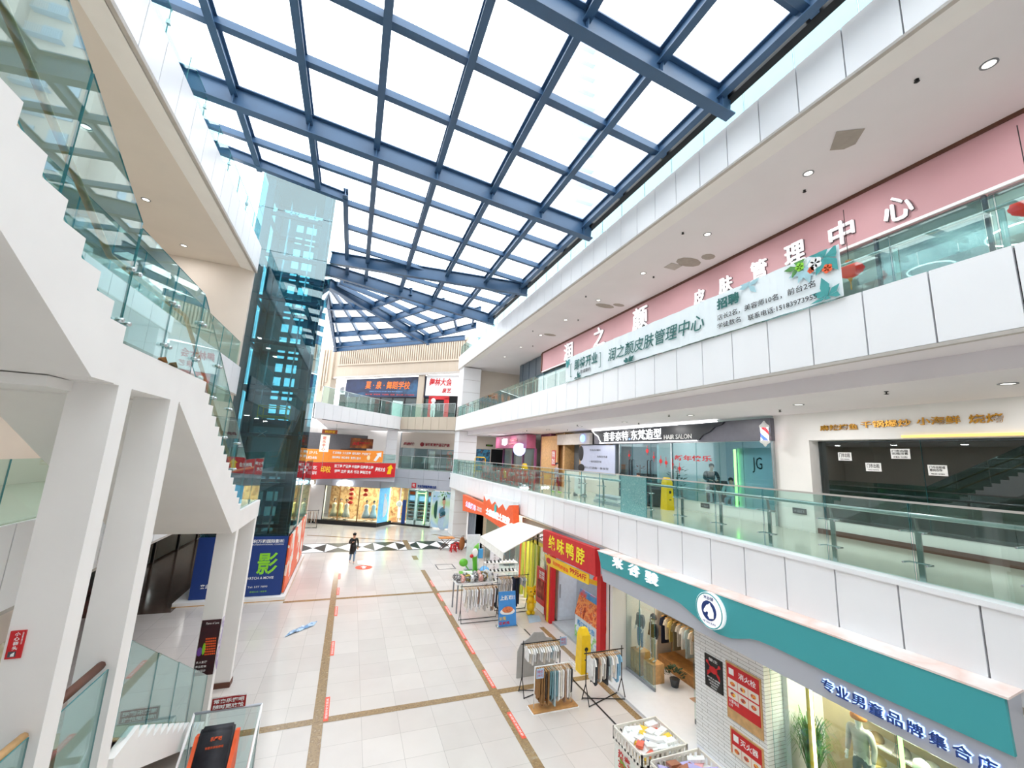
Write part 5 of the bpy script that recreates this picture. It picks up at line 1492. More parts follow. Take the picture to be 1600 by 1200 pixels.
for x in (4.95, 6.02):
    m = MB(); m.path([(x, 10.38, .05), (x, 10.38, 1.0)], .014, 8)
    if x > 5.5:
        for z in (.85, .92, .99): m.path([(x, 10.22, z), (x, 10.54, z)], .01, 6)
        m.path([(x, 10.22, .82), (x, 10.22, 1.02)], .01, 6); m.path([(x, 10.54, .82), (x, 10.54, 1.02)], .01, 6)
    m.build('post', M['paper'], t)
m = MB(); m.path([(4.95, 10.38, .99), (6.02, 10.38, .99)], .014, 8); m.build('top_rail', M['paper'], t)
fill_rack(5.0, 5.98, 10.38, .97, [T_, T_, T_, D_, T_, L_, L_, Q_, L_, W_, C_, W_, P_, W_, G_, K_], ('set', 'trousers', 'set'), 'wooden based rack', (.62, .82), .33)
for nm, x, y, z, lab in (('price_tag', 4.96, 10.1, .86, 'blue and white price card on the left end of the wooden based rack'), ('price_tag', 6.12, 11.06, 1.1, 'blue and white price card on the right end of the rack of white tops')):
    t = thing(nm, lab, 'price card', (x, y, z)); MB().box(x-.1, x+.1, y-.01, y, z, z+.22).build('card', mat('pale_blue_card', (170, 200, 232), .5), t)
    text('特价\n39元', (x-.08, y-.012, z+.03), SOUTH, .16, .16, M['red'], t, depth=.002)
t = thing('cutout_board', 'grey rock shaped cut-out board standing behind the rack of white tops', 'board', (5.6, 11.9, 0))
m = MB(); m.prism([(x, 11.9, z) for x, z in ((5.1, 0), (6.3, 0), (6.3, .7), (6.2, .95), (6.0, 1.0), (5.9, 1.14), (5.6, 1.16), (5.45, 1.02), (5.2, .9), (5.1, .7))], (0, .03, 0)); m.build('panel', mat('grey_card', (176, 174, 172), .7), t)
m = MB(); m.bar((5.7, 11.93, .8), (5.7, 12.3, 0.02), .04, .02); m.build('stay', M['grey'], t)
black_rack(4.5, 6.0, 16.15, 1.27, 'long black clothes rack crammed with white clothes left of the blue food poster', False)
fill_rack(4.58, 5.92, 16.15, 1.24, [W_, C_, W_, G_, W_, C_, W_, W_, P_, W_, C_, W_, G_, W_, C_, W_, W_, P_, W_, K_], ('set', 'top', 'set'), 'long black rack by the food poster', (.5, .85))
black_rack(6.15, 7.5, 16.75, 1.4, 'steel clothes rack with white tops and navy trousers behind the food poster', False)
fill_rack(6.2, 6.75, 16.75, 1.36, [W_, C_, W_, W_, C_, W_, G_, W_], 'top', 'steel rack behind the food poster', (.45, .6))
fill_rack(6.85, 7.1, 16.75, 1.36, [N_, K_, N_, K_], 'trousers', 'steel rack behind the food poster', (1.0, 1.1), .3)
fill_rack(7.15, 7.4, 16.75, 1.36, [W_, Q_, W_], 'top', 'steel rack behind the food poster', (.3, .4))
# table piled with folded fabric behind the long rack
t = thing('sale_table', 'tall table heaped with patterned cloth behind the long black rack', 'table', (5.4, 17.3, 0))
MB().box(4.5, 6.1, 16.95, 17.8, 1.06, 1.1).build('tabletop', M['paper'], t)
for x in (4.55, 6.0):
    for y in (17.0, 17.7): MB().box(x, x+.05, y, y+.05, 0, 1.06).build('leg', M['grey'], t)
random.seed(12)
pm = [ramp_mat('printed_cloth', c, 9, .8) for c in ([(244, 244, 244), (40, 40, 44), (236, 232, 230)], [(236, 220, 210), (226, 150, 140), (250, 246, 240)], [(244, 210, 60), (60, 60, 60), (250, 250, 250)], [(200, 210, 220), (250, 250, 250), (90, 100, 120)])]
for k in range(16):
    x = 4.62+.19*(k % 8)+random.uniform(-.04, .04); y = 17.15+.4*(k//8); z = 1.1
    m = MB(); h_ = random.uniform(.1, .2); m.ball((x, y, z+h_), random.uniform(.11, .15), random.uniform(.13, .19), h_, 10, 6)
    tag(m.build('folded_cloth', pm[k % 4], None), '%s bundle of cloth heaped on the tall table behind the long rack' % ('black and white', 'pink and cream', 'yellow and black', 'grey and white')[k % 4], 'cloth', '%s cloth bundles on the tall table' % ('black and white', 'pink and cream', 'yellow and black', 'grey and white')[k % 4])
# sale bins
def bin_(x0, x1, y0, y1, label, pal, names, seed, n):
    t = thing('sale_bin', label, 'bin', ((x0+x1)/2, (y0+y1)/2, 0))
    m = MB(); m.box(x0+.03, x1-.03, y0+.03, y1-.03, 0, .52); m.build('printed_base', ramp_mat('green_white_poster', [(244, 246, 240), (120, 180, 60), (236, 240, 232), (170, 206, 110), (232, 140, 60)], 2.6, .5, 'cells'), t)
    text('热卖\n39元起', (x0+.029, (y0+y1)/2+.32, .1), EAST, .6, .34, M['red'], t, bold=.02, depth=.004)
    m = MB(); m.box(x0, x1, y0, y1, .5, .54)
    for z in (.54, .73):
        for (a, b, c, d) in ((x0, x1, y0, y0+.025), (x0, x1, y1-.025, y1), (x0, x0+.025, y0, y1), (x1-.025, x1, y0, y1)): m.box(a, b, c, d, z, z+.045)
    k = 9
    for i in range(k+1):
        for y in (y0, y1-.02): x = x0+(x1-x0-.05)*i/k; m.box(x, x+.05, y, y+.02, .54, .74)
        for x in (x0, x1-.02): y = y0+(y1-y0-.05)*i/k; m.box(x, x+.02, y, y+.05, .54, .74)
    m.build('slatted_tray', mat('white_painted_wood', (240, 236, 228), .5), t)
    random.seed(seed)
    nx = 5
    for i in range(n):
        gx, gy = i % nx, i//nx
        x = x0+.14+(x1-x0-.28)*(gx+.5)/nx+random.uniform(-.03, .03); y = y0+.12+(y1-y0-.24)*(gy+.5)/(n//nx)+random.uniform(-.03, .03)
        z = .60+.05*((gx+gy) % 3); a = random.uniform(-.8, .8); l, w = random.uniform(.11, .17), random.uniform(.06, .085)
        ci = random.randrange(len(pal)); ca, sa = math.cos(a), math.sin(a); tl = random.uniform(-.25, .25)
        c8 = []
        for dz in (0, .05):
            for u, v in ((-l, -w), (l, -w), (l, w), (-l, w)): c8.append((x+u*ca-v*sa, y+u*sa+v*ca, z+dz+u*tl))
        m = MB(); m.hexa(c8)
        o = tag(m.build('packaged_garment', pal[ci], None), '%s packet lying in the %s' % (names[ci], label.split(' full')[0]), 'packet', '%s packets in the %s' % (names[ci], label.split(' full')[0]))
wp = ramp_mat('white_print_packet', [(246, 246, 246), (236, 238, 236), (250, 250, 250), (180, 196, 190)], 7, .4); wc = mat('clear_white_packet', (240, 242, 242), .25)
bin_(5.75, 6.86, 7.24, 8.17, 'white slatted sale bin full of white packets near the shop door', [wp, wc, wp, wc, wp, wp, wc, mat('coral_packet', (240, 120, 100), .5), mat('yellow_packet', (246, 210, 70), .5), mat('blue_packet', (90, 120, 170), .5)], ['white printed', 'plain white', 'white printed', 'plain white', 'white printed', 'white printed', 'plain white', 'coral', 'yellow', 'blue'], 5, 40)
bin_(5.8, 7.0, 6.0, 7.1, 'front slatted sale bin full of pink and lilac packets', [mat('pink_packet', (240, 178, 180), .4), wp, mat('lilac_packet', (186, 180, 232), .4), mat('brown_packet', (170, 110, 84), .5)], ['pink', 'white printed', 'lilac', 'brown'], 8, 40)
# posters on the brick pier
XB = 7.975
t = thing('poster', 'black framed poster with a red crab on the white stone pier', 'poster', (XB, 7.6, 1.4))
MB().box(XB, 8.0, 7.37, 7.84, 1.41, 2.06).build('board', M['dark'], t)
m = MB(); x = XB-.004
m.lathe((x, 7.6, 1.8), [(.10, -.003), (.10, .003)], 16, axis='x', sx=1.1, sy=.7)
for s in (-1, 1):
    for k in range(3): m.bar((x, 7.6+s*.08, 1.78-.02*k), (x, 7.6+s*.17, 1.72-.035*k), .006, .02)
    m.bar((x, 7.6+s*.07, 1.84), (x, 7.6+s*.15, 1.9), .006, .025); m.lathe((x, 7.6+s*.16, 1.92), [(.035, -.003), (.035, .003)], 10, axis='x')
m.build('printed_crab', M['red'], t)
for k in range(4): text('鲜活大闸蟹' if k == 0 else '欢迎选购', (x, 7.77-.03*k, 1.60-.055*k), EAST, .34-.06*k, .035, M['paper'], t, depth=.002)
text('蟹庄', (x, 7.72, 1.96), EAST, .24, .06, M['paper'], t, depth=.002)
def fire_poster(y0, y1, z0, z1, label, full):
    t = thing('fire_notice', label, 'notice', (XB, y0, z0))
    MB().box(XB, 8.0, y0, y1, z0, z1).build('backing', M['wood'], t)
    H_ = z1-z0; zt = z1-.03; m = MB(); zb = z0+(.2 if full else .03)
    m.box(XB-.004, XB, y0+.03, y1-.03, zb, zt); m.build('red_sheet', M['red'], t)
    m = MB(); w = (y1-y0-.12)/3; rows = 2 if full else 1
    for r in range(rows):
        for c in range(3): ya = y0+.05+c*(w+.01); za = zt-.24-(r+1)*.2; m.box(XB-.006, XB-.003, ya, ya+w, za, za+.17)
    m.build('picture_cell', mat('cell_picture', (236, 226, 214), .6), t)
    m = MB()
    for r in range(rows):
        for c in range(3): ya = y0+.05+c*(w+.01)+w/2; za = zt-.24-(r+1)*.2+.085; m.lathe((XB-.008, ya, za), [(.05, -.002), (.05, .002)], 12, axis='x', sx=1.2, sy=.8)
    m.build('picture_print', ramp_mat('picture_print', [(60, 60, 66), (220, 90, 60), (250, 220, 60)], 14), t, kind='stuff')
    text('消火栓' if full else '灭火器', (XB-.004, y0+.5, zt-.19), EAST, .4, .12, M['paper'], t, bold=.01, depth=.002)
    MB().box(XB-.006, XB-.003, y1-.2, y1-.08, zt-.19, zt-.07).build('pictogram', M['paper'], t)
    if full: text('火警电话\n119', (XB-.004, y1-.06, zb+.04), EAST, .24, .14, M['paper'], t, depth=.002)
fire_poster(6.46, 7.27, 1.08, 2.15, 'large red fire hydrant instruction notice on the white stone pier', True)
fire_poster(6.48, 7.22, .45, .93, 'lower red fire extinguisher notice below the hydrant notice', False)
# display window right of the pier
t = thing('shop_window', 'lit display window of the boys clothing store right of the stone pier', 'window', (8.2, 4.4, 0))
for a, b in ((2.4, 4.35), (4.37, 6.38)): glass_board(MB(), (8.15, a), (8.15, b), .1, 2.66).build('glass_panel', [M['gla_clear'], M['gla_edge']], t)
MB().box(8.3, 8.38, 5.72, 5.8, .1, 2.66).build('yellow_post', mat('ochre_post', (196, 170, 60), .5), t)
MB().box(8.27, 8.3, 5.68, 5.71, .3, 2.62).build('light_tube', M['lit_strip'], t)
MB().box(8.27, 8.31, 4.36, 4.4, .3, 2.62).build('light_tube', M['lit_green'], t)
m = MB(); m.box(9.5, 9.6, 2.0, 6.3, 0, 3.4); struct(m, 'wall_display', [mat('warm_display_wall', (214, 196, 160), .7)])
m = MB(); m.box(8.2, 9.5, 2.0, 6.3, .02, .1); struct(m, 'floor_shop_2', [M['wood']])
for k, z in enumerate((1.2, 1.55, 1.9)):
    t = thing('wall_shelf', ('lower', 'middle', 'upper')[k]+' white shelf of caps inside the display window', 'shelf', (9.3, 4.2, z))
    MB().box(9.1, 9.5, 2.6, 5.5, z, z+.03).build('board', M['paper'], t)
    MB().box(9.44, 9.5, 2.6, 5.5, z-.1, z).build('bracket', M['grey'], t)
hc = [mat('straw_cap', (226, 204, 130), .8), mat('tan_cap', (196, 166, 120), .8), mat('grey_cap', (150, 148, 140), .8), mat('white_cap', (240, 238, 230), .8)]
hn = ['straw yellow', 'tan', 'grey', 'white']
for r, z in enumerate((1.23, 1.58, 1.93)):
    for k in range(7):
        c = (k+r) % 4; y = 5.25-.38*k; t = thing('cap', '%s child cap on the %s shelf of the display window' % (hn[c], ('lower', 'middle', 'upper')[r]), 'cap', (9.25, y, z), '%s caps on the %s display shelf' % (hn[c], ('lower', 'middle', 'upper')[r]))
        m = MB(); m.lathe((9.25, y, z), [(.11, 0), (.115, .04), (.09, .1), (.04, .13), (.01, .135)], 14); m.build('crown', hc[c], t)
        m = MB(); m.prism([(9.17, y-.1, z), (9.05, y-.06, z-.0), (9.05, y+.06, z), (9.17, y+.1, z)], (0, 0, .012)); m.build('brim', hc[c], t)
mannequin('child mannequin in a grey linen shirt and orange cap in the display window', (8.65, 5.15, .75), mat('linen_shirt', (188, 186, 180), .9), mat('slate_trousers', (92, 108, 116), .9), 1.45, hatm=mat('orange_cap', (224, 140, 70), .8))
mannequin('child mannequin in a striped top with a blue bag strap in the display window', (8.7, 4.35, .55), ramp_mat('striped_cloth', [(236, 230, 214), (60, 60, 66), (236, 230, 214)], 12), mat('pale_trousers', (210, 200, 180), .9), 1.35, hatm=hc[3])
for x, y, h_, lab in ((8.65, 5.15, .65, 'grey display plinth under the mannequin in linen'), (8.7, 4.35, .45, 'grey display plinth under the striped mannequin')):
    m = MB(); m.box(x-.25, x+.25, y-.25, y+.25, .1, .1+h_); tag(m.build('display_plinth', M['grey'], None), lab, 'plinth')
t = thing('fern_plant', 'large green grassy fern in a dark pot in the display window', 'plant', (8.55, 6.0, .1))
m = MB(); m.lathe((8.55, 5.95, .1), [(.2, 0), (.28, .4), (.3, .45), (.26, .45)], 16); m.build('pot', M['char'], t)
random.seed(9); m = MB()
for k in range(220):
    a = random.uniform(0, 2*PI); r = random.uniform(.2, .55); h_ = random.uniform(.7, 1.35); P = []
    for j in range(5):
        q = j/4; P.append(Vector((8.55+r*q*math.cos(a)*(1 if math.cos(a) > -.2 else .6), 5.95+r*q*math.sin(a)*.9, .5+h_*math.sin(q*2.2)*.9)))
    s = Vector((-math.sin(a), math.cos(a), 0))*.016
    for j in range(4): m.add([P[j]-s*(1-j/4.5), P[j]+s*(1-j/4.5), P[j+1]+s*(1-(j+1)/4.5), P[j+1]-s*(1-(j+1)/4.5)], [[0, 1, 2, 3]])
m.v = [(max(8.19, x), min(6.28, y), z) for x, y, z in m.v]
m.build('fronds', M['leaf'], t)
# back wall rack inside the boys store
t = thing('wall_rail', 'long clothes rail with warm light along the back of the boys store', 'rail', (9.9, 9, 1.55))
m = MB(); m.path([(9.9, 6.8, 1.55), (9.9, 11.4, 1.55)], .03, 8); m.box(9.8, 10.4, 6.7, 11.45, 1.72, 1.77); m.build('rail', M['char'], t)
MB().box(9.86, 9.92, 6.8, 11.4, 1.68, 1.72).build('light_strip', M['lit_warm'], t)
m = MB(); m.box(10.4, 10.5, 6.4, 11.6, .06, 3.4); struct(m, 'wall_shop_back', [mat('warm_back_wall', (226, 196, 160), .7)])
for k in range(24):
    c = [N_, C_, (222, 200, 120), O_, G_, W_, Q_, C_, T_, G_, C_, O_][k % 12]; y = 11.3-.17*k
    garment(9.9, y, 1.53, c, .36, .62 if k % 3 else .8, 'top', '%s top hanging on the warm lit back rail of the boys store' % GN[c], '%s tops on the back rail of the boys store' % GN[c], along_y=True)
m = MB(); m.box(9.7, 10.35, 6.8, 11.4, .06, .35); tag(m.build('display_bench', M['oak'], None), 'long low wooden bench below the back clothes rail', 'bench')

# red snack shop ---------------------------------------------------------------
t = thing('shop_sign', 'red shop sign with yellow characters between the awning and the teal sign', 'sign', (7.6, 13.6, 2.6))
m = MB(); m.hexa([(7.55, 11.68, 2.66), (7.55, 15.5, 2.58), (7.74, 15.5, 2.58), (7.74, 11.68, 2.66), (7.55, 11.75, 3.48), (7.55, 15.55, 3.40), (7.74, 15.55, 3.40), (7.74, 11.75, 3.48)]); m.build('board', M['red'], t)
M['lemon'] = mat('lemon_letter', (246, 238, 40), .4, noise=0)
for ch, y in zip('绝味鸭脖', (15.0, 14.3, 13.6, 12.9)): text(ch, (7.55, y, 2.8), EAST, .54, .52, M['lemon'], t, bold=.012, depth=.012)
t = thing('banner', 'yellow price banner hanging under the red shop sign', 'banner', (7.62, 13.8, 2.2))
m = MB(); m.prism([(7.6, y, z) for y, z in ((15.45, 2.5), (12.15, 2.6), (12.15, 2.28), (15.2, 2.14))], (.02, 0, 0)); m.build('cloth', M['yellow'], t)
text('99元4斤', (7.598, 13.4, 2.33), EAST, 1.1, .2, M['red'], t, bold=.03, depth=.004); text('招牌鸭脖套餐', (7.598, 14.7, 2.28), EAST, 1.2, .14, M['orange'], t, bold=.01, depth=.004)
m = MB(); m.lathe((7.595, 15.05, 2.33), [(.15, -.003), (.15, .003)], 18, axis='x', sx=1.3, sy=.7); m.build('printed_oval', M['red'], t)
t = thing('doorway', 'red and yellow door frame of the snack shop', 'door frame', (7.9, 13.6, 0))
MB().box(7.8, 8.0, 11.76, 11.98, 0, 2.64).build('red_post', M['red'], t); MB().box(7.8, 8.0, 15.2, 15.34, 0, 2.58).build('red_post', M['red'], t)
MB().box(7.79, 8.0, 15.34, 15.5, 0, 2.58).build('yellow_post', M['yellow'], t); MB().box(7.8, 8.0, 15.5, 15.62, 0, 2.58).build('red_post', M['red'], t)
m = MB(); m.hexa([(7.82, 11.98, 2.28), (7.82, 13.6, 2.1), (7.86, 13.6, 2.1), (7.86, 11.98, 2.28), (7.82, 11.98, 2.42), (7.82, 13.6, 2.24), (7.86, 13.6, 2.24), (7.86, 11.98, 2.42)]); m.build('yellow_strip', M['yellow'], t)
m = MB(); m.box(8.0, 11, 15.62, 15.7, 0, 3.5); m.box(11, 11.1, 11.7, 15.7, 0, 3.5); struct(m, 'wall_snack_shop', [mat('pale_grey_interior', (176, 184, 194), .5)])
m = MB(); m.box(7.9, 11, 11.98, 15.2, 0, .08); struct(m, 'floor_shop_3', [mat('grey_steel_floor', (176, 182, 186), .3, noise=.08)])
t = thing('refrigerator', 'tall white refrigerator inside the snack shop doorway', 'refrigerator', (8.6, 15.4, .08))
MB().box(8.15, 8.95, 15.22, 15.6, .08, 2.1).build('body', mat('white_enamel', (214, 222, 232), .3), t); m = MB(); m.box(8.17, 8.93, 15.2, 15.22, .2, 2.05); dr = m.build('door', mat('fridge_door', (204, 214, 226), .25), t)
MB().box(8.2, 8.23, 15.17, 15.2, .9, 1.4).build('handle', M['grey'], dr)
t = thing('food_counter', 'snack shop counter with an orange food picture on its slanted front', 'counter', (8.5, 13.2, .08))
MB().box(8.15, 9.1, 12.1, 13.9, .08, .8).build('base', mat('white_blue_print', (226, 236, 244), .4), t)
MB().box(8.13, 8.15, 12.15, 13.88, .1, .45).build('front_print', ramp_mat('blue_green_print', [(70, 160, 220), (240, 246, 250), (120, 200, 90), (240, 246, 250)], 4), t)
m = MB(); m.hexa([(8.12, 12.1, .8), (8.12, 13.9, .8), (8.3, 13.9, .8), (8.3, 12.1, .8), (8.3, 12.1, 1.42), (8.3, 13.9, 1.42), (8.4, 13.9, 1.42), (8.4, 12.1, 1.42)]); m.build('food_picture', ramp_mat('orange_food_photo', [(120, 40, 24), (226, 96, 40), (244, 168, 96), (200, 70, 36), (250, 226, 200)], 5, .4), t)
m = MB(); m.hexa([(8.29, 12.1, 1.43), (8.29, 13.9, 1.43), (8.33, 13.9, 1.43), (8.33, 12.1, 1.43), (8.34, 12.1, 1.62), (8.34, 13.9, 1.62), (8.38, 13.9, 1.62), (8.38, 12.1, 1.62)]); m.build('blue_header', ramp_mat('blue_header_print', [(60, 130, 210), (90, 170, 230), (240, 90, 50)], 3), t)
text('新口味上市', (8.125, 13.7, .5), EAST, 1.1, .2, M['skyblue'], t, bold=.02, depth=.004)
t = thing('hanging_ornament', 'red new year ornament hanging inside the snack shop', 'ornament', (9.3, 14.4, 1.9))
m = MB(); m.path([(9.3, 14.4, 3.5), (9.3, 14.4, 2.1)], .006, 5); m.ball((9.3, 14.4, 2.0), .14, .14, .12); m.ball((9.3, 14.4, 1.7), .1, .1, .16); m.build('knot', M['lantern'], t)
caution_pillar(7.2, 11.75, 0, 1.2, 'yellow pillar stand on the ground floor between the snack shop and the black rack', .36)
t = thing('price_poster', 'red standing price poster left of the snack shop door', 'poster', (7.85, 16.2, 0))
m = MB(); m.box(7.84, 7.87, 15.8, 16.6, .1, 1.77); m.build('board', M['red'], t)
m = MB(); m.box(7.83, 7.84, 15.86, 16.5, .6, 1.3); m.build('food_photo', ramp_mat('dark_food_photo', [(60, 20, 16), (150, 50, 36), (210, 110, 80)], 4), t)
m = MB(); m.box(7.83, 7.84, 15.82, 16.58, .12, .38); m.build('white_base_print', M['paper'], t)
text('加盟\n热线', (7.832, 16.35, 1.36), EAST, .5, .3, M['paper'], t, bold=.02, depth=.003)
t = thing('mascot_statue', 'glossy yellow bear statue standing beside the red price poster', 'statue', (7.5, 16.3, 0))
m = MB(); x, y = 7.45, 16.25
m.ball((x, y, .30), .17, .16, .22); m.ball((x, y, .56), .15, .14, .18)
m.ball((x-.09, y-.02, .08), .09, .12, .08); m.ball((x+.09, y-.02, .08), .09, .12, .08)
m.ball((x-.15, y-.06, .5), .06, .1, .06); m.ball((x+.13, y-.1, .5), .06, .1, .06)
m.build('body', M['yellow'], t)
m = MB(); m.ball((x, y, .86), .2, .19, .18); m.ball((x, y-.16, .82), .1, .08, .07); m.ball((x-.15, y, 1.03), .06, .04, .06); m.ball((x+.15, y, 1.03), .06, .04, .06); m.build('head', M['yellow'], t)
m = MB(); m.ball((x-.08, y-.165, .91), .025); m.ball((x+.08, y-.165, .91), .025); m.ball((x, y-.235, .85), .025); m.build('eye', M['ink'], t)
t = thing('poster_stand', 'blue roll-up food poster of shredded chicken at the end of the long black rack', 'poster stand', (6.1, 15.4, 0))
m = MB(); m.hexa([(5.76, 15.3, .04), (6.46, 15.3, .04), (6.46, 15.32, .04), (5.76, 15.32, .04), (5.74, 15.44, 1.2), (6.42, 15.44, 1.2), (6.42, 15.46, 1.2), (5.74, 15.46, 1.2)]); m.build('sheet', mat('sky_blue_print', (70, 150, 224), .5), t)
n = Vector((0, -.99, .12)); U = (0, .119, .993)
text('上新啦！', (5.8, 15.402, .9), SOUTH, .58, .17, M['paper'], t, bold=.03, depth=.004, upd=U)
m = MB(); m.ball((6.1, 15.35, .52), .3, .012, .12, 20, 8); m.build('printed_plate', M['paper'], t)
m = MB(); m.ball((6.1, 15.345, .58), .22, .012, .12, 20, 8); m.build('printed_food', ramp_mat('shredded_food', [(180, 80, 44), (232, 140, 90), (200, 100, 60)], 22), t)
text('21元', (5.78, 15.315, .24), SOUTH, .26, .12, M['yellow'], t, bold=.03, depth=.004, upd=U); text('撕椒鸡', (5.78, 15.3, .1), SOUTH, .4, .1, M['red'], t, bold=.02, depth=.004, upd=U)
m = MB(); m.box(5.7, 6.5, 15.25, 15.5, 0, .04); m.path([(6.1, 15.48, .03), (6.1, 15.48, 1.18)], .012, 6); m.build('stand', M['steel'], t)
m = MB(); m.prism([(7.05, 15.45, .004), (7.6, 15.5, .004), (7.75, 16.05, .004), (7.3, 16.2, .004)], (0, 0, .004)); tag(m.build('floor_mat', mat('pale_blue_mat', (176, 206, 232), .5), None), 'pale blue sheet lying on the floor below the red price poster', 'mat')
# awning and the yellow green corner shop
t = thing('awning', 'white fabric awning sloping out between the orange and red signs', 'awning', (6.7, 17, 2.7))
A = [Vector((5.55, 14.65, 2.75)), Vector((5.60, 17.7, 2.75)), Vector((7.72, 18.86, 3.2)), Vector((7.72, 15.7, 3.36))]
m = MB(); m.prism(A, (0, 0, .03)); m.build('canopy', mat('white_awning_cloth', (246, 244, 236), .8), t)
m = MB(); m.add([A[0], A[1], A[1]+Vector((-.02, 0, -.22)), A[0]+Vector((-.02, 0, -.22))], [[0, 1, 2, 3]]); m.add([A[0]+Vector((.012, 0, 0)), A[1]+Vector((.012, 0, 0)), A[1]+Vector((-.008, 0, -.22)), A[0]+Vector((-.008, 0, -.22))], [[0, 1, 2, 3]]); m.build('valance', mat('white_valance', (250, 248, 242), .8), t)
for y0, y1 in ((15.0, 15.9), (17.5, 18.5)):
    m = MB(); m.path([(5.7, y0, 2.72), (6.6, (y0+y1)/2+.4, 2.85), (7.74, y1, 3.05)], .025, 8); m.build('arm', M['steel'], t)
t = thing('storefront', 'yellow green framed corner shop behind the white awning', 'shop front', (8.1, 17.3, 0))
for k, y in enumerate((15.95, 16.9, 17.35, 17.7, 18.1, 18.6)):
    MB().box(8.0, 8.12, y, y+(.16 if k else .1), 0, 3.2).build('stripe_post', mat('yellow_green_frame', (204, 204, 70), .5) if k else M['paper'], t)
MB().box(8.0, 8.1, 15.7, 18.8, 2.5, 2.66).build('yellow_beam', mat('lemon_beam', (232, 220, 60), .5), t)
MB().box(8.0, 8.1, 15.7, 18.8, 2.66, 3.4).build('header', M['beige'], t)
for a, b in ((15.7, 16.88), (17.1, 17.34), (18.3, 18.6)): glass_board(MB(), (8.06, a), (8.06, b), .05, 2.5).build('glass_panel', [M['gla_clear'], M['gla_edge']], t)
m = MB()
for k in range(9): m.path([(8.3+.03*(k % 2), 15.85+.12*k, .1), (8.33, 15.87+.12*k, 1.2), (8.3, 15.85+.12*k, 2.5)], .05, 6)
m.build('curtain', mat('olive_curtain', (170, 158, 116), .9, noise=.2), t)
t = thing('round_sign', 'small white oval sign projecting above the corner shop glass', 'sign', (7.85, 16.3, 2.95)); m = MB(); m.lathe((7.9, 16.3, 2.95), [(.16, -.04), (.16, .04)], 20, axis='x', sx=1.2, sy=.8); m.build('disc', M['letter3d'], t); text('衣', (7.858, 16.38, 2.88), EAST, .16, .14, M['ink'], t, depth=.003)
m = MB(); m.box(10, 10.1, 15.7, 33, 0, 3.5); struct(m, 'wall_corner_shops', [mat('shop_back_cream', (206, 190, 160), .7)])
# two tier shelf with shoes
t = thing('shoe_shelf', 'white tiered wire shelf of shoes under the awning', 'shelf', (7.2, 19.3, 0))
for z in (.45, .85, 1.25): MB().box(6.4, 8.0, 19.1, 19.5, z, z+.03).build('shelf_board', M['paper'], t)
for x in (6.42, 7.98):
    for y in (19.12, 19.48): m = MB(); m.path([(x, y, 0), (x, y, 1.5)], .012, 6); m.build('post', M['grey'], t)
sc = [(mat('black_shoe', (30, 30, 32), .4), 'black'), (mat('yellow_shoe', (240, 200, 40), .4), 'yellow'), (M['paper'], 'white')]
for r, z in enumerate((.48, .88, 1.28)):
    for k in range(8):
        mt, nm = sc[(1 if (r == 0 and 3 < k < 7) else (k+r) % 2*0+(2 if r == 2 and k > 3 else 0))]
        x = 6.5+.19*k; m = MB(); m.ball((x, 19.22, z+.04), .045, .1, .04, 8, 5); m.ball((x, 19.28, z+.07), .04, .05, .05, 8, 5)
        tag(m.build('shoe', mt, None), '%s shoe on the %s tier of the wire shelf under the awning' % (nm, ('lower', 'middle', 'top')[r]), 'shoe', '%s shoes on the %s tier' % (nm, ('lower', 'middle', 'top')[r]))
for k, (x, y, w, h_, s_, lab) in enumerate(((6.9, 23.0, .75, 1.85, '', 'tall white blank standing board behind the green ride-on machine'), (7.35, 20.6, .5, 1.95, 'SHOEBOX', 'narrow white roll-up banner with vertical black lettering by the shoe shelf'))):
    t = thing('standing_board', lab, 'board', (x, y, 0)); MB().box(x-w/2, x+w/2, y, y+.04, .04, h_).build('panel', mat('grey_white_board', (226, 230, 240), .5), t)
    MB().box(x-w/2-.05, x+w/2+.05, y-.12, y+.16, 0, .04).build('foot', M['grey'], t)
    if s_:
        text('\n'.join(s_), (x-.06, y-.002, .5), SOUTH, .1, 1.0, M['ink'], t, bold=.01, depth=.003)
        m = MB(); m.prism([(x-w/2, y-.004, h_), (x+.05, y-.004, h_), (x-w/2, y-.004, h_-.3)], (0, .003, 0)); m.build('yellow_corner', M['yellow'], t)
# orange food shop sign
t = thing('shop_sign', 'orange double sign of the grilled food shop with a jagged drip edge', 'sign', (7.5, 23, 2.8))
m = MB(); m.prism([(7.45, y, z) for y, z in ((28.1, 3.53), (22.9, 3.45), (22.9, 2.86), (27.85, 2.49))], (.25, 0, 0)); m.build('lower_board', M['orange'], t)
m = MB(); m.prism([(7.40, y, z) for y, z in ((23.2, 3.95), (22.7, 3.7), (22.2, 3.88), (21.7, 3.62), (21.2, 3.85), (20.6, 3.58), (20.0, 3.86), (19.5, 3.6), (19.1, 3.9), (18.6, 3.98), (18.4, 3.1), (19.6, 2.66), (22.9, 2.82), (23.2, 2.84))], (.3, 0, 0)); m.build('upper_board', M['orange'], t)
m = MB(); m.prism([(7.41, y, z) for y, z in ((23.25, 4.02), (18.55, 4.14), (18.6, 3.98), (19.1, 3.9), (19.5, 3.6), (20.0, 3.86), (20.6, 3.58), (21.2, 3.85), (21.7, 3.62), (22.2, 3.88), (22.7, 3.7), (23.2, 3.95))], (.28, 0, 0)); m.build('white_drip', M['bannercloth'], t)
text('众晨烤串', (7.45, 27.2, 2.85), EAST, 2.4, .38, mat('lavender_lit_letter', (214, 206, 250), .5, noise=0, emit=.35), t, bold=.012, depth=.015); text('专业烧烤\n美味无限', (7.45, 24.6, 2.95), EAST, 1.0, .25, M['paper'], t, depth=.01)
text('士麻麻辣土豆店', (7.40, 22.6, 3.0), EAST, 3.7, .36, M['lit_sign'], t, bold=.025, depth=.02)
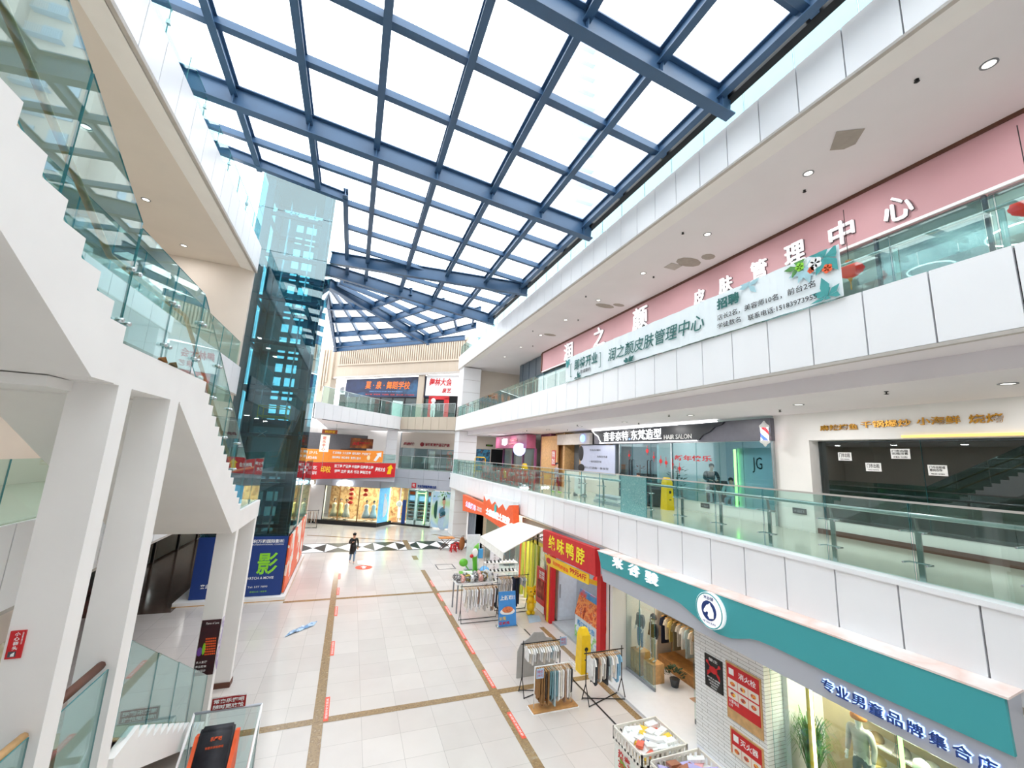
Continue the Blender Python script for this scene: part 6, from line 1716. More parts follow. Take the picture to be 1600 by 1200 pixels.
m = MB(); m.lathe((7.38, 21.0, 3.52), [(.19, -.01), (.19, .01)], 18, axis='x', sx=.9, sy=1.2); m.build('teal_emblem', mat('teal_emblem', (70, 200, 200), .4), t)
t = thing('pilaster', 'grey fluted shutter housing at the left end of the orange sign', 'pilaster', (7.8, 26.4, 0))
m = MB()
for k in range(7): m.box(7.66, 8.2, 25.5+.24*k, 25.68+.24*k, 0, 2.6)
m.box(7.72, 8.2, 25.5, 27.15, 0, 2.6); m.build('flutes', mat('slate_grey_metal', (112, 120, 134), .4), t)
MB().box(7.6, 7.64, 26.9, 27.2, .8, 2.5).build('notice_strip', M['paper'], t)
t = thing('storefront', 'orange food shop front with a drinks cooler behind glass', 'shop front', (8.4, 22.5, 0))
for a, b in ((19.3, 21.2), (21.22, 23.2), (23.22, 25.4)): glass_board(MB(), (8.4, a), (8.4, b), .05, 2.7).build('glass_panel', [M['gla_clear'], M['gla_edge']], t)
MB().box(8.34, 8.46, 19.2, 19.75, 0, 2.7).build('orange_panel', M['orange'], t)
MB().box(9.0, 9.6, 23.4, 24.6, .02, 1.9).build('cooler', M['dark'], t, label='dark drinks cooler')
MB().box(8.98, 9.0, 23.5, 24.5, .3, 1.7).build('cooler_shelves', ramp_mat('bottle_rows', [(30, 34, 40), (200, 120, 60), (60, 70, 80), (220, 220, 210)], 9), t)
# ride-on machine, ball, stools, table, backpack
t = thing('ride_on_machine', 'green coin operated leaf shaped ride with a small screen head', 'ride', (6.5, 22.1, 0))
m = MB(); m.box(6.05, 7.1, 21.75, 22.5, 0, .1); m.build('base', M['green'], t)
MB().box(6.2, 6.7, 21.9, 22.35, .1, .12).build('foot_plate', M['paper'], t)
m = MB(); m.path([(6.85, 22.2, .1), (6.8, 22.2, .6), (6.75, 22.2, 1.0), (6.85, 22.2, 1.35), (6.95, 22.2, 1.55)], [.13, .12, .15, .13, .02], 10); m.build('stem', M['green'], t)
m = MB(); m.ball((6.15, 22.1, .62), .24, .2, .2, 12, 8); m.path([(6.25, 22.1, .5), (6.5, 22.2, .2)], .03, 6); m.build('seat', M['green'], t)
m = MB(); m.ball((6.72, 22.0, 1.12), .16, .1, .22); m.build('head', M['paper'], t)
m = MB(); m.box(6.95, 7.2, 22.1, 22.3, .8, 1.25); m.build('control_box', M['skyblue'], t)
m = MB(); m.ball((6.55, 22.0, .95), .1, .1, .1); m.build('wheel', M['red'], t)
t = thing('toy_ball', 'blue helmet shaped toy on the floor beside the green ride', 'toy', (7.1, 21.6, 0))
m = MB(); m.ball((7.15, 21.55, .27), .28, .28, .27); m.build('shell', mat('pale_blue_shell', (110, 180, 236), .25), t); m = MB(); m.ball((7.1, 21.36, .25), .15, .12, .1); m.build('visor', M['char'], t)
def stool(x, y, label):
    t = thing('plastic_stool', label, 'stool', (x, y, 0)); m = MB(); m.box(x-.15, x+.15, y-.15, y+.15, .4, .44); m.build('seat', M['red'], t)
    for sx in (-1, 1):
        for sy in (-1, 1):
            m = MB(); m.hexa([(x+sx*.17-.03, y+sy*.17-.03, 0), (x+sx*.17+.03, y+sy*.17-.03, 0), (x+sx*.17+.03, y+sy*.17+.03, 0), (x+sx*.17-.03, y+sy*.17+.03, 0), (x+sx*.12-.03, y+sy*.12-.03, .4), (x+sx*.12+.03, y+sy*.12-.03, .4), (x+sx*.12+.03, y+sy*.12+.03, .4), (x+sx*.12-.03, y+sy*.12+.03, .4)]); m.build('leg', M['red'], t)
    m = MB(); m.box(x-.15, x+.15, y-.165, y-.15, .2, .26); m.build('stretcher', M['red'], t)
stool(6.85, 27.3, 'red plastic stool nearest the folding table'); stool(7.2, 27.9, 'red plastic stool nearest the brown bag')
t = thing('folding_table', 'small folding table with an orange wooden top and crossed legs', 'table', (6.4, 28.0, 0))
MB().box(6.0, 7.0, 27.7, 28.3, .72, .76).build('tabletop', mat('orange_wood', (226, 150, 80), .5), t)
for y in (27.78, 28.2):
    m = MB(); m.bar((6.1, y, 0.02), (6.85, y, .72), .03, .03); m.bar((6.85, y+.03, 0.02), (6.1, y+.03, .72), .03, .03); m.build('leg', M['brown'], t)
t = thing('bag', 'brown bag leaning against the grey pilaster', 'bag', (7.5, 27.6, 0)); m = MB(); m.ball((7.5, 27.65, .42), .2, .16, .42, 12, 8); m.build('body', mat('brown_canvas', (176, 110, 60), .8), t)
m = MB(); m.path([(7.42, 27.5, .7), (7.4, 27.42, .9), (7.5, 27.42, .98), (7.58, 27.5, .7)], .015, 6); m.build('strap', M['brown'], t)
# ================================================================ FLOOR OF THE ATRIUM
person('person in a black beret and long black coat walking and looking at a phone', (0.68, 25.44, 0), PI+.12,
       dict(er=(.25, .04, 1.1), wr=(.10, .27, 1.2), el=(-.25, -.03, 1.1), wl=(-.24, .10, .88), hed=(0, .05, 1.49), crn=(0, .07, 1.585),
            kl=(-.09, .10, .46), al=(-.09, .10, .08), kr=(.09, .02, .46), ar=(.08, -.16, .11), nek=(0, .02, 1.39)),
       M['black'], M['denim'], M['paper'], 1.60, coat=.52, cap=M['black'])
t = thing('phone', 'small dark phone held at chest height by the walking person', 'phone', (.6, 25.1, 1.1))
m = MB(); m.bar((.56, 25.13, 1.17), (.56, 25.09, 1.30), .07, .012); m.build('body', M['dark'], t)
M['sticker'] = mat('orange_red_floor_sticker', (234, 92, 66), .5)
t = thing('floor_sticker', 'round orange red floor sticker with white arrows in front of the walking person', 'sticker', (1.3, 24.5, 0))
m = MB(); m.lathe((1.3, 24.45, .004), [(.44, 0), (.44, .003)], 32); m.build('disc', M['sticker'], t)
m = MB(); m.add([(x, y, .009) for x, y in ((1.22, 24.2), (1.38, 24.2), (1.38, 24.5), (1.48, 24.5), (1.3, 24.75), (1.12, 24.5), (1.22, 24.5))], [[0, 1, 2, 3, 4, 5, 6]]); m.build('arrow_print', M['paper'], t)
m = MB(); m.box(1.0, 1.75, 25.2, 25.9, .003, .006); tag(m.build('floor_sticker', M['paper'], None), 'white square floor sticker behind the round orange one', 'sticker')
def strip_sticker(x, y, label, group):
    t = thing('floor_sticker', label, 'sticker', (x, y, 0), group)
    MB().box(x-.055, x+.055, y-.5, y+.5, .004, .007).build('strip', M['sticker'], t)
    text('请保持安全距离', (x+.03, y-.42, .0075), (0, 1, 0), .84, .06, M['paper'], t, depth=.001, upd=(-1, 0, 0), res=1)
    return t
s0 = strip_sticker(.13, 20.7, 'narrow red floor sticker beside the left gold marble strip', 'red stickers along the left gold strip')
for y in (18.3, 15.1, 11.85, 9.3, 23.0): dup(s0, (0, y-20.7, 0), 'narrow red floor sticker beside the left gold marble strip')
s1 = strip_sticker(4.33, 17.4, 'narrow red floor sticker beside the right gold marble strip', 'red stickers along the right gold strip')
for y in (21.0, 19.0, 15.2, 14.1, 12.1, 10.0): dup(s1, (0, y-17.4, 0), 'narrow red floor sticker beside the right gold marble strip')
M['bluefilm'] = ramp_mat('crumpled_blue_film', [(120, 170, 214), (190, 214, 236), (90, 140, 190), (226, 236, 246)], 5, .3)
m = MB(); random.seed(4); N = 9
g = [[(-1.38+.82*i/N+.09*(j/4), 16.42+.62*i/N+.42*(j/4)-.15*(1-i/N), .006+.05*random.random()*(0 < i < N)) for j in range(5)] for i in range(N+1)]
for i in range(N):
    for j in range(4): m.add([g[i][j], g[i+1][j], g[i+1][j+1], g[i][j+1]], [[0, 1, 2, 3]])
    for j in range(4): m.add([(p[0], p[1], p[2]+.004) for p in (g[i][j], g[i+1][j], g[i+1][j+1], g[i][j+1])], [[3, 2, 1, 0]])
tag(m.build('plastic_sheet', M['bluefilm'], None), 'crumpled blue plastic sheet lying on the floor left of the gold strip', 'sheet')
m = MB()
for a, b, c, d in ((5.1, 6.1, 23.35, 23.4), (5.1, 6.1, 24.3, 24.35), (5.1, 5.15, 23.35, 24.35), (6.05, 6.1, 23.35, 24.35)): m.box(a, b, c, d, .002, .006)
tag(m.build('floor_hatch', M['char'], None), 'square dark outlined hatch in the floor near the green ride', 'hatch')

# ================================================================ FAR SHOPS
def fslab(m, a, b, s0, s1, z0, z1, t0, t1, mi=0):
    n = outw(a, b); p = along(a, b, s0); q = along(a, b, s1)
    v = [(p+n*t0, z0), (q+n*t0, z0), (q+n*t1, z0), (p+n*t1, z0), (p+n*t0, z1), (q+n*t0, z1), (q+n*t1, z1), (p+n*t1, z1)]
    return m.hexa([(w.x, w.y, z) for w, z in v], mi)
def fpt(a, b, s, z, off):
    p = along(a, b, s)+outw(a, b)*off
    return (p.x, p.y, z)
def ftext(s_, a, b, s, z, off, w, h_, mt, par, **k):
    return text(s_, fpt(a, b, s, z, off), facing(a, b), w, h_, mt, par, **k)
def fglass(a, b, s0, s1, z0, z1, off, mt, par, name='glass_panel'):
    p = fpt(a, b, s0, 0, off); q = fpt(a, b, s1, 0, off)
    return glass_board(MB(), p, q, z0, z1).build(name, [mt, M['gla_edge']], par)
G = (FG0, FG1); H = (FH0, FH1); R_ = (FG1, FH0); B_F = (FB0, FB1)
m = MB(); fslab(m, *G, -.3, 5.7, .0, .32, -.5, .1, 0); fslab(m, *H, .0, 3.7, 0, .15, -.5, .04, 0); fslab(m, *R_, 0, 1.9, 0, .3, -.4, .06, 0)
struct(m, 'baseboard_far', [M['dark']])
t = thing('storefront', 'far left ground floor dress shop window with warm lights', 'shop front', (0, 37.8, 0))
for a, b in ((.9, 2.2), (2.22, 3.9), (3.92, 5.6)): fglass(*G, a, b, .32, 3.1, -.02, M['gla_clear'], t)
for s in (.85, 2.21, 3.91):
    m = MB(); fslab(m, *G, s-.03, s+.03, .3, 3.1, -.08, .02); m.build('mullion', mat('bronze_mullion', (150, 110, 60), .4) if s > 2 else M['black'], t)
m = MB(); fslab(m, *G, -.4, .85, 0, 3.1, -.3, .02); m.build('white_pier', M['plaster'], t)
m = MB(); fslab(m, *G, -.3, 6.2, 0, 3.5, -3.4, -3.2); struct(m, 'wall_dress_shop', [ramp_mat('warm_stocked_wall', [(120, 84, 52), (214, 176, 128), (160, 120, 80), (236, 210, 170)], 1.6)])
lamp('dress_shop_fill_light', (0.2, 39.2, 3.3), 130, 1.0, (1, .86, .66)); lamp('dress_shop_fill_light', (2.6, 38.6, 3.3), 110, 1.0, (1, .86, .66)); lamp('gift_shop_fill_light', (6.5, 38.6, 3.3), 150, 1.2)
def dress(s, off, label, mt, h_=1.6):
    x, y, _ = fpt(*G, s, 0, off); t = thing('mannequin', label, 'mannequin', (x, y, .32))
    m = MB(); m.lathe((x, y, .32), [(.30, .25), (.34, .22), (.26, .6), (.15, .92), (.19, 1.15), (.17, 1.28), (.05, 1.34)], 16, sy=.75); m.build('dress', mt, t)
    m = MB(); m.lathe((x, y, .32), [(.05, 1.3), (.045, 1.4)], 10); m.ball((x, y, 1.84), .085, .095, .12); m.build('head', M['skin'], t)
    m = MB(); m.ball((x, y+.02, 1.88), .1, .1, .12); m.build('wig', M['hair'], t)
    m = MB(); m.lathe((x, y, .32), [(.2, 0), (.2, .02), (.02, .03), (.02, .3)], 14); m.build('stand', M['steel'], t)
cr = mat('cream_dress', (244, 228, 190), .8)
dress(1.5, -.7, 'mannequin in a cream dress, left one in the dress shop window', cr); dress(1.95, -.9, 'mannequin in a pale yellow dress, middle one in the dress shop window', mat('pale_yellow_dress', (244, 226, 150), .8)); dress(2.6, -.7, 'mannequin in a cream white dress next to the red lantern string', mat('ivory_dress', (250, 240, 220), .8))
dress(4.3, -.8, 'mannequin in a grey white outfit right of the bronze mullion', mat('grey_white_dress', (244, 240, 238), .8)); dress(4.9, -.9, 'mannequin in a pale grey lace outfit near the shop corner', mat('lace_dress', (250, 244, 240), .8))
for s, lab in ((3.05, 'string of red lanterns hanging in the dress shop window, left of the mullion'), (4.3, 'string of red lanterns hanging in the dress shop window, right of the mullion')):
    x, y, _ = fpt(*G, s, 0, -.35); t = thing('lantern_string', lab, 'lantern', (x, y, 3.4))
    for k in range(4 if s < 4 else 2):
        m = MB(); m.lathe((x, y, 2.85-.36*k), [(.05, -.14), (.17, -.08), (.19, 0), (.17, .08), (.05, .14)], 14); m.build('lantern', M['lantern'], t)
    m = MB(); m.path([(x, y, 3.5), (x, y, 1.7 if s < 4 else 2.4)], .008, 5); m.build('cord', M['ink'], t)
for s, lab in ((-.7, 'cluster of white lit sign lamps under the left end of the red banner'), (2.6, 'cluster of white lit sign lamps under the middle of the red banner')):
    x, y, _ = fpt(*G, s, 0, .25); t = thing('sign_lamp', lab, 'lamp', (x, y, 3.3))
    for dx, dz in ((-.42, 0), (0, .0), (.42, 0), (0, .42)):
        m = MB(); m.ball((x+dx, y-dx*.5, 3.3+dz), .16, .1, .16); m.build('globe', M['lit_strip'], t)
    m = MB(); m.path([(x-.5, y+.25, 3.3), (x+.5, y-.25, 3.3)], .02, 6); m.path([(x, y, 3.2), (x, y, 3.75)], .02, 6); m.build('bracket', M['grey'], t)
t = thing('poster', 'bright blue lit figure poster on the slanted return of the far shops', 'poster', (3.1, 37.2, .3))
m = MB(); fslab(m, *R_, .1, 1.4, .3, 3.1, -.06, .0); m.build('lit_sheet', mat('bright_blue_lit_print', (110, 190, 240), .5, noise=.25, scale=3, emit=.25), t)
m = MB(); x, y, _ = fpt(*R_, .75, 0, .02); m.ball((x, y, 2.45), .14, .03, .2); m.ball((x, y, 1.5), .3, .03, .8); m.build('printed_figure', mat('pale_print', (226, 236, 240), .5, emit=.1), t)
m = MB(); fslab(m, *R_, 1.45, 1.52, .3, 3.1, -.03, .03); m.build('green_tube', M['lit_green'], t)
t = thing('storefront', 'far right ground floor shop front with a row of glazed cabinets', 'shop front', (5, 37, 0))
m = MB(); fslab(m, *H, .0, 1.0, .15, 3.1, -1.6, -1.5); m.build('stocked_shelves', ramp_mat('brown_goods', [(110, 84, 56), (190, 150, 104), (140, 150, 90), (226, 206, 170)], 4), t)
m = MB(); fslab(m, *H, 1.0, 1.32, .15, 2.1, -.1, .0); m.build('dark_panel', M['navy'], t)
m = MB(); fslab(m, *H, 1.0, 1.32, 2.1, 3.1, -.2, -.1); m.build('wood_panel', M['wood'], t)
m = MB(); fslab(m, *H, 5.75, 7.2, 0, 3.12, -.2, -.02); m.build('grey_wall', M['silver'], t)
m = MB(); fslab(m, *H, .35, .6, .5, 1.8, -.5, -.45); x, y, _ = fpt(*H, .47, 0, -.42); m.ball((x, y, 1.7), .26, .06, .26); m.build('cut_out_stand', M['paper'], t)
for k, (a, b) in enumerate(((1.45, 2.15), (2.35, 3.1), (3.25, 3.62))):
    x, y, _ = fpt(*H, (a+b)/2, 0, -.3); t2_ = thing('display_cabinet', ('left', 'middle', 'narrow right hand')[k]+' lit glazed cabinet of small goods in the far ground floor shop', 'cabinet', (x, y, .15))
    m = MB(); fslab(m, *H, a, b, .15, 3.05, -.7, -.65); fslab(m, *H, a, a+.05, .15, 3.05, -.65, -.05); fslab(m, *H, b-.05, b, .15, 3.05, -.65, -.05); fslab(m, *H, a, b, .15, .5, -.65, -.06); fslab(m, *H, a, b, 2.95, 3.05, -.65, -.05)
    m.build('carcass', mat('pale_mint_cabinet', (206, 226, 224), .4), t2_)
    m = MB(); fslab(m, *H, a+.08, b-.08, 2.1, 2.5, -.3, -.25); m.build('screen', mat('pale_blue_screen', (150, 190, 220), .3, emit=.6), t2_)
    for j in range(5):
        m = MB(); fslab(m, *H, a+.05, b-.05, .62+.3*j, .65+.3*j, -.6, -.1); m.build('shelf', M['paper'], t2_)
        m = MB()
        for i in range(4):
            w = (b-a-.14)/4; fslab(m, *H, a+.07+w*i, a+.07+w*(i+.8), .65+.3*j, .75+.3*j, -.45, -.2)
        m.build('goods', mat('mixed_goods', [(140, 110, 80), (110, 100, 96), (190, 150, 110), (150, 150, 140), (120, 84, 60)][j], .6), t2_, kind='stuff')
    fglass(*H, a, b, .5, 2.95, -.04, M['gla_clear'], t2_, 'glass_front')
    if k == 1: m = MB(); fslab(m, *H, b-.02, b+.03, .3, 2.9, -.04, .02); fslab(m, *H, a, b, 2.75, 2.8, -.02, .02); m.build('green_tube', M['lit_green'], t2_)
    else: m = MB(); fslab(m, *H, a, b, 2.6, 2.85, -.3, -.25); m.build('orange_header', M['orange'], t2_)
t = thing('poster', 'large green and blue lit poster of a person holding a teal bag, far right', 'poster', (8, 35.2, .1))
m = MB(); fslab(m, *H, 3.75, 5.65, .1, 3.05, -.06, .0); m.build('sheet', ramp_mat('pale_green_blue_print', [(190, 226, 170), (206, 232, 226), (170, 206, 236), (214, 234, 244)], .7, .4, detail=1), t)
m = MB(); x, y, _ = fpt(*H, 4.2, 0, .01); m.ball((x, y, 1.55), .22, .03, .75); m.build('printed_backpack', mat('dark_green_print', (24, 84, 70), .5), t)
m = MB(); x, y, _ = fpt(*H, 4.85, 0, .02); m.ball((x, y, .55), .42, .03, .6); m.build('printed_skirt', mat('pale_blue_print', (190, 214, 236), .5), t)
m = MB(); m.ball((x, y, 1.4), .38, .035, .42); m.build('printed_top', mat('slate_blue_print', (90, 136, 156), .5), t)
m = MB(); m.ball((x, y-.02, 2.2), .15, .04, .21); m.path([(x-.35, y-.03, 1.3), (x-.3, y-.05, .95), (x+.2, y-.05, 1.15)], .05, 6); m.path([(x, y-.02, 1.95), (x, y-.02, 1.7)], .07, 6); m.build('printed_face_and_arm', M['skin'], t)
m = MB(); m.ball((x, y-.0, 2.4), .16, .04, .14); m.ball((x, y, 2.58), .07, .04, .07); m.build('printed_hair', M['hair'], t)
m = MB(); m.ball((x+.1, y-.05, 1.3), .32, .04, .16); m.build('printed_bag', mat('teal_bag_print', (36, 92, 104), .5), t)
leafs = MB(); random.seed(2)
for k in range(26):
    s = random.uniform(3.8, 5.5); z = random.uniform(2.6, 3.02); p = Vector(fpt(*H, s, z, .008)); d = Vector(dH)*.12; leafs.add([p, p+d*.5+Vector((0, 0, .06)), p+d, p+d*.5-Vector((0, 0, .06))], [[0, 1, 2, 3]])
leafs.build('printed_leaves', M['leaf'], t)
t = thing('shop_sign', 'navy lettering with a red square emblem on the grey bulkhead of the far shop', 'sign', (5.8, 36.5, 3.3))
m = MB(); fslab(m, *H, 1.75, 2.15, 3.2, 3.6, .06, .1); m.build('red_emblem', M['red'], t); ftext('可', *H, 1.83, 3.27, .105, .24, .26, M['paper'], t, bold=.02, depth=.01)
ftext('专业数码配件集合店', *H, 2.3, 3.24, .07, 1.75, .24, M['navy'], t, bold=.03, depth=.03)
t = thing('camera_box', 'small dark security camera on the grey bulkhead at the far right', 'camera', (8.4, 34.7, 4.2)); x, y, _ = fpt(*H, 5.3, 0, .15)
m = MB(); m.bar((x, y, 4.25), (x-.12, y-.2, 4.18), .1, .1); m.build('body', M['dark'], t); m = MB(); m.bar((x, y+.1, 4.3), (x, y, 4.25), .03, .03); m.build('arm', M['grey'], t)
# banners along the second storey edge
RB = (Vector((-4.2, 36.56)), Vector((3.5, 34.46)))
m = MB(); m.prism([(x, y, 3.8) for x, y in ((-4.4, 36.75), (3.45, 34.62), (3.8, 38.0), (2.55, 36.9), (-2.5, 39.3), (-4.4, 39.3))], (0, 0, .88)); struct(m, 'floor_upper_3', [M['silver']])
rail_line('glass_balustrade', 'glass balustrade behind the orange and red banners at the far left', [(-4.3, 36.85), (3.4, 34.75)], 4.68, 5.9, 1.2, M['steel'])
def banner(zl0, zl1, zr0, zr1, s0, s1, off, name_label, mt):
    t = thing('banner', name_label, 'banner', fpt(*RB, s0, zl0, off))
    p = fpt(*RB, s0, 0, off); q = fpt(*RB, s1, 0, off); n = outw(*RB)*.015
    m = MB(); v = [(p[0], p[1], zl0), (q[0], q[1], zr0), (q[0]-n.x, q[1]-n.y, zr0), (p[0]-n.x, p[1]-n.y, zl0), (p[0], p[1], zl1), (q[0], q[1], zr1), (q[0]-n.x, q[1]-n.y, zr1), (p[0]-n.x, p[1]-n.y, zl1)]
    m.hexa(v); m.build('cloth', mt, t); return t
tr = banner(3.66, 4.98, 4.18, 5.27, .3, 7.92, .05, 'long red banner with white and yellow characters hanging at the second storey edge', M['red'])
def rtext(s_, s, z, w, h_, mt, par, off=.055, **k): return ftext(s_, *RB, s, z, off, w, h_, mt, par, **k)
rtext('拉丁舞 摩登舞 中国舞 街舞爵士舞', 3.2, 4.72, 3.0, .26, M['paper'], tr, bold=.02, depth=.004); rtext('钢琴 主持 美术 书法 舞蹈艺考', 3.25, 4.32, 2.8, .26, M['paper'], tr, bold=.02, depth=.004)
rtext('印校', 2.2, 4.3, .75, .5, mat('yellow_print', (250, 214, 60), .5, noise=0), tr, depth=.004, bold=.02); rtext('舞蹈 泉艺', .4, 4.5, 1.5, .28, M['paper'], tr, depth=.004, bold=.02); rtext('民舞 培训', .4, 4.1, 1.5, .28, M['paper'], tr, depth=.004, bold=.02)
rtext('舞林大会', 6.35, 4.56, .8, .34, M['paper'], tr, depth=.004, shear=.3, bold=.02)
ar = [(7.3, 4.4), (7.6, 4.4), (7.62, 4.85), (7.75, 4.83), (7.55, 5.15), (7.25, 4.85), (7.38, 4.85)]
m = MB(); n = outw(*RB)*.006; m.prism([fpt(*RB, s, z, .056) for s, z in ar], (n.x, n.y, 0)); m.build('yellow_arrow', M['yellow'], tr)
to = banner(5.0, 6.05, 5.28, 6.18, .2, 6.85, .06, 'orange banner with boxed white text above the red banner', mat('orange_banner_cloth', (250, 150, 50), .6))
rtext('健身瑜伽  少儿街舞  婚礼跳操  产后恢复', 2.95, 5.78, 2.9, .2, M['paper'], to, off=.07, bold=.02, depth=.004); rtext('国标舞蹈  动感单车  免费体验卡', 2.95, 5.42, 2.2, .2, M['paper'], to, off=.07, bold=.02, depth=.004); rtext('约吧 少儿', .4, 5.7, 1.4, .22, M['paper'], to, off=.07, bold=.02, depth=.004); rtext('报名热线', .4, 5.3, 1.4, .22, M['paper'], to, off=.07, bold=.02, depth=.004)
ar = [(6.15, 5.4), (6.35, 5.35), (6.6, 5.75), (6.72, 5.68), (6.72, 6.08), (6.3, 5.95), (6.42, 5.88)]
m = MB(); m.prism([fpt(*RB, s, z, .072) for s, z in ar], (n.x, n.y, 0)); m.build('white_arrow', M['paper'], to)
m = MB(); x, y, _ = fpt(*RB, 5.75, 0, .075); m.ball((x, y, 5.6), .14, .02, .2); m.path([(x, y-.01, 5.75), (x+.12, y-.04, 5.95)], .03, 6); m.build('printed_hand', mat('cream_print', (250, 226, 180), .5), to)
# second storey far shops
t = thing('storefront', 'second storey far shop front with pale doors under a red lettered sign', 'shop front', (7, 39.2, 4.7)); W2 = (Vector((4.5, 41.5)), Vector((10.5, 36.5)))
for a, b in ((.2, 1.6), (1.62, 3.0), (3.02, 4.4), (4.42, 5.9)): fglass(*W2, a, b, 4.7, 6.6, .1, M['gla_clear'], t)
for s in (.15, 1.61, 3.01, 4.41, 5.95): m = MB(); fslab(m, *W2, s-.04, s+.04, 4.66, 6.62, .06, .14); m.build('mullion', M['grey'], t)
m = MB(); fslab(m, *W2, 3.1, 3.7, 4.7, 6.4, -.1, -.05); m.build('printed_door', mat('white_price_door', (222, 224, 222), .5), t)
m = MB(); fslab(m, *W2, 5.0, 6.0, 4.7, 6.5, -.1, -.05); m.build('red_display', M['redprint'], t)
t = thing('shop_sign', 'dark red characters with a round emblem on the cream second storey far bulkhead', 'sign', (7.5, 38.9, 6.8))
ftext('岳麻辣', *W2, .3, 6.85, .12, 1.2, .3, mat('dark_red_letter', (150, 40, 50), .5, noise=0), t, bold=.04, depth=.03); ftext('好裕鲜农产品特产店', *W2, 2.7, 6.85, .12, 2.6, .3, mat('dark_red_letter', (150, 40, 50), .5, noise=0), t, bold=.04, depth=.03)
m = MB(); x, y, z = fpt(*W2, 2.35, 7.0, .12); m.ball((x, y, z), .2, .06, .2); m.build('emblem', mat('dark_red_emblem', (150, 40, 50), .5), t)
for x0_, w, z0_, z1_, lab, cols, s_ in ((-.2, 2.4, 6.35, 7.3, 'dark shop sign with orange food pictures behind the second storey white column', [(70, 44, 34), (120, 66, 40), (210, 130, 50)], '火锅烧烤'), (-1.0, 1.8, 5.2, 6.2, 'dark menu board under the far second storey sign', [(40, 34, 32), (70, 50, 44)], '川味')):
    t = thing('shop_sign', lab, 'sign', (x0_, 43.3, z0_)); MB().box(x0_, x0_+w, 43.2, 43.3, z0_, z1_).build('board', ramp_mat('dark_food_board', cols, 1.2), t)
    text(s_, (x0_+.2, 43.19, z0_+.25), SOUTH, w*.7, .35, M['red'], t, bold=.04, depth=.02)
m = MB(); m.box(-6, 3, 43.35, 43.5, 4.66, 7.6); struct(m, 'wall_far_second', [mat('dim_shop_wall', (96, 96, 100), .6)])
t = thing('shop_sign', 'small brown hanging sign with yellow letters at the left end of the second storey', 'sign', (-1.7, 35.5, 7.1)); MB().box(-2.3, -1.2, 35.0, 35.05, 7.3, 7.62).build('board', mat('brown_board', (140, 66, 36), .5), t); text('棋牌室', (-2.1, 34.995, 7.36), SOUTH, .75, .2, M['yellow'], t, depth=.004)
for x in (-2.2, -1.3): m = MB(); m.path([(x, 35.02, 7.6), (x, 35.02, 8.12)], .01, 5); m.build('hanger', M['grey'], t)
t = thing('poster', 'narrow white vertical banner with red characters under the brown hanging sign', 'poster', (-2.2, 35.6, 5.9)); MB().box(-2.35, -1.7, 35.3, 35.34, 5.9, 7.2).build('sheet', mat('lit_cream_print', (250, 240, 220), .5, emit=.3), t); text('娱\n乐\n中\n心', (-2.2, 35.295, 6.0), SOUTH, .26, 1.1, M['red'], t, depth=.003, bold=.02)
m = MB(); m.path([(-2.0, 35.32, 5.9), (-2.0, 35.32, 4.66)], .02, 6); m.build('pole', M['grey'], t)
# third storey dance school
t = thing('billboard', 'dark blue night sky billboard with orange brush characters on the third storey far end', 'billboard', (2, 39.5, 11.2))
p = []
for s, z0_, z1_ in ((1.2, 11.1, 12.78), (9.95, 11.2, 13.18)): p.append((s, z0_, z1_))
m = MB(); v = [fpt(*B_F, p[0][0], p[0][1], -.3), fpt(*B_F, p[1][0], p[1][1], -.3), fpt(*B_F, p[1][0], p[1][1], -.2), fpt(*B_F, p[0][0], p[0][1], -.2), fpt(*B_F, p[0][0], p[0][2], -.3), fpt(*B_F, p[1][0], p[1][2], -.3), fpt(*B_F, p[1][0], p[1][2], -.2), fpt(*B_F, p[0][0], p[0][2], -.2)]
m.hexa(v); m.build('board', ramp_mat('night_blue_print', [(14, 24, 54), (24, 44, 84), (18, 30, 62), (40, 90, 130)], .5, .4), t)
ftext('莫 · 泉 · 舞蹈学校', *B_F, 3.3, 11.9, -.195, 4.6, .75, mat('orange_brush_letter', (244, 120, 40), .5, noise=0), t, depth=.02, shear=.12, bold=.015)
ftext('DANCE SCHOOL OF ART AND PERFORMANCE', *B_F, 3.8, 11.62, -.195, 3.4, .09, mat('pale_blue_letter', (120, 170, 220), .5, noise=0), t, depth=.01); ftext('拉丁舞  摩登舞  中国舞  街舞  爵士舞  少儿模特', *B_F, 3.4, 11.32, -.195, 5.0, .12, mat('red_small_letter', (210, 70, 60), .5, noise=0), t, depth=.01)
t = thing('storefront', 'dark glazed dance school front under the night blue billboard', 'shop front', (2, 39.8, 9.3))
for k in range(7):
    fglass(*B_F, 1.2+1.25*k, 2.42+1.25*k, 9.25, 11.1, -.35, M['gla_dark'], t); m = MB(); fslab(m, *B_F, 1.15+1.25*k, 1.23+1.25*k, 9.22, 11.1, -.4, -.3); m.build('mullion', M['black'], t)
m = MB(); fslab(m, *B_F, .3, 9.9, 9.22, 11.1, -1.6, -1.5); m.build('back_wall', mat('pale_studio_wall', (160, 190, 206), .6), t)
t = thing('air_conditioner', 'white air conditioner unit in the dark recess left of the billboard', 'air conditioner', fpt(*B_F, .6, 11.5, -.8)); m = MB(); fslab(m, *B_F, .3, 1.1, 11.4, 12.2, -1.0, -.6); m.build('casing', M['paper'], t)
m = MB(); x, y, z = fpt(*B_F, .7, 11.8, -.58); m.lathe((x, y, z), [(.3, -.02), (.3, .02)], 18, axis='y'); m.build('fan_grille', M['grey'], t)
m = MB(); fslab(m, *B_F, .3, 1.1, 9.22, 11.4, -1.0, -.7); m.build('support', M['dark'], t)
t = thing('shop_sign', 'white sign with red brush characters right of the night blue billboard', 'sign', fpt(*B_F, 11.5, 11.4, 0))
m = MB(); fslab(m, *B_F, 9.5, 12.7, 11.35, 13.25, -.25, -.15); m.build('board', M['paper'], t)
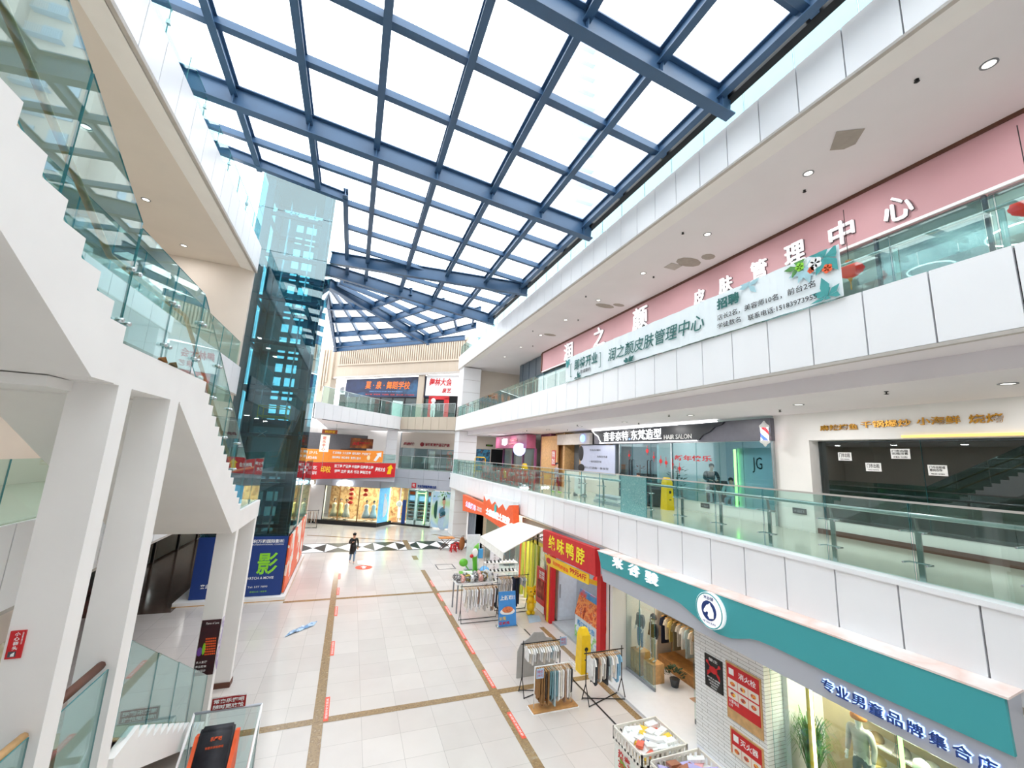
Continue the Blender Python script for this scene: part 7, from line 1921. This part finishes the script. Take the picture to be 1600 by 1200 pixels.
ftext('舞林大会', *B_F, 9.8, 12.25, -.145, 2.2, .7, M['red'], t, depth=.02, shear=.15, bold=.02); ftext('泉艺', *B_F, 11.1, 11.6, -.145, .9, .45, M['red'], t, depth=.02, shear=.15, bold=.02)
t = thing('door_surround', 'red door surround below the white dance sign', 'door', fpt(*B_F, 11, 9.25, 0))
m = MB(); fslab(m, *B_F, 9.9, 10.25, 9.22, 11.2, -.3, -.1); fslab(m, *B_F, 11.4, 11.8, 9.22, 11.2, -.3, -.1); fslab(m, *B_F, 9.9, 11.8, 11.0, 11.3, -.3, -.1); m.build('red_frame', M['red'], t)
m = MB(); fslab(m, *B_F, 10.25, 11.4, 9.22, 11.0, -.5, -.4); m.build('dark_door', M['dark'], t)
for s in (10.75, 10.9): m = MB(); fslab(m, *B_F, s-.02, s+.02, 9.9, 10.7, -.4, -.34); m.build('door_handle', M['steel'], t)
t = thing('figure_stand', 'white cut-out figure standing behind the third storey glass beside the red door', 'cut-out', (6.3, 35.4, 9.22))
m = MB(); x, y = 6.2, 35.6; m.ball((x, y, 10.75), .2, .1, .22); m.ball((x, y, 10.25), .22, .1, .35); m.ball((x-.1, y, 9.7), .1, .08, .45); m.ball((x+.12, y, 9.7), .1, .08, .45); m.box(x-.3, x+.3, y-.1, y+.1, 9.22, 9.28); m.build('figure', M['paper'], t)
m = MB(); m.box(3.0, 3.9, 37.2, 37.24, 9.25, 10.9); 
t = thing('frosted_screen', 'pale frosted panel behind the third storey glass, left of the beige run', 'panel', (3.2, 38.4, 9.22)); MB().box(3.0, 3.9, 38.3, 38.34, 9.22, 10.75).build('sheet', mat('pale_mint_print', (206, 232, 228), .4), t)
black_rack(-2.9, -1.9, 36.6, 1.35, 'far clothes rack of beige clothes in front of the dress shop')
fill_rack(-2.85, -1.95, 36.6, 1.3, [P_, C_, P_, T_, C_, P_, G_, P_], 'set', 'far rack by the dress shop', (.7, .9))

# ================================================================ LEFT SIDE
t = thing('warning_sign', 'red mind your head sign on the big nearest staircase column', 'sign', (-2.58, 5.25, 4.2))
MB().box(-2.635, -2.53, 5.255, 5.268, 4.235, 4.462).build('plate', M['red'], t)
for k, ch in enumerate('小心碰头'): text(ch, (-2.60, 5.254, 4.42-.038*k), SOUTH, .036, .032, M['paper'], t, bold=.02, depth=.001)
text('温\n馨\n提\n示', (-2.552, 5.254, 4.35), SOUTH, .012, .1, M['paper'], t, depth=.001)
MB().box(-2.618, -2.566, 5.252, 5.255, 4.25, 4.295).build('picture_print', M['char'], t)
m = MB(); m.prism([(-2.60, 5.2515, 4.255), (-2.575, 5.2515, 4.255), (-2.575, 5.2515, 4.29), (-2.598, 5.2515, 4.275)], (0, .001, 0)); m.build('printed_head', M['paper'], t)
t = thing('poster', 'dark cinema seats poster on the first slim staircase post', 'poster', (-2.46, 11.48, 1.3))
MB().box(-2.645, -2.285, 11.485, 11.498, 1.22, 2.33).build('sheet', ramp_mat('dark_red_print', [(26, 18, 26), (60, 20, 30), (30, 20, 30)], 3), t)
m = MB()
for r in range(7):
    for c in range(6): z = 1.62+.052*r; x = -2.5+.034*c-.004*r; m.box(x, x+.026, 11.482, 11.485, z, z+.03)
m.build('printed_seats', M['orange'], t, kind='stuff')
text('Flame of Lava', (-2.56, 11.484, 2.24), SOUTH, .24, .045, M['paper'], t, depth=.001)
for k, s_ in enumerate(('多人影厅', '商业放映', '室内设计')): text(s_, (-2.63, 11.484, 1.46-.085*k), SOUTH, .2, .05, M['paper'], t, bold=.01, depth=.001)
m = MB(); m.ball((-2.6, 11.484, 1.7), .05, .002, .09); m.build('purple_print', mat('purple_print', (120, 80, 170), .5), t); m = MB(); m.ball((-2.53, 11.483, 1.75), .03, .002, .12); m.build('lime_print', M['lime'], t)
t = thing('poster', 'pale edge poster on the atrium side of the first slim staircase post', 'poster', (-2.27, 11.6, 1.3)); MB().box(-2.277, -2.27, 11.51, 11.71, 1.22, 2.33).build('sheet', ramp_mat('white_purple_print', [(236, 236, 240), (150, 130, 180), (240, 240, 240), (180, 180, 190)], 3), t)
# massage chair booth
t = thing('booth', 'low white framed glass booth around the massage chair', 'booth', (-1.65, 9.4, 0))
for x in (-2.19, -1.09): m = MB(); m.path([(x, 10.05, 0), (x, 10.05, 1.21)], .02, 8); m.build('frame_post', M['paper'], t)
m = MB(); m.path([(-2.19, 10.05, 1.2), (-1.09, 10.05, 1.2)], .024, 8); m.build('top_bar', M['silver'], t)
glass_board(MB(), (-2.17, 10.05), (-1.11, 10.05), .05, 1.18).build('glass_panel', [M['gla_clear'], M['gla_edge']], t)
for x in (-2.19, -1.09):
    m = MB(); m.path([(x, 10.05, 1.2), (x, 9.3, .55), (x, 8.5, .35), (x, 8.5, 0)], .022, 8); m.build('side_bar', M['paper'], t)
    glass_board(MB(), (x, 10.03), (x, 9.3), .05, 1.17, .05, .54).build('glass_panel', [M['gla_clear'], M['gla_edge']], t)
t = thing('booth_sign', 'small dark red sign with white characters on top of the massage chair booth', 'sign', (-1.65, 10.05, 1.22))
MB().box(-1.93, -1.37, 10.02, 10.06, 1.225, 1.42).build('plate', mat('dark_red_sign', (150, 28, 30), .4), t); m = MB(); m.path([(-1.93, 10.04, 1.23), (-1.93, 10.04, 1.42), (-1.37, 10.04, 1.42), (-1.37, 10.04, 1.23)], .012, 6); m.build('white_edge', M['paper'], t)
text('常来乐摩吧', (-1.90, 10.018, 1.33), SOUTH, .5, .075, M['paper'], t, bold=.03, depth=.003); text('随时更欣松', (-1.90, 10.018, 1.235), SOUTH, .5, .075, M['paper'], t, bold=.03, depth=.003)
t = thing('massage_chair', 'black massage chair with orange side shells in the booth', 'chair', (-1.65, 9.3, 0))
m = MB()
prof = [(9.62, 1.18), (9.55, 1.22), (9.45, 1.18), (9.3, .92), (9.15, .66), (9.0, .5), (8.6, .46), (8.5, .40), (8.5, .32), (8.9, .34), (9.2, .42), (9.45, .75), (9.62, 1.1)]
m.prism([(-1.93, y, z) for y, z in prof], (.52, 0, 0)); m.build('padded_cover', mat('black_quilted_cover', (36, 36, 44), .55, noise=.3, scale=10), t, bev=.035)
for x in (-2.0, -1.40):
    m = MB(); m.prism([(x, y, z) for y, z in ((9.66, 1.06), (9.5, 1.1), (9.3, .84), (9.1, .62), (8.9, .56), (8.45, .56), (8.4, .4), (8.5, .12), (9.5, .12), (9.66, .5))], (.06, 0, 0)); m.build('side_shell', M['orange'], t)
m = MB(); m.box(-1.9, -1.42, 8.5, 9.5, 0, .14); m.build('base', M['black'], t)
m = MB(); m.box(-1.86, -1.46, 8.35, 8.5, .05, .42); m.build('leg_rest', M['black'], t)
U = Vector((0, .5, .866)).normalized()
text('乐摩吧', (-1.74, 9.37, 1.06), SOUTH, .17, .06, M['orange'], t, name='printed_logo', bold=.02, depth=.006, upd=U); text('智能共享按摩椅', (-1.79, 9.32, .97), SOUTH, .27, .035, M['orange'], t, name='printed_logo', depth=.006, upd=U)
# dry leaves on the landing edge
for k, (y, lab) in enumerate(((6.1, 'brown dry leaf on the edge of the white landing'), (6.42, 'smaller green brown leaf beside the dry leaf on the landing edge'))):
    m = MB(); m.prism([(XS+.01, y-.14, 7.15), (XS+.03, y, 7.19), (XS+.01, y+.13, 7.145), (XS-.05, y, 7.15)], (0, 0, .012)); tag(m.build('dry_leaf', mat('dry_leaf', (140, 92, 40) if k == 0 else (96, 84, 50), .8), None), lab, 'leaf')
# dark cinema corridor on the ground floor left
t = thing('storefront', 'dark glazed shop front along the dim ground floor corridor on the left', 'shop front', (-8.9, 25, 0))
for k in range(7):
    fglass(Vector((-9.1, 14)), Vector((-8.6, 36)), 1+3*k, 3.9+3*k, .1, 3.0, 0, M['gla_dark'], t); p = along(Vector((-9.1, 14)), Vector((-8.6, 36)), .95+3*k); MB().box(p.x-.06, p.x+.06, p.y-.06, p.y+.06, 0, 3.4).build('mullion', M['black'], t)
t = thing('poster', 'dim orange brown poster in the dark ground floor corridor', 'poster', (-8.7, 23, .4)); MB().box(-8.8, -8.76, 22.4, 23.6, .3, 2.6).build('sheet', ramp_mat('dim_orange_print', [(90, 50, 30), (160, 84, 40), (70, 50, 44)], 1.2), t)
downlight(-7.0, 27.5, 3.52, 'white ceiling downlight deep in the dark ground floor corridor', 10, .12); downlight(-6.4, 33.5, 3.52, 'far white ceiling downlight at the end of the dark corridor', 10, .12)

m = MB(); m.box(-6.4, -6.0, 10.6, 14.5, 0, 3.52); struct(m, 'wall_left_pier', [M['cream']])
t = thing('notice_board', 'yellowed paper notices on the beige pier seen between the two big columns', 'notice', (-5.98, 12, .6))
MB().box(-6.0, -5.98, 11.0, 13.6, .5, 2.1).build('sheet', ramp_mat('yellowed_print', [(230, 222, 190), (214, 204, 166), (236, 232, 214), (150, 144, 124)], 2.2), t)
